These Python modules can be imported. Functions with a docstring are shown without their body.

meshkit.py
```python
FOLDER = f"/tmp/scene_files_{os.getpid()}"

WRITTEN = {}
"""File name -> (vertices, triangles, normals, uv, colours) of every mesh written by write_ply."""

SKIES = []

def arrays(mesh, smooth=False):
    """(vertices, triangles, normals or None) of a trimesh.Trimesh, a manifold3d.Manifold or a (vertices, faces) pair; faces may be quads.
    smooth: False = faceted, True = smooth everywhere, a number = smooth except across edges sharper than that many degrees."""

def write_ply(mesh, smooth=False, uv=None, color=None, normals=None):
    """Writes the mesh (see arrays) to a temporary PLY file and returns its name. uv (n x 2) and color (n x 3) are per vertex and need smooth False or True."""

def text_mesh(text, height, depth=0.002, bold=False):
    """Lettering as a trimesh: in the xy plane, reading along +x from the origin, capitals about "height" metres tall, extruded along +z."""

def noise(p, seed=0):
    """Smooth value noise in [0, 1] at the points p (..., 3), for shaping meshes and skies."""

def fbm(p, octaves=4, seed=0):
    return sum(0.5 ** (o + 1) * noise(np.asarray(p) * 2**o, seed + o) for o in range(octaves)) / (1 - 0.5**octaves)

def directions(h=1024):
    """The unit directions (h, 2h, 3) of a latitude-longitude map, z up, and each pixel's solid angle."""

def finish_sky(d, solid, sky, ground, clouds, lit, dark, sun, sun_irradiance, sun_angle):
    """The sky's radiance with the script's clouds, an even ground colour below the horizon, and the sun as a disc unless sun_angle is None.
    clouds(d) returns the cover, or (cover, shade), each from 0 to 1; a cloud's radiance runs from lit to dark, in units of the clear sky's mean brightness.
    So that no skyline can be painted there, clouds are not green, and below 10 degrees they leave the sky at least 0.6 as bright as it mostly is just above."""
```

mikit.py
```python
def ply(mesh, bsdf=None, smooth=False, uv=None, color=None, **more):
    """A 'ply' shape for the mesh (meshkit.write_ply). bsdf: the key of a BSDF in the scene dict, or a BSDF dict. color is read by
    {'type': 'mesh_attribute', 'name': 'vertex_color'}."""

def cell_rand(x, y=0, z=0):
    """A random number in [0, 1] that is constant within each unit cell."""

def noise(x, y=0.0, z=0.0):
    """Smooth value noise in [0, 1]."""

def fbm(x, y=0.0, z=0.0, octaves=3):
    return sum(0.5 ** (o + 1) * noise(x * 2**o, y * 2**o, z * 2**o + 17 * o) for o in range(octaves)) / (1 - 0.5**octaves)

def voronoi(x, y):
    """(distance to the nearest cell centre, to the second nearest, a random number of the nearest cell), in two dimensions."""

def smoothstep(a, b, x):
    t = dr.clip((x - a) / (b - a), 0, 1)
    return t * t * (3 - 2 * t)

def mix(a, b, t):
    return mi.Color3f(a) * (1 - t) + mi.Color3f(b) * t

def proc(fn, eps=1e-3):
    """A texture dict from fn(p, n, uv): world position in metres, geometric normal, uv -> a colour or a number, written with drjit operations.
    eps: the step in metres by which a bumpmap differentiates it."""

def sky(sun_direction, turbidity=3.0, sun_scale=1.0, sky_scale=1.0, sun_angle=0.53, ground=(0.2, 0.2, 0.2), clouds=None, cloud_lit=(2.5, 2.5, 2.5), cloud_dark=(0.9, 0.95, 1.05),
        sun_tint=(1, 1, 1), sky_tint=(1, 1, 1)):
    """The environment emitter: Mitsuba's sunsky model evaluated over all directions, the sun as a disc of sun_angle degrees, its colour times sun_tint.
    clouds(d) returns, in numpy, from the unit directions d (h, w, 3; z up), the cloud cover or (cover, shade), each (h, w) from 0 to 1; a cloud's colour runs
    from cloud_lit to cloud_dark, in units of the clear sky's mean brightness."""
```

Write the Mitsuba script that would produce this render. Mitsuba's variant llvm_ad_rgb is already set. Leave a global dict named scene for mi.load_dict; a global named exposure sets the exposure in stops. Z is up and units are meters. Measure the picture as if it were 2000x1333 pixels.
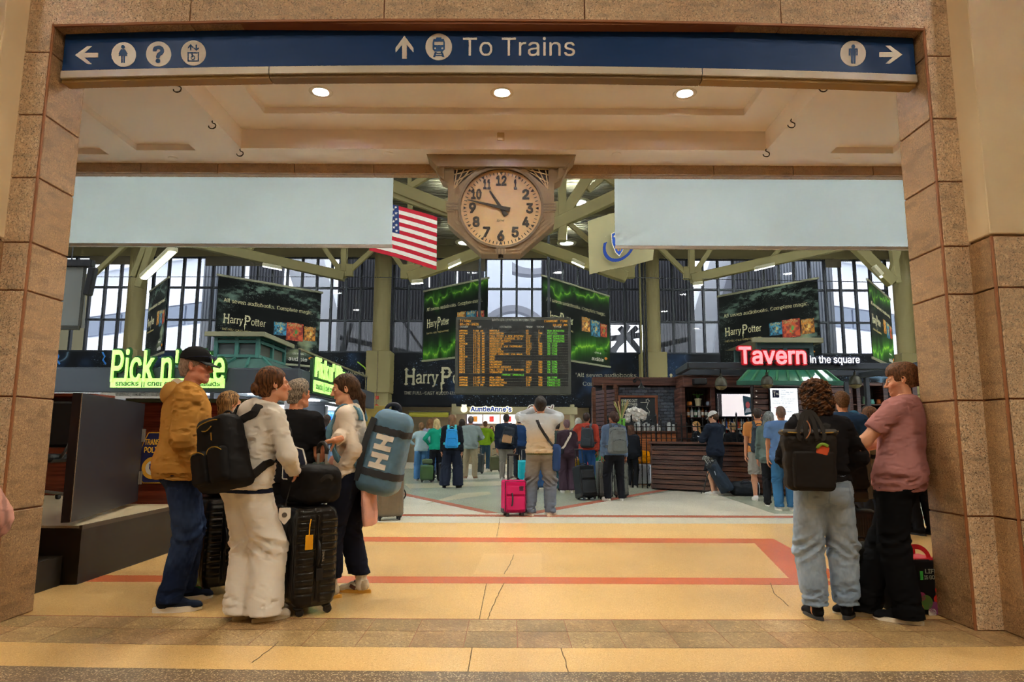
import math, glob, random
import numpy as np
import trimesh
import drjit as dr
import mitsuba as mi
import mikit, meshkit
from mikit import noise, fbm, voronoi, cell_rand, smoothstep, mix
from shapely.geometry import Polygon, Point, box as sbox, LineString, MultiPolygon
from shapely import affinity, union_all
from PIL import Image, ImageDraw, ImageFont

T = mi.ScalarTransform4f
scene, labels = {}, {}
# ---------------------------------------------------------------- camera, sky, exposure
exposure = 1.5
SKY, DLP, NLP, HBP = 5.0, 12.8, 2.15, 2.1      # strengths: sky, lobby downlights, near downlights, hall lamps
CAM_H, FOC, PITCH, ROLL = 1.22, 1333.0, math.radians(8.05), math.radians(0.25)
_f = np.array([0, math.cos(PITCH), math.sin(PITCH)])
_u0 = np.array([0, -math.sin(PITCH), math.cos(PITCH)])
_r0 = np.array([1.0, 0, 0])
_r = math.cos(ROLL) * _r0 + math.sin(ROLL) * _u0
_u = math.cos(ROLL) * _u0 - math.sin(ROLL) * _r0
EYE = np.array([0, 0, CAM_H])
scene['camera'] = {'type': 'perspective', 'fov': 2 * math.degrees(math.atan(1000 / FOC)), 'fov_axis': 'x', 'near_clip': 0.05, 'far_clip': 500.0,
     'to_world': T().look_at(origin=EYE.tolist(), target=(EYE + _f).tolist(), up=_u.tolist())}
scene['sky'] = mikit.sky((0.3, -0.5, 0.8), turbidity=4.0, sun_scale=0.0, sky_scale=SKY,
       clouds=lambda d: (0.97 + 0 * d[..., 2], 0.25 + 0.25 * meshkit.fbm(d * 3, 4)), cloud_lit=(1.5, 1.6, 1.75), cloud_dark=(1.05, 1.15, 1.3))

# ---------------------------------------------------------------- measuring the place
def ray(px, py):
 return _f + (px - 1000) / FOC * _r + (666.5 - py) / FOC * _u
def P(px, py, Y):
 d = ray(px, py)
 return EYE + d * (Y / d[1])
def G(px, py, z=0.0):
 d = ray(px, py)
 return EYE + d * ((z - CAM_H) / d[2])
def PX(px, py, X):
 d = ray(px, py)
 return EYE + d * (X / d[0])

# ---------------------------------------------------------------- helpers: names, materials
def lin(c):
 if isinstance(c, str):
  c = [int(c[i:i + 2], 16) for i in (0, 2, 4)]
 c = np.asarray(c, float) / 255
 return [float(x) for x in np.where(c <= 0.04045, c / 12.92, ((c + 0.055) / 1.055) ** 2.4)]
_taken = {}
def uniq(key):
 n = _taken.get(key, -1) + 1
 _taken[key] = n
 return key if n == 0 else f'{key}_{n:03d}'
def thing(name, label, cat, group=None):
 k = uniq(name)
 labels[k] = {'label': label, 'category': cat}
 if group: labels[k]['group'] = group
 return k
def struct(name, label=None, cat=None):
 k = uniq(name)
 labels[k] = {'kind': 'structure'}
 if label: labels[k]['label'] = label
 if cat: labels[k]['category'] = cat
 return k
def put(key, mesh, m, smooth=30, **kw):
 scene[key] = mesh if isinstance(mesh, dict) else mikit.ply(mesh, m, smooth, **kw)
 return key
def part(parent, name, mesh, m=None, smooth=30, label=None, kind=None, **kw):
 k = uniq(parent + '__' + name)
 put(k, mesh, m, smooth, **kw)
 if label or kind:
  labels[k] = {}
  if label: labels[k]['label'] = label
  if kind: labels[k]['kind'] = kind
 return k
_mats = {}
def mat(c, rough=0.6, metal=0.0, spec=0.3, bump=None, bscale=0.001, **kw):
 """a material key; c a hex colour, a linear triple or a texture dict"""
 key = (str(c) if not isinstance(c, dict) else id(c), rough, metal, spec, id(bump) if bump else 0, bscale, tuple(sorted(kw.items())))
 if key in _mats: return _mats[key]
 col = c if isinstance(c, dict) else {'type': 'rgb', 'value': lin(c) if isinstance(c, str) else list(c)}
 b = {'type': 'principled', 'base_color': col, 'roughness': rough, 'metallic': metal, 'specular': spec, **kw}
 if bump: b = {'type': 'bumpmap', 'nested_texture': bump, 'scale': bscale, 'bsdf': b}
 k = f'material_{len(_mats)}'
 scene[k] = {'type': 'twosided', 'bsdf': b}
 _mats[key] = k
 return k
def glow(c, power, weight=0.0):
 v = [x * power for x in (lin(c) if isinstance(c, str) else c)]
 return {'type': 'area', 'radiance': {'type': 'rgb', 'value': v}, 'sampling_weight': weight}
VC = {'type': 'mesh_attribute', 'name': 'vertex_color'}
def vcmat(rough=0.75, spec=0.3, **kw):
 return mat(VC, rough, 0.0, spec, **kw)

# ---------------------------------------------------------------- helpers: meshes
TM = lambda v, f: trimesh.Trimesh(np.asarray(v, float), np.asarray(f), process=False)
cat_ = lambda ms: ms[0] if len(ms) == 1 else trimesh.util.concatenate(ms)
_hull = {}
def cbox(size, b=0.004, c=(0, 0, 0), R=None):
 """box with chamfered edges, centred on c"""
 s = np.asarray(size, float) / 2
 b = min(b, 0.45 * s.min() * 2)
 if b <= 0:
  m = trimesh.creation.box(2 * s); v, f = m.vertices, m.faces
 else:
  sg = np.array([[x, y, z] for x in (-1, 1) for y in (-1, 1) for z in (-1, 1)], float)
  v = np.concatenate([sg * (s - b * np.array(k)) for k in ((0, 1, 1), (1, 0, 1), (1, 1, 0))])
  if 'f' not in _hull:
   w = np.concatenate([sg * (1 - .2 * np.array(k)) for k in ((0, 1, 1), (1, 0, 1), (1, 1, 0))])
   h = trimesh.convex.convex_hull(w)
   idx = [int(np.argmin(((w - q) ** 2).sum(1))) for q in h.vertices]
   _hull['f'] = np.array(idx)[h.faces]
  f = _hull['f']
 v = np.asarray(v)
 if R is not None: v = v @ np.asarray(R).T
 return TM(v + np.asarray(c, float), f)
def bb(x0, x1, y0, y1, z0, z1, b=0.003):
 return cbox((x1 - x0, y1 - y0, z1 - z0), b, ((x0 + x1) / 2, (y0 + y1) / 2, (z0 + z1) / 2))
def rot(deg, axis='z'):
 a = math.radians(deg); c, s = math.cos(a), math.sin(a)
 return np.array({'z': [[c, -s, 0], [s, c, 0], [0, 0, 1]], 'x': [[1, 0, 0], [0, c, -s], [0, s, c]], 'y': [[c, 0, s], [0, 1, 0], [-s, 0, c]]}[axis])
def frame(d):
 d = np.asarray(d, float) / np.linalg.norm(d)
 a = np.cross([0, 0, 1.0] if abs(d[2]) < .9 else [0, 1.0, 0], d); a /= np.linalg.norm(a)
 return a, np.cross(d, a), d
def bar(p0, p1, w, h, b=0.004, ext=0.0):
 """rectangular bar from p0 to p1: w across, h upright"""
 p0, p1 = np.asarray(p0, float), np.asarray(p1, float)
 a, c, d = frame(p1 - p0)
 return cbox((w, h, np.linalg.norm(p1 - p0) + ext), b, (p0 + p1) / 2, np.stack([a, c, d], 1))
def cyl(p0, p1, r0, r1=None, n=16, cap=True):
 r1 = r0 if r1 is None else r1
 return lathe_axis(p0, p1, [(0, r0), (1, r1)], n, cap)
def lathe_axis(p0, p1, prof, n=16, cap=True):
 p0, p1 = np.asarray(p0, float), np.asarray(p1, float)
 a, c, d = frame(p1 - p0)
 ang = np.arange(n) * 2 * np.pi / n
 ring = np.cos(ang)[:, None] * a + np.sin(ang)[:, None] * c
 V = [p0 + (p1 - p0) * t + ring * r for t, r in prof]
 k = len(prof); i, j = np.meshgrid(np.arange(k - 1), np.arange(n), indexing='ij')
 q = np.stack([i * n + j, i * n + (j + 1) % n, (i + 1) * n + (j + 1) % n, (i + 1) * n + j], -1).reshape(-1, 4)
 f = np.vstack([q[:, [0, 1, 2]], q[:, [0, 2, 3]]])
 v = np.vstack(V)
 if cap:
  v = np.vstack([v, p0 + (p1 - p0) * prof[0][0], p0 + (p1 - p0) * prof[-1][0]])
  jj = np.arange(n); m = k * n
  f = np.vstack([f, np.stack([(jj + 1) % n, jj, jj * 0 + m], 1), np.stack([(k - 1) * n + jj, (k - 1) * n + (jj + 1) % n, jj * 0 + m + 1], 1)])
 return TM(v, f)
def lathe(prof, n=24, c=(0, 0, 0), cap=True):
 """prof: (radius, z) upwards"""
 c = np.asarray(c, float)
 return lathe_axis(c, c + [0, 0, 1.0], [(z, max(r, 1e-4)) for r, z in prof], n, cap)
def smooth_path(pts, n=8):
 p = np.asarray(pts, float)
 if len(p) < 3: return p
 from scipy.interpolate import CubicSpline
 s = np.r_[0, np.cumsum(np.linalg.norm(np.diff(p, axis=0), axis=1))]
 return CubicSpline(s, p)(np.linspace(0, s[-1], n * (len(p) - 1) + 1))
def tube(pts, r, n=8, close=False, flat=None, up=None, ry=None):
 """round tube along pts, or with flat=(w, t) a flat ribbon whose broad side faces 'up'"""
 p = np.asarray(pts, float); k = len(p)
 if close: t = np.roll(p, -1, 0) - np.roll(p, 1, 0)
 else: t = np.gradient(p, axis=0)
 t /= np.linalg.norm(t, axis=1, keepdims=True) + 1e-12
 if up is None:
  a = np.zeros_like(t); ref = np.array([0, 0, 1.0]) if abs(t[0][2]) < .9 else np.array([1.0, 0, 0])
  prev = np.cross(ref, t[0]); prev /= np.linalg.norm(prev)
  for i in range(k):
   prev = prev - t[i] * prev.dot(t[i]); prev /= np.linalg.norm(prev) + 1e-12; a[i] = prev
 else:
  upv = np.broadcast_to(np.asarray(up, float), p.shape)
  a = np.cross(upv, t); a /= np.linalg.norm(a, axis=1, keepdims=True) + 1e-12
 b = np.cross(t, a)
 if flat is None:
  ang = np.arange(n) * 2 * np.pi / n; cs = np.stack([np.cos(ang), np.sin(ang)], 1)
  rr = np.broadcast_to(r, (k,))[:, None, None]
  v = p[:, None] + rr * (cs[None, :, :1] * a[:, None] + cs[None, :, 1:] * b[:, None])
 else:
  w, h = flat[0] / 2, flat[1] / 2; e = min(w, h) * .5
  cs = np.array([[w, -h + e], [w, h - e], [w - e, h], [-w + e, h], [-w, h - e], [-w, -h + e], [-w + e, -h], [w - e, -h]]); n = 8
  v = p[:, None] + cs[None, :, :1] * a[:, None] + cs[None, :, 1:] * b[:, None]
 m = k if close else k - 1
 i, j = np.meshgrid(np.arange(m), np.arange(n), indexing='ij')
 q = np.stack([i * n + j, i * n + (j + 1) % n, ((i + 1) % k) * n + (j + 1) % n, ((i + 1) % k) * n + j], -1).reshape(-1, 4)
 f = np.vstack([q[:, [0, 1, 2]], q[:, [0, 2, 3]]]); v = v.reshape(-1, 3)
 if not close:
  c0 = np.arange(1, n - 1)
  f = np.vstack([f, np.stack([c0 * 0, c0 + 1, c0], 1), (k - 1) * n + np.stack([c0 * 0, c0, c0 + 1], 1)])
 return TM(v, f)
def extrude(geom, h):
 """shapely polygon(s) in xy, extruded along +z"""
 gs = [g for g in getattr(geom, 'geoms', [geom]) if g.geom_type == 'Polygon' and g.area > 1e-9]
 return cat_([trimesh.creation.extrude_polygon(g, h, engine='earcut') for g in gs])
def flat(geom, z=0.0):
 gs = [g for g in getattr(geom, 'geoms', [geom]) if g.geom_type == 'Polygon' and g.area > 1e-9]
 ms = []
 for g in gs:
  v, f = trimesh.creation.triangulate_polygon(g, engine='earcut')
  ms.append(TM(np.c_[v, np.full(len(v), z)], f))
 return cat_(ms)
def place(m, o, ex, ey, s=1.0):
 """carries a mesh from xy(z) to origin o with axes ex, ey (and their normal)"""
 ex, ey = np.asarray(ex, float), np.asarray(ey, float)
 ex = ex / np.linalg.norm(ex); ey = ey / np.linalg.norm(ey); ez = np.cross(ex, ey)
 return TM(m.vertices * s @ np.stack([ex, ey, ez]) + np.asarray(o, float), m.faces)
XW, ZW = np.array([1.0, 0, 0]), np.array([0, 0, 1.0])     # a sheet that faces the camera's side: ex = +x, ey = +z (normal -y)
def moved(m, R=None, t=(0, 0, 0), s=1.0):
 v = np.asarray(m.vertices) * s
 if R is not None: v = v @ np.asarray(R).T
 return TM(v + np.asarray(t, float), m.faces)

# ---------------------------------------------------------------- helpers: lettering
_fonts = {}
def _font(kind):
 if kind not in _fonts:
  name = 'DejaVuSansMono' if kind == 'mono' else 'Inter'
  _fonts[kind] = ImageFont.truetype(glob.glob(f'/opt/blender-*/*/datafiles/fonts/{name}.woff2')[0], 110)
 return _fonts[kind]
def text(s, h=1.0, kind='sans', bold=0, serif=False, squeeze=1.0, shear=0.0, thin=0, tol=0.9, center=None):
 """lettering as shapely outlines, capitals h tall, baseline y = 0 from x = 0"""
 f = _font(kind)
 x0, y0, x1, y1 = f.getbbox(s, anchor='ls', stroke_width=bold)
 pad = 16
 im = Image.new('L', (x1 - x0 + 2 * pad, y1 - y0 + 2 * pad))
 ImageDraw.Draw(im).text((pad - x0, pad - y0), s, 255, f, anchor='ls', stroke_width=bold)
 on = np.asarray(im) > 127
 base = pad - y0
 cap = 110 * 0.727
 if thin:
  from scipy.ndimage import binary_erosion
  on = binary_erosion(on, np.ones((1 + 2 * thin, 1)))     # thins the horizontal strokes only
  base -= thin
 if serif:
  add = on.copy()
  for y, sgn in ((base - 1, -1), (base - int(cap) + 2, 1), (base - int(110 * .56) + 2, 1)):
   ya, yb = y + 4 * sgn, y + 14 * sgn
   if not (0 <= ya < len(on) and 0 <= yb < len(on)): continue
   ra = np.flatnonzero(np.diff(np.r_[0, on[ya].astype(int), 0])); rb = np.flatnonzero(np.diff(np.r_[0, on[yb].astype(int), 0]))
   for a0, a1 in zip(ra[::2], ra[1::2]):
    if a1 - a0 > 26: continue
    if np.any((abs(rb[::2] - a0) < 5) & (abs(rb[1::2] - a1) < 5)):
     if ya + 40 < len(on) and on[min(base + 12, len(on) - 1), (a0 + a1) // 2] and on[max(base - int(cap) - 6, 0), (a0 + a1) // 2]: continue
     e = 6
     yy = slice(min(y, y + 6 * sgn), max(y, y + 6 * sgn) + 1)
     add[yy, max(a0 - e, 0):a1 + e] = True
  on = add
 on = np.pad(on, ((0, 0), (1, 1))).astype(np.int8)
 d = np.diff(on, axis=1)
 rows, st = np.nonzero(d == 1); en = np.nonzero(d == -1)[1]
 from shapely import box
 g = union_all(box(st, -rows - 1.0, en, -rows + 0.0)).buffer(0.7).buffer(-0.7).simplify(tol)
 k = h / cap
 g = affinity.translate(g, -(pad - x0) if center is None else -(on.shape[1] / 2), base)
 g = affinity.scale(g, k * squeeze, k, origin=(0, 0))
 if shear: g = affinity.skew(g, xs=shear, origin=(0, 0))
 return g
def fit_text(s, w, h, **kw):
 g = text(s, 1.0, **kw); a = g.bounds
 g = affinity.translate(g, -a[0], 0)
 return affinity.scale(g, w / (a[2] - a[0]), h, origin=(0, 0))
def letters(parent, name, geom, o, m, ex=XW, ey=ZW, d=0.002, smooth=False, **kw):
 return part(parent, name, place(extrude(geom, d), o, ex, ey), m, smooth, **kw)
def circ(r, c=(0, 0), n=12): return Point(c).buffer(r, quad_segs=n)
# ================================================================ materials of the building
def granite_fn(base, dark, light, s=1.0):
 def fn(p, n, uv):
  k = fbm(p.x * 3.1, p.y * 3.1, p.z * 3.1, 3)
  q, r, t = (p.x * .74 + p.z * .52 + p.y * .43) * s, (p.z * .71 - p.x * .58 + p.y * .39) * s, (p.y * .77 - p.z * .44 + p.x * .33) * s
  sp = .62 * noise(q * 190, r * 190, t * 190) + .38 * noise(r * 370, t * 370, q * 370)
  sp2 = .65 * noise(r * 90 + 7, t * 90, q * 90) + .35 * noise(q * 230, t * 230, r * 230)
  v = noise(p.x * 9, p.y * 9, p.z * 22)
  c = mix(base, light, smoothstep(.52, .72, sp2) * .75)
  c = mix(c, dark, smoothstep(.56, .70, sp) * .85)
  c = mix(c, dark, smoothstep(.6, .85, v) * .3)
  return c * (0.78 + 0.44 * k)
 return fn
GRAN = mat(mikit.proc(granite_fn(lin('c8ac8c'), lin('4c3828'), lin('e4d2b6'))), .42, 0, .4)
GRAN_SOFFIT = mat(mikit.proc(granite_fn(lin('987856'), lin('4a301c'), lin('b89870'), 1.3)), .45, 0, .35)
JOINT = mat('7a4a30', .7)
TRIM_RED = mat('8a5636', .5)
def paint_fn(p, n, uv):
 k = fbm(p.x * 1.3, p.y * 1.3, p.z * 1.3, 3)
 return mi.Color3f(lin('decaa8')) * (.93 + .14 * k)
PAINT = mat(mikit.proc(paint_fn), .7, 0, .25)
CEIL = mat('f6efe6', .8, 0, .2)
CEIL_IN = mat('f4ece0', .8, 0, .2)
# ================================================================ the arch between the two halls
YA, YB = 4.6, 5.0
XL, XR = -3.345, 2.985            # the opening
ZT = 4.20
W = struct('wall_arch', 'speckled brown granite wall around the wide opening', 'wall')
xl2, xr2 = XL - .19, XR + .185    # where the projecting side walls begin
core = [bb(-9, XL - .012, YA + .012, YB - .004, 0, 7, 0), bb(XR + .012, 9, YA + .012, YB - .004, 0, 7, 0), bb(XL - .02, XR + .02, YA + .012, YB - .004, ZT + .012, 7, 0)]
put(W, cat_(core), JOINT, False)
jz = [0.0, 0.72, 1.48, 2.21, 2.55, 3.02, 3.49, 3.97, ZT + .02]
g = .005
for i in range(len(jz) - 1):
 a, b = jz[i] + g, jz[i + 1] - g
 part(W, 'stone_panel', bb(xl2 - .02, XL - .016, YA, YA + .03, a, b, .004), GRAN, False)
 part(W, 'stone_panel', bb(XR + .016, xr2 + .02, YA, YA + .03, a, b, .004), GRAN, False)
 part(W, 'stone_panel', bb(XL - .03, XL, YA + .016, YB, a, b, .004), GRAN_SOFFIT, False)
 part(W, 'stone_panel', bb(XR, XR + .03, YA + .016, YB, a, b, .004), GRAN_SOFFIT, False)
for s, x in ((-1, XL - .007), (1, XR + .007)):
 part(W, 'corner_bead', cyl((x, YA + .008, 0), (x, YA + .008, ZT), .009, n=10), TRIM_RED)
 part(W, 'corner_bead', cyl((x + s * .2 - s * .012, YA + .004, 0), (x + s * .2 - s * .012, YA + .004, 2.55), .009, n=8), TRIM_RED)
lx = [xl2 - .02, -2.36, -.945, .52, 1.955, xr2 + .02]
bow = lambda m, k=.062: TM(np.c_[m.vertices[:, 0], m.vertices[:, 1], m.vertices[:, 2] + k * (1 - np.clip(abs(m.vertices[:, 0] + .18) / 3.2, 0, 1) ** 2) - .03], m.faces)
def strip(x0, x1, y0, y1, z0, z1, n=8):
 xs = np.linspace(x0, x1, n + 1)
 v = np.array([[x, y, z] for x in xs for y, z in ((y0, z0), (y1, z0), (y1, z1), (y0, z1))]); f = []
 for i in range(n):
  for k in range(4):
   a, b2 = i * 4 + k, i * 4 + (k + 1) % 4
   f += [[a, a + 4, b2], [b2, a + 4, b2 + 4]]
 e = n * 4
 f += [[0, 1, 2], [0, 2, 3], [e, e + 2, e + 1], [e, e + 3, e + 2]]
 return TM(v, np.array(f)[:, ::-1])
for i in range(5):
 part(W, 'stone_panel', bow(strip(lx[i] + g, lx[i + 1] - g, YA, YA + .03, ZT + .014, 5.6)), GRAN, False)
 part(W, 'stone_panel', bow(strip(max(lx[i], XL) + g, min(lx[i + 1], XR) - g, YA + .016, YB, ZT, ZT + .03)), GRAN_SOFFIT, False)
part(W, 'corner_bead', bow(strip(XL - .012, XR + .012, YA - .002, YA + .016, ZT - .003, ZT + .014)), TRIM_RED, False)
# projecting wall ends: granite below, painted above
for side, s, x0 in (('left', -1, xl2), ('right', 1, xr2)):
 w = struct('wall_' + side, f'projecting {"left" if s < 0 else "right"} wall end, granite below and beige paint above', 'wall')
 y0 = YA - .22
 a, b = (x0 + s * .03, s * 9)
 put(w, bb(min(a, b), max(a, b), y0 + .012, YA + .02, 0, 2.56, 0), JOINT, False)
 part(w, 'painted_wall', bb(min(x0, b), max(x0, b), y0 + .004, YA + .02, 2.575, 7, .006), PAINT, False)
 for z0, z1 in ((0, .72), (.72, 1.48), (1.48, 2.21), (2.21, 2.56)):
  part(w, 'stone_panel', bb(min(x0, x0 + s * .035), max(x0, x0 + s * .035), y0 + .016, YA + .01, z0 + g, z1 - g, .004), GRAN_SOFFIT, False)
  for k in range(2):
   xa, xb = x0 + s * (.016 + k * .9), x0 + s * (.906 + k * .9)
   part(w, 'stone_panel', bb(min(xa, xb) + g, max(xa, xb) - g, y0, y0 + .03, z0 + g, z1 - g, .004), GRAN, False)
 part(w, 'corner_bead', cyl((x0 + s * .008, y0 + .008, 0), (x0 + s * .008, y0 + .008, 2.56), .009, n=10), TRIM_RED)
# ================================================================ near hall (where the camera stands)
nw = struct('wall_near', 'beige walls of the near concourse', 'wall')
put(nw, cat_([bb(-9.2, -9, -7, YA, 0, 5.6, 0), bb(9, 9.2, -7, YA, 0, 5.6, 0), bb(-9.2, 9.2, -7.2, -7, 0, 5.6, 0)]), PAINT, False)
nc = struct('ceiling_near', 'plain ceiling of the near concourse', 'ceiling')
put(nc, bb(-9.2, 9.2, -7.2, YA + .02, 5.6, 5.8, 0), CEIL, False)
# ================================================================ floor
def terrazzo(base, c1, c2, s=1.0, amt=.5):
 def fn(p, n, uv):
  d, d2, r = voronoi(p.x * 95 * s, p.y * 95 * s)
  k = fbm(p.x * .9, p.y * .9, 0, 3)
  chip = smoothstep(.42, .3, d)
  c = mix(base, mix(c1, c2, smoothstep(.45, .55, r)), chip * amt * smoothstep(.3, .5, cell_rand(dr.floor(r * 97), 3)))
  return c * (.86 + .28 * k)
 return fn
def terr(b, c1, c2, s=1., amt=.5, rough=.33):
 return mat(mikit.proc(terrazzo(lin(b), lin(c1), lin(c2), s, amt)), rough, 0, .45)
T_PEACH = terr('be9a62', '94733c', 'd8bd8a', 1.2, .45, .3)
T_PALE = terr('b4af9e', '8f8a78', 'd0cab8', 1.0, .4, .3)
T_DARK = terr('63503c', '3b2f26', 'b39e7c', .95, .85, .35)
T_GREEN = terr('7f8272', '5d6355', '9da08c', .8, .5, .3)
T_RED = terr('a4522f', '7c3a22', 'b5663c', 1.1, .4, .35)
T_REDFAR = terr('8f4f3c', '6f3a2d', '9d6350', .8, .4, .35)
T_TAN = terr('9d957c', '7c765f', 'b8b095', .8, .4, .3)
FL = struct('floor', 'polished terrazzo floor with red bands', 'floor')
put(FL, bb(-30, 30, -7.2, 40, -.3, 0, 0), T_PALE, False)
def poly_floor(name, pts, m, lift, label=None):
 part(FL, name, place(extrude(Polygon([(q[0], q[1]) for q in pts]), lift), (0, 0, 0), (1, 0, 0), (0, 1, 0)), m, False, label=label)
def band(y0, y1, x0, x1, m, lift, name='terrazzo_band', curve=.0, label=None):
 xs = np.linspace(x0, x1, 17)
 c = lambda x: -curve * (1 - (x / 4.0) ** 2)
 poly_floor(name, [(x, y0 + c(x)) for x in xs] + [(x, y1 + c(x)) for x in xs[::-1]], m, lift, label)
CV = .13
band(-7, 3.86 + .06, -9, 9, T_DARK, .0010, curve=CV, label='dark speckled terrazzo')
band(3.92, 4.33, -9, 9, T_PEACH, .0011, curve=CV, label='peach terrazzo')
band(4.92, 10.15, -9, 9, T_PEACH, .0010, curve=CV * .6, label='peach terrazzo')  # colour step to the pale hall floor stands in for the light edge
put(uniq(FL + '__terrazzo_band'), bb(-9, 9, 4.0, 5.2, -.002, .0006, 0), JOINT, False)
GT = [mat(mikit.proc(granite_fn(lin(a), lin('6a5034'), lin(b), .8)), .33, 0, .4) for a, b in (('8f7650', 'ab9166'), ('886c4a', 'a4875c'), ('7e6845', '9c8258'))]
random.seed(4)
cc = lambda x, k: -k * (1 - (x / 4.0) ** 2)
for r, (ya, yb) in enumerate(((4.33, 4.64), (4.64, 4.90))):
 for i in range(-12, 11):
  x0, x1 = i * .318 + .04 + .1 * r * 0, (i + 1) * .318 + .04
  t = .0025
  k0, k1 = (CV, CV * .8) if r == 0 else (CV * .8, CV * .6)
  q = [(x0 + t, ya + cc(x0, k0) + t), (x1 - t, ya + cc(x1, k0) + t), (x1 - t, yb + cc(x1, k1) - t), (x0 + t, yb + cc(x0, k1) - t)]
  part(FL, 'tile', place(extrude(Polygon(q), .0022), (0, 0, 0), (1, 0, 0), (0, 1, 0)), GT[random.randrange(3)], False)
gp = lambda x, y: G(x, y)[:2]
# red frame of the lobby floor
ya, yb, yc, yd = G(1000, 1141)[1], G(1000, 1128)[1], G(1000, 1060)[1], G(1000, 1051)[1]
poly_floor('red_band', [(-3.9, ya), (2.75, ya), (2.75, yb), (-3.9, yb)], T_RED, .0018, 'brick-red terrazzo band')
poly_floor('red_band', [(-3.15, yc), (2.95, yc), (3.22, yd), (-3.4, yd)], T_RED, .0018)
for s in (1, -1):
 c0 = -.05 if s < 0 else 0
 poly_floor('red_band', [(s * 2.45 + c0, yb), (s * 2.95 + c0, yb), (s * 3.22 + c0, yd), (s * 2.86 + c0, yc)], T_RED, .0021)
poly_floor('mended_patch', [gp(945, 1082), gp(1058, 1082), gp(1058, 1122), gp(925, 1122)], terr('c6a36c', '9c7b46', 'dcc292', 1.2, .3), .0016, 'paler mended patch')
# hall: thin red lines and grey-green fields
y1 = G(1000, 1010)[1]; y2 = G(1000, 1006)[1]
poly_floor('red_band', [(-9, y1), (9, y1), (9, y2), (-9, y2)], T_REDFAR, .0018)
A = gp(962, 1003); B_, C_ = gp(770, 962), gp(1330, 952)
A2 = gp(1038, 1003)
poly_floor('green_field', [A, A2, (C_[0] + .2, C_[1] - .3), (C_[0] + 6, 27), (-9, 27), (-9, B_[1] + 1.0), B_], T_GREEN, .0012, 'grey-green terrazzo field')
def line_band(a, b, w, m, lift):
 a, b = np.asarray(a), np.asarray(b); n_ = np.array([-(b - a)[1], (b - a)[0]]); n_ = n_ / np.linalg.norm(n_) * w / 2
 poly_floor('red_band', [a - n_, b - n_, b + n_, a + n_], m, lift)
line_band(A, A + (B_ - A) * 2.2, .22, T_REDFAR, .0022)
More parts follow.
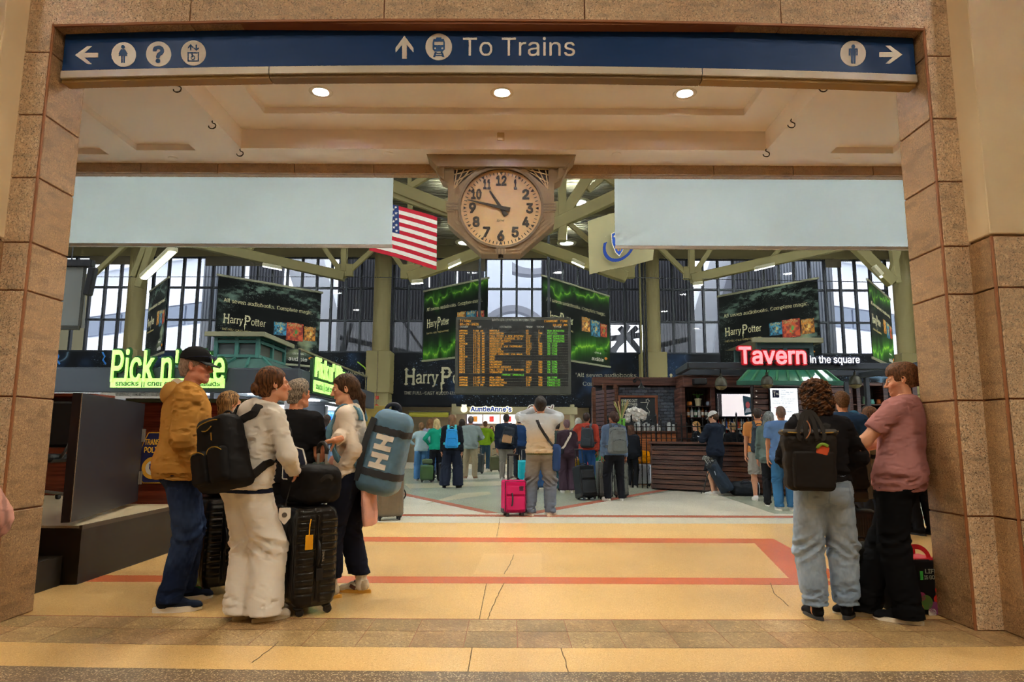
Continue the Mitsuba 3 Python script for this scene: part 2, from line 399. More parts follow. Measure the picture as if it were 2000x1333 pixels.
line_band(A2, A2 + (C_ - A2) * 1.1, .22, T_REDFAR, .0022)
poly_floor('green_field', [gp(1512, 1004), gp(1372, 957), gp(1440, 953), (12, 16), (12, y2 + .05)], T_GREEN, .0012)
for (p0, p1, p2, p3), m in ((((800, 955), (1000, 948), (985, 940), (790, 946)), T_TAN), (((905, 938), (1000, 934), (985, 927), (880, 930)), T_PALE), (((930, 924), (1010, 921), (1000, 912), (930, 914)), T_TAN), (((830, 985), (960, 966), (955, 961), (900, 964)), T_TAN),
       (((1170, 950), (1260, 945), (1250, 940), (1160, 944)), T_PALE)):
 poly_floor('pale_field', [gp(*p0), gp(*p1), gp(*p2), gp(*p3)], m, .0016)
CRACK = mat('5a4228', .9)
for pts in ([(1002, 1085), (998, 1100), (985, 1122)], [(985, 1140), (972, 1165), (960, 1190), (953, 1212)], [(1095, 1268), (1104, 1290), (1110, 1318)], [(950, 1141), (936, 1212)], [(922, 1267), (914, 1314)], [(977, 1012), (970, 1050)],
   [(545, 1255), (520, 1275), (492, 1296)], [(1505, 1140), (1512, 1160), (1540, 1185)]):
 q = []
 for (a0, b0), (a1, b1) in zip(pts[:-1], pts[1:]):
  n_ = 5
  for k in range(n_): q.append(G(a0 + (a1 - a0) * k / n_ + (random.random() - .5) * 2.5 * (len(pts) > 2), b0 + (b1 - b0) * k / n_))
 q.append(G(*pts[-1]))
 q = np.array(q); q[:, 2] = .0022
 part(FL, 'crack', tube(q, 0, flat=(.006, .001), up=ZW), CRACK, False)
# ================================================================ vestibule ceiling with coffers
YH0, YH1 = 9.5, 9.64            # the stone header that ends it
CZ = 5.165
vc = struct('ceiling_coffered', 'beige coffered ceiling with square recesses', 'ceiling')
def holes(outer, inner, z0, z1):
 g_ = Polygon(outer)
 for h in inner: g_ = g_.difference(sbox(*h))
 return moved(extrude(g_, z1 - z0), t=(0, 0, z0))
rect = lambda a: [(a[0], a[1]), (a[2], a[1]), (a[2], a[3]), (a[0], a[3])]
CO = (-3.76, 5.6, 3.50, 8.97); CI = (-3.28, 5.9, 3.05, 8.50)
sideL = [(-5.25, 5.6, -4.42, 9.05), (-7.4, 5.6, -5.72, 9.2)]; sideR = [(4.42, 5.6, 5.3, 9.05)]
full = (-9, YB - .01, 9, YH0 + .02)
put(vc, holes(rect(full), [CO] + sideL + sideR, CZ, CZ + .09), CEIL, False)
part(vc, 'coffer_step', holes(rect(full), [CO], CZ + .0901, CZ + .28), CEIL, False)
DL = [(-2.43, 8.1), (-.14, 8.1), (2.17, 8.1), (-2.43, 6.6), (-.14, 6.6), (2.17, 6.6)]
g_ = Polygon(rect(full)).difference(sbox(*CI))
part(vc, 'coffer_panel', moved(extrude(g_, .09), t=(0, 0, CZ + .2801)), CEIL, False)
g_ = Polygon(rect(full))
for x, y in DL: g_ = g_.difference(circ(.11, (x, y), 8))
part(vc, 'coffer_panel', moved(extrude(g_, .02), t=(0, 0, CZ + .3702)), CEIL_IN, False)
part(vc, 'coffer_panel', bb(-9, 9, YB, YH0, CZ + .75, CZ + .8, 0), CEIL_IN, False)
hd = struct('wall_header', 'granite header beam at the far edge of the coffered ceiling', 'wall')
put(hd, cat_([bb(-9, 9, YH0 + .03, YH1, 5.03, 6.6, 0)]), JOINT, False)
hx = [-9] + [P(x, 328, YH0)[0] for x in (275, 425, 575, 730, 1232, 1394, 1549, 1705)] + [9]
for i in range(len(hx) - 1):
 part(hd, 'stone_panel', bb(hx[i] + .004, hx[i + 1] - .004, YH0 - .0, YH0 + .04, 5.025, CZ + .03, .004), GRAN_SOFFIT, False)
 part(hd, 'stone_panel', bb(hx[i] + .004, hx[i + 1] - .004, YH0 + .045, YH1 + .03, 5.02, 5.05, .004), GRAN_SOFFIT, False)
sw = struct('wall_lobby', 'granite side walls of the lobby behind the arch', 'wall')
put(sw, cat_([bb(-9, -8.6, YB, YH1, 0, 6.6, 0), bb(8.6, 9, YB, YH1, 0, 6.6, 0)]), GRAN, False)
CHROME = mat([.78, .72, .62], .16, 1.0)
WHITE_T = mat('ddd2bb', .5)
LAMP_W = mat('fff2dd', .6)
for i, (x, y) in enumerate(DL):
 lab = ('left', 'middle', 'right')[i % 3]
 d = thing('ceiling_downlight', f'round recessed downlight with chrome reflector, {lab} one of the {"visible far" if i < 3 else "hidden near"} row', 'light', 'recessed ceiling downlights')
 z = CZ + .3702
 part(d, 'trim_ring', lathe([(.105, -.004), (.145, -.006), (.15, 0), (.11, .002)], 28, (x, y, z), False), WHITE_T)
 part(d, 'reflector', lathe_axis((x, y, z), (x, y, z + .2), [(0, .108), (.4, .104), (.8, .08), (1, .06)], 28, cap=False), CHROME)
 part(d, 'bulb', lathe([(.001, .012), (.05, .016), (.072, .04), (.07, .09), (.001, .12)], 20, (x, y, z)), LAMP_W, True, emitter=glow((1, .94, .80), 46 * DLP, 3.0))
HOOK = mat('2a2018', .5, .6)
for i, (px, py) in enumerate(((348, 163), (416, 236), (470, 291), (1608, 162), (1546, 234), (1497, 292))):
 q = G(px, py, CZ)
 h = thing('ceiling_hook', ('small dark hook at the near left edge of the big coffer', 'small dark hook halfway along the left coffer edge', 'small dark hook at the far left coffer corner', 'small dark hook at the near right edge of the big coffer', 'small dark hook halfway along the right coffer edge', 'small dark hook at the far right coffer corner')[i], 'hook', 'ceiling hooks')
 put(h, tube(smooth_path(q + np.array([[0, 0, .01], [0, 0, -.03], [.035, 0, -.05], [.03, 0, -.09], [-.03, 0, -.1], [-.05, 0, -.07]])), .007, 6), HOOK, True)
for px, py, lab in ((338, 309, 'far left'), (759, 300, 'left of the clock'), (1204, 301, 'right of the clock'), (1633, 312, 'far right')):
 q = G(px, py, CZ)
 s_ = thing('sprinkler_cover', f'small round flush ceiling cover, {lab}', 'sprinkler', 'ceiling sprinkler covers')
 put(s_, lathe([(.001, -.012), (.06, -.011), (.068, -.004), (.068, .002), (.001, .002)], 20, q), CEIL)
q = P(978, 267, 8.97 - .004)
s_ = thing('wall_plate', 'small beige cover plate on the coffer side above the clock', 'cover plate')
put(s_, bb(q[0] - .05, q[0] + .05, q[1] - .012, q[1] + .004, q[2] - .06, q[2] + .06, .006), mat('c9b184', .5))
# near hall lamps, above and behind the camera
for i, (x, y) in enumerate([(-2.6, 1.6), (.1, 1.6), (2.8, 1.6), (-4.4, 2.5), (4.2, 2.5), (-2.6, -2.0), (2.8, -2.0)]):  # the two wall lamps are added, and stronger, to brighten the wall ends
 d = thing('near_downlight', f'recessed warm downlight in the near ceiling, number {i + 1}', 'light', 'near ceiling downlights')
 labels[d]['label'] = 'recessed warm downlight in the near ceiling above the viewer, ' + ('over the left of the arch', 'over the middle of the arch', 'over the right of the arch', 'at the left wall', 'at the right wall', 'behind the viewer on the left', 'behind the viewer on the right')[i]
 part(d, 'trim_ring', lathe([(.105, -.006), (.15, -.008), (.155, -.001), (.11, -.001)], 24, (x, y, 5.6), False), WHITE_T)
 part(d, 'lens', lathe([(.001, -.004), (.1, -.004), (.1, -.001), (.001, -.001)], 20, (x, y, 5.599)), LAMP_W, False, emitter=glow((1, .92, .74), 90 * NLP * (2.2 if i in (3, 4) else 1), 2.0))
# ================================================================ the great hall: window wall, columns, roof
YW = 32.0
OLIVE = mat('6f674a', .7); OLIVE_D = mat('57503a', .75); CREAM_ST = mat('736b42', .6); STEEL_DK = mat('23262a', .5, .3); DECK = mat('4c4737', .85)
BLACK = mat('0c0d10', .6, 0, .25); SOFT_BLACK = mat('101216', .8, 0, .15)
hw = struct('wall_hall', 'side walls of the tall concourse', 'wall')
put(hw, cat_([bb(-26.4, -26, YH1, YW + 9, 0, 11, 0), bb(24, 24.4, YH1, YW + 9, 0, 11, 0)]), OLIVE, False)
wt = struct('wall_window', 'olive wall band above the tall windows', 'wall')
put(wt, cat_([bb(-26, 24, YW - .2, YW + .3, 9.76, 11.2, 0)]), OLIVE, False)
wl = struct('wall_shops', 'black wall below the tall windows behind the shops', 'wall')
put(wl, cat_([bb(-26, 24, YW - .1, YW + .3, 2.62, 5.15, 0), bb(-26, -5.5, YW, YW + .3, 0, 2.62, 0), bb(3.9, 24, YW, YW + .3, 0, 2.62, 0), bb(-5.5, 3.9, YW + 2.2, YW + 2.4, 0, 2.8, 0)]), SOFT_BLACK, False)
rf = struct('ceiling_hall', 'corrugated steel roof deck over the concourse', 'ceiling')
def corr(x0, x1, y0, y1, z, p=.3, h=.06):
 ys = np.arange(y0, y1, p); prof = []
 for y in ys: prof += [(y, z), (y + p * .35, z), (y + p * .45, z - h), (y + p * .9, z - h)]
 v = []; f = []
 for i, (y, zz) in enumerate(prof):
  v += [(x0, y, zz), (x1, y, zz)]
  if i: a = 2 * i - 2; f += [(a, a + 2, a + 1), (a + 1, a + 2, a + 3)]
 return TM(v, f)
put(rf, cat_([corr(-26, 24, YH1, YW, 10.6), bb(-26, 24, YH1 - .1, YW + .4, 10.75, 10.9, 0)]), DECK, False)
for y in (13.5, 18, 22.5, 27, 31.5):
 part(rf, 'purlin', bb(-26, 24, y - .1, y + .1, 10.25, 10.54, .02), OLIVE_D, False)
colx = [P(x, 640, YW - .6)[0] for x in (262, 745, 1273, 1768)]
COLM = mat('786d48', .6)
for i, x in enumerate(colx):
 c_ = thing('column', ('leftmost round olive column in front of the tall windows', 'round olive column left of the clock, with red alarm boxes', 'olive column with black pipes right of the state flag', 'rightmost round olive column beside the arch edge')[i], 'column', 'round columns along the window wall')
 part(c_, 'shaft', cyl((x, YW - .6, 5.1), (x, YW - .6, 10.6), .40, n=32), COLM)
 part(c_, 'base_casing', bb(x - .5, x + .5, YW - 1.1, YW - .12, 0, 3.2, .03), COLM, False)
 part(c_, 'upper_casing', bb(x - .56, x + .56, YW - 1.15, YW - .12, 3.2, 5.12, .03), COLM, False)
 if i == 1:
  part(c_, 'alarm_box', bb(x - .06, x + .08, YW - 1.19, YW - 1.1, 2.9, 3.05, .01), mat('8e2a1c', .5), False)
  part(c_, 'alarm_bell', lathe_axis((x, YW - 1.1, 2.6), (x, YW - 1.2, 2.6), [(0, .09), (.7, .085), (1, .05)], 16), mat('8e2a1c', .5))
  part(c_, 'conduit', cyl((x - .01, YW - 1.17, 2.65), (x - .01, YW - 1.17, 5.1), .015, n=6), mat('5a4a36'))
 if i == 2:
  for dx, m in ((-.5, BLACK), (-.62, CREAM_ST), (-.38, BLACK)):
   part(c_, 'pipe', cyl((x + dx, YW - 1.2, 3.3), (x + dx, YW - 1.2, 10.5), .045, n=8), m)
# windows: bays between the columns
PANE = 'material_pane'
scene[PANE] = {'type': 'thindielectric', 'int_ior': 1.35}
rows = [5.17, 6.69, 8.26, 9.76]
edges = [-26, colx[0], colx[1], colx[2], colx[3], 24]
_pane = {}
BLANK = mat('5c5648', .7)
for b_ in range(5):
 xa, xb = edges[b_] + (.42 if b_ else 0), edges[b_ + 1] - (.42 if b_ < 4 else 0)
 n_ = max(2, round((xb - xa) / .715)); w_ = (xb - xa) / n_
 if b_ == 0: xa = xb - 7 * w_; n_ = 7
 if b_ == 4: n_ = 5
 win = struct(f'window_{b_ + 1}', f'tall steel-framed window bay, {("leftmost", "second from left", "middle", "fourth from left", "rightmost")[b_]}', 'window')
 for i in range(n_ + 1):
  x = xa + i * w_
  part(win, 'mullion', bb(x - .05, x + .05, YW - .09, YW + .09, rows[0], rows[3], .008), STEEL_DK, False)
 for j in range(4):
  part(win, 'transom', bb(xa, xa + n_ * w_, YW - .07, YW + .07, rows[j] - .05, rows[j] + .05, .008), STEEL_DK, False)
 for j in range(3):
  for i in range(n_):
   x0, z0 = xa + i * w_ + .052, rows[j] + .052
   key = (round(w_, 4), j)
   if key not in _pane:
    _pane[key] = mikit.ply(trimesh.Trimesh([[0, 0, 0], [w_ - .104, 0, 0], [w_ - .104, 0, rows[j + 1] - rows[j] - .104], [0, 0, rows[j + 1] - rows[j] - .104]], [[0, 1, 2], [0, 2, 3]], process=False), PANE)
   part(win, 'pane', dict(_pane[key], to_world=T().translate([float(x0), YW, float(z0)])))
for a, b2, z0 in ((178, 258, 9.35), (404, 520, 9.3), (876, 948, 9.1), (760, 820, 9.4), (1610, 1640, 9.35)):
 part(wt, 'blanking_panel', bb(P(a, 515, YW)[0], P(b2, 515, YW)[0], YW - .16, YW - .1, z0, 9.8, .01), BLANK, False)
# ---------------------------------------------------------------- what stands outside the windows
HBZ = 9.75
GND = struct('ground_outside', 'pale ground outside the windows', 'ground')
put(GND, bb(-60, 60, 41, 120, -.4, -.05, 0), mat('8d8f92', .9), False)
RIB = [mat('3c3d42', .7), mat('55575e', .7), mat('8f959f', .7)]
def ribbed(x0, x1, y, z0, z1, p=.16, d=.09):
 n_ = max(1, int((x1 - x0) / p)); pts = [(x0, 0)]
 for i in range(n_):
  a = x0 + i * p; pts += [(a + .02, 0), (a + .02, -d), (a + p * .55, -d), (a + p * .55, 0)]
 pts += [(x1, 0), (x1, .2), (x0, .2)]
 m = extrude(Polygon(pts), z1 - z0)
 return moved(m, t=(0, y, z0))
for a, b2, y0, y1, k in ((388, 478, 480, 692, 2), (478, 556, 480, 692, 1), (655, 748, 480, 692, 0), (752, 838, 480, 692, 0), (838, 892, 480, 634, 0), (892, 946, 480, 692, 0), (1058, 1184, 480, 692, 0), (1184, 1262, 480, 634, 0),
       (1262, 1352, 480, 692, 0), (1440, 1522, 480, 692, 1), (1522, 1622, 480, 692, 2)):
 p0, p1 = P(a, y1, 36), P(b2, y0, 36)
 lab = f'{("dark", "grey", "pale grey")[k]} vertical ribbed wall panel outside the tall windows'
 t_ = struct('exterior_panel', lab, 'wall panel')
 put(t_, ribbed(p0[0], p1[0], 36, max(0, p0[2]) if y1 < 690 else 0, 14), RIB[k], False)
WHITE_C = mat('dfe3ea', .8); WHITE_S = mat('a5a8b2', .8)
def pylon(name, lab, pts, Y, d, m=WHITE_C):
 q = [P(x, y, Y) for x, y in pts]
 g_ = Polygon([(a[0], a[2]) for a in q]).buffer(0)
 t_ = thing(name, lab, 'building part')
 mm = extrude(g_, d)
 part(t_, 'shell', TM(np.c_[mm.vertices[:, 0], Y + d - mm.vertices[:, 2], mm.vertices[:, 1]], mm.faces), m, False)
 return t_
cv = lambda pts, n=6: smooth_path(pts, n).tolist()
pylon('arched_pylon', 'white curved concrete pylon outside, right of the left hanging banner', cv([(628, 440), (634, 510), (655, 590), (674, 700)]) + [(674, 860), (600, 860)] + cv([(600, 700), (585, 600), (560, 520), (540, 440)]), 38, 1.6)
pylon('arched_pylon', 'white curved concrete pylon outside, left of the right hanging banner', cv([(1402, 440), (1388, 505), (1361, 590), (1347, 700)]) + [(1347, 860), (1400, 860)] + cv([(1400, 700), (1420, 600), (1440, 520), (1462, 450)]), 38, 1.6)
pylon('arched_vault', 'grey inner face of the curved vault outside the right windows', cv([(1395, 700), (1412, 570), (1432, 530), (1452, 560), (1470, 700)]), 37.7, .2, WHITE_S)  # shadow side of the vault, its shade put into the grey colour
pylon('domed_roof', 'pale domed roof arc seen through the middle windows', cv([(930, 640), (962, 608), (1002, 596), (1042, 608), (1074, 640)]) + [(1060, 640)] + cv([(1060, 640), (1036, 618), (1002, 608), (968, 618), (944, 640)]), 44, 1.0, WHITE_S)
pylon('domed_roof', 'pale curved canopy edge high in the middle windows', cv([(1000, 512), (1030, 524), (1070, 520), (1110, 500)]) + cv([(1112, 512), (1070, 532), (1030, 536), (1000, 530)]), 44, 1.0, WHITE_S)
t_ = thing('vault_wall', 'pale curved vault wall outside the middle windows', 'building part')
q0, q1 = P(925, 700, 47), P(1085, 440, 47)
part(t_, 'shell', bb(q0[0], q1[0], 47, 47.6, 0, 15, .1), mat('dde3ee', .8), False)
BR = mat('4b4d50', .8)
for X0, lab in ((865, 'left'), (1222, 'right')):
 t_ = thing('bracing', f'dark branching steel bracing outside low in the window {lab} of the clock', 'bracing')
 for k, (a, b2, c2, d2) in enumerate(((-32, 690, 22, 640), (-12, 640, 30, 690), (-32, 662, 30, 655), (5, 636, -25, 690))):
  part(t_, 'strut', bar(P(X0 + a, b2, 39), P(X0 + c2, d2, 39), .3, .3, .02), BR, False)
for i, (xa, xb, sl, lab) in enumerate(((-48, -17.5, .22, 'pale office building with ribbon windows outside the leftmost windows'), (18.2, 40, -.22, 'pale office building with lit windows outside the rightmost windows'))):
 ob = thing('office_building', lab, 'building')
 fac = lambda x: 50 + (abs(x) - 20) * .25
 def slab(name, z0, z1, m, out=0., x0=xa, x1=xb, **kw):
  v = [];
  for x in (x0, x1):
   dz = (x - (xa if i else xb)) * sl * .35
   for y in (fac(x) - out, fac(x) - out + .5):
    for z in (z0, z1): v.append((x, y, z + dz))
  return part(ob, name, TM(v, [[0, 1, 3], [0, 3, 2], [4, 6, 7], [4, 7, 5], [0, 4, 5], [0, 5, 1], [2, 3, 7], [2, 7, 6], [0, 2, 6], [0, 6, 4], [1, 5, 7], [1, 7, 3]]), m, False, **kw)
 slab('facade', -2, 24, mat('e4e9f2', .8), -.3)
 for z in (1.0, 4.6, 8.2, 11.8, 15.4): slab('spandrel', z, z + 1.9, mat('f0f3f8', .8), .0)
 wx = np.arange(xa + .4, xb - .6, 1.9)
 random.seed(9 + i)
 GLB = mat('8d97a8', .3); LIT = 'lit'
 for z in (6.5, 10.1, 2.9):
  for x in wx:
   slab('window', z + .15, z + 1.6, GLB, -.05, x, x + 1.7)
   if random.random() < .3:
    part(ob, 'lit_lamp', bb(x + .3, x + 1.3, fac(x) - .05, fac(x) + .1, z + 1.3 + (x - (xa if i else xb)) * sl * .35, z + 1.42 + (x - (xa if i else xb)) * sl * .35, 0), LAMP_W, False, emitter=glow((1, .85, .6), 2.5))
# ================================================================ roof trusses
def truss(lab, Y, bars_, w=.16, m=CREAM_ST, gus=()):
 t_ = thing('roof_truss', lab, 'truss', 'cream steel roof trusses')
 for k, (x0, y0, x1, y1, *o) in enumerate(bars_):
  ww = o[0] if o else w
  part(t_, 'chord' if ww >= w else 'web_member', bar(P(x0, y0, Y), P(x1, y1, Y), ww, ww * 1.15, .012, ext=.05), m, False)
 for x, y in gus:
  q = P(x, y, Y)
  part(t_, 'gusset_plate', bb(q[0] - .28, q[0] + .28, Y - .09, Y + .09, q[2] - .1, q[2] + .3, .01), m, False)
truss('cream roof truss left of the flag, its low joint above the left banner', 21, [(330, 464, 672, 540, .26), (672, 540, 674, 380), (672, 540, 560, 380, .13), (672, 540, 780, 440, .13), (560, 380, 480, 500, .13)], .18, gus=[(672, 535)])
truss('cream roof truss whose low joint hangs below the flag', 19, [(800, 543, 1000, 470, .26), (800, 543, 770, 500, .12), (800, 543, 830, 420, .12), (800, 543, 801, 400, .14)], .18, gus=[(802, 538)])
truss('cream roof truss running down from the clock to the state flag', 19, [(1010, 468, 1222, 542, .26), (1222, 542, 1255, 490, .12), (1222, 542, 1190, 420, .12), (1222, 542, 1222, 400, .14)], .18, gus=[(1220, 537)])
truss('cream roof truss right of the state flag, its low joint above the right banner', 21, [(1350, 545, 1690, 470, .26), (1350, 545, 1351, 380), (1350, 545, 1450, 390, .13), (1345, 540, 1280, 476, .13), (1545, 460, 1510, 502, .12), (1545, 460, 1580, 490, .12)], .18, gus=[(1352, 540)])
truss('cream roof truss between the left white banner and the clock', 16.5, [(640, 315, 900, 418, .26), (660, 345, 900, 428, .12), (790, 372, 850, 335, .13), (850, 335, 905, 372, .13), (800, 390, 800, 320, .1)], .18)
truss('cream roof truss between the clock and the right white banner', 16.5, [(1060, 450, 1330, 325, .26), (1098, 418, 1098, 300, .2), (1098, 470, 1098, 418, .2), (1100, 422, 1185, 290, .22), (1098, 425, 1150, 470, .1), (1150, 372, 1180, 345, .12), (1180, 345, 1210, 365, .12)], .18, gus=[(1098, 418)])
truss('cream slanting truss leg at the right end of the window wall', 18, [(1660, 470, 1742, 552, .24), (1752, 552, 1735, 420, .16), (1738, 545, 1770, 430, .14)], .16)
truss('cream slanting truss leg beside the leftmost column', 20, [(262, 540, 300, 440, .16), (255, 470, 180, 540, .12), (272, 560, 330, 380, .2)], .16)
cab = thing('cable', 'thin horizontal tie cable between the low truss joints left of the clock', 'cable', 'tie cables of the roof')
put(cab, tube([P(190, 541, 21), P(672, 541, 21), P(800, 543, 19)], .012, 5), STEEL_DK)
cab = thing('cable', 'thin horizontal tie cable between the low truss joints right of the clock', 'cable', 'tie cables of the roof')
put(cab, tube([P(1222, 542, 19), P(1350, 545, 21), P(1742, 552, 19)], .012, 5), STEEL_DK)
FIX = mat('b5b08f', .5)
def lin_light(lab, x0, y0, x1, y1, Y0, Y1=None, w=.16):
 t_ = thing('strip_light', lab, 'light', 'strip lights under the trusses')
 a, b2 = P(x0, y0, Y0), P(x1, y1, Y1 or Y0)
 part(t_, 'housing', bar(a, b2, w, .1, .01), FIX, False)
 part(t_, 'tube', bar(a - [0, 0, .062], b2 - [0, 0, .062], w * .6, .02, .004), LAMP_W, False, emitter=glow((.95, 1, .8), 6, .1))
lin_light('strip light fixed under the truss below the flag', 876, 520, 900, 509, 18.8)
lin_light('strip light fixed under the truss left of the state flag', 1117, 508, 1141, 519, 18.8)
lin_light('strip light above the left hanging banner', 514, 517, 550, 524, 20.6)
lin_light('strip light above the right hanging banner', 1474, 525, 1512, 516, 20.6)
lin_light('small strip light left of the low truss joint under the flag', 804, 551, 826, 549, 18.8)
lin_light('small strip light at the low truss joint above the right banner', 1354, 555, 1372, 553, 20.6)
lin_light('long slanting strip light above the narrow banner on the left', 281, 541, 338, 487, 17, 15, .22)
lin_light('strip light near the right end of the window wall', 1706, 520, 1722, 538, 17.8)
HB = [(x, y) for y in (29.3, 24.0, 18.5, 11.2) for x in (-19, -10.5, -2.1, 2.4, 10.3, 14.4, 20)]  # row closest to the lobby is added to light the banners from behind
for i, (x, y) in enumerate(HB):
 t_ = thing('high_bay_lamp', 'round roof lamp, ' + ('leftmost', 'second from left', 'third from left', 'fourth from left', 'fifth from left', 'sixth from left', 'rightmost')[i % 7] + ' of the ' + ('row nearest the windows', 'second row from the windows', 'third row from the windows', 'row nearest the lobby')[i // 7], 'light', 'high bay lamps under the concourse roof')
 seen = {0: 'leftmost', 1: 'second from left', 2: 'just left of the clock', 3: 'just right of the clock', 4: 'second from right', 5: 'third from right', 6: 'rightmost'}
 part(t_, 'ring', lathe([(.30, -.02), (.42, -.03), (.44, .03), (.32, .05)], 24, (x, y, 9.75), False), FIX)
 part(t_, 'lens', lathe([(.001, -.02), (.28, -.015), (.3, .0), (.001, .03)], 24, (x, y, 9.75)), LAMP_W, True, emitter=glow((.9, 1, .98), 60 * HBP * (1.6 if y < 12 else .9), .9 if y < 12 else .6))
 part(t_, 'stem', cyl((x, y, 9.78), (x, y, 10.6), .03, n=8), FIX)
# ================================================================ blue direction sign across the arch
YS = 4.70
def onplane(geom, Y, d=.004, lift=0.0):
 """an outline drawn in photograph pixels, carried onto the upright plane at distance Y as a thin sheet"""
 from shapely import transform
 def tr(c):
  return np.array([[q[0], q[2]] for q in (P(x, y, Y) for x, y in c)])
 g_ = transform(geom, tr).buffer(0)
 mm = extrude(g_, d)
 return TM(np.c_[mm.vertices[:, 0], Y - lift - mm.vertices[:, 2], mm.vertices[:, 1]], mm.faces)
sg = thing('direction_sign', 'long blue and white overhead sign reading To Trains with arrows and restroom symbols', 'sign')
BLUE = mat('0a2c58', .5, 0, .15); SIGN_W = mat('e6e2da', .4); ALU = mat('cfc9ba', .4, .3)
z0, z1 = P(960, 146, YS)[2], P(960, 62, YS)[2]
xs0, xs1 = P(124, 110, YS)[0], P(1786, 110, YS)[0]
part(sg, 'board', bow(strip(xs0, xs1, YS, YS + .10, z0 - .0, z1 + .02), .06), BLUE, False)
zb = P(960, 137, YS)[2]
for i, (a, b2) in enumerate(((xs0, P(525, 140, YS)[0]), (P(527, 140, YS)[0], P(1370, 140, YS)[0]), (P(1372, 140, YS)[0], xs1))):
 part(sg, 'bottom_rail', bow(strip(a, b2, YS - .012, YS + .11, zb - .055, zb - .0), .06), ALU, False)
 part(sg, 'bottom_trim', bow(strip(a, b2, YS + .01, YS + .10, zb - .08, zb - .054), .06), mat(('8a6a3a', '6a5230', '8a6a3a')[i], .6), False)
L = lambda pts: Polygon(pts)
arrow = lambda cx, cy, s, a: affinity.translate(affinity.rotate(affinity.scale(L([(-22, 0), (2, -17.5), (11, -17.5), (-4, -4.5), (23, -4.5), (23, 4.5), (-4, 4.5), (11, 17.5), (2, 17.5)]), s, s, origin=(0, 0)), a, origin=(0, 0)), cx, cy)
def sign_part(name, geom, m=SIGN_W, lift=0., lab=None):
 # the board bows a little, so each emblem is set on the surface where it stands
 part(sg, name, onplane(geom, YS, .003, lift), m, False, label=lab)
sign_part('arrow', arrow(169, 108, 1, 0)); sign_part('arrow', arrow(1740, 107, 1, 180)); sign_part('arrow', arrow(790, 92, 1, 90))
for x, y, r in ((242, 107, 24), (310, 106, 24.5), (378, 104, 24.5), (857, 92, 26), (1666, 105, 25)): sign_part('roundel', circ(r, (x, y)))
DKB = mat('0f3e72', .4)
def man(x, y, skirt):
 q = [circ(3.6, (x, y - 14.5))]
 if skirt: q += [L([(x - 3.5, y - 10), (x + 3.5, y - 10), (x + 8.5, y + 3), (x - 8.5, y + 3)]), sbox(x - 3.6, y + 3, x - .8, y + 16.5), sbox(x + .8, y + 3, x + 3.6, y + 16.5), L([(x - 4, y - 10), (x - 9, y - 1), (x - 7, y), (x - 3, y - 7)]), L([(x + 4, y - 10), (x + 9, y - 1), (x + 7, y), (x + 3, y - 7)])]
 else: q += [sbox(x - 5, y - 10, x + 5, y + 3), sbox(x - 4.2, y + 3, x - .6, y + 19), sbox(x + .6, y + 3, x + 4.2, y + 19), sbox(x - 8.6, y - 10, x - 6, y + 3), sbox(x + 6, y - 10, x + 8.6, y + 3), sbox(x - 7, y - 10.5, x + 7, y - 8)]
 return union_all(q)
sign_part('woman_symbol', man(241, 107, True), DKB, .003); sign_part('man_symbol', man(1666, 106, False), DKB, .003)
qm = fit_text('?', 22, 30, bold=4); sign_part('question_mark', affinity.translate(affinity.scale(qm, 1, -1, origin=(0, 0)), 299, 122), DKB, .003)
lift_ = [sbox(367, 103, 389, 121).difference(sbox(369, 105, 387, 119)), circ(1.6, (376, 107.5)), circ(4.2, (377.5, 113.5)).difference(circ(2.8, (377.5, 113.5))), sbox(376, 108, 377.4, 113)]
for s, x in ((-1, 373), (1, 384)):
 lift_ += [sbox(x - 1.2, 88, x + 1.2, 99), L([(x - 5, 94 + s * 1.5), (x, 93.5 + s * 6.5), (x + 5, 94 + s * 1.5), (x + 5, 94.5 - s * 1), (x, 93.5 + s * 3), (x - 5, 94.5 - s * 1)])]
sign_part('lift_symbol', union_all(lift_), DKB, .003)
tr_ = [L([(847, 77), (867, 77), (869, 84), (869, 97), (865, 101), (849, 101), (845, 97), (845, 84)]).difference(sbox(848, 82, 866, 89)).difference(circ(2, (850, 95))).difference(circ(2, (864, 95))), sbox(852, 74, 862, 77), L([(850, 102), (853, 102), (850, 112), (846, 112)]), L([(861, 102), (864, 102), (868, 112), (864, 112)]), sbox(848, 104, 866, 106), sbox(847, 108, 867, 110)]
sign_part('train_symbol', union_all(tr_), DKB, .003)
tt = fit_text('To Trains', 219, 35)
sign_part('lettering', affinity.translate(affinity.scale(tt, 1, -1, origin=(0, 0)), 904, 109))
# ================================================================ the clock
YC = 9.2
ck = thing('station_clock', 'large octagonal station clock hanging from the header, showing about 10:47', 'clock')
CKM = mat('8a7a63', .55); CKD = mat('6e6150', .6); FRET = mat('cdbd97', .5); INK = mat('1c140e', .5)
c0 = P(978.5, 405, YC); KX = (P(1057, 405, YC) - c0)[0] / 78.4        # metres per photo pixel here
cp = lambda x, z: np.array([c0[0] + x * KX, YC, c0[2] + z * KX])
def ck_shape(o):   # outline grown by o pixels
 return L([(-104 + o * .3, 86), (104 - o * .3, 86), (104, -32), (38, -92), (-38, -92), (-104, -32)])
def ck_ex(geom, y0, d):
 mm = extrude(affinity.scale(geom, KX, KX, origin=(0, 0)), d)
 return TM(np.c_[c0[0] + mm.vertices[:, 0], YC + y0 - mm.vertices[:, 2] , c0[2] + mm.vertices[:, 1]], mm.faces)
body = ck_shape(0)
ringhole = circ(81, (0, 0), 24)
tri = [L([(s * 93, 82), (s * 42, 82), (s * 93, 36)]) for s in (-1, 1)]
gfr = body.difference(ringhole)
for t_ in tri: gfr = gfr.difference(t_)
part(ck, 'case', ck_ex(body, .32, .26), mat('64594a', .6), False)
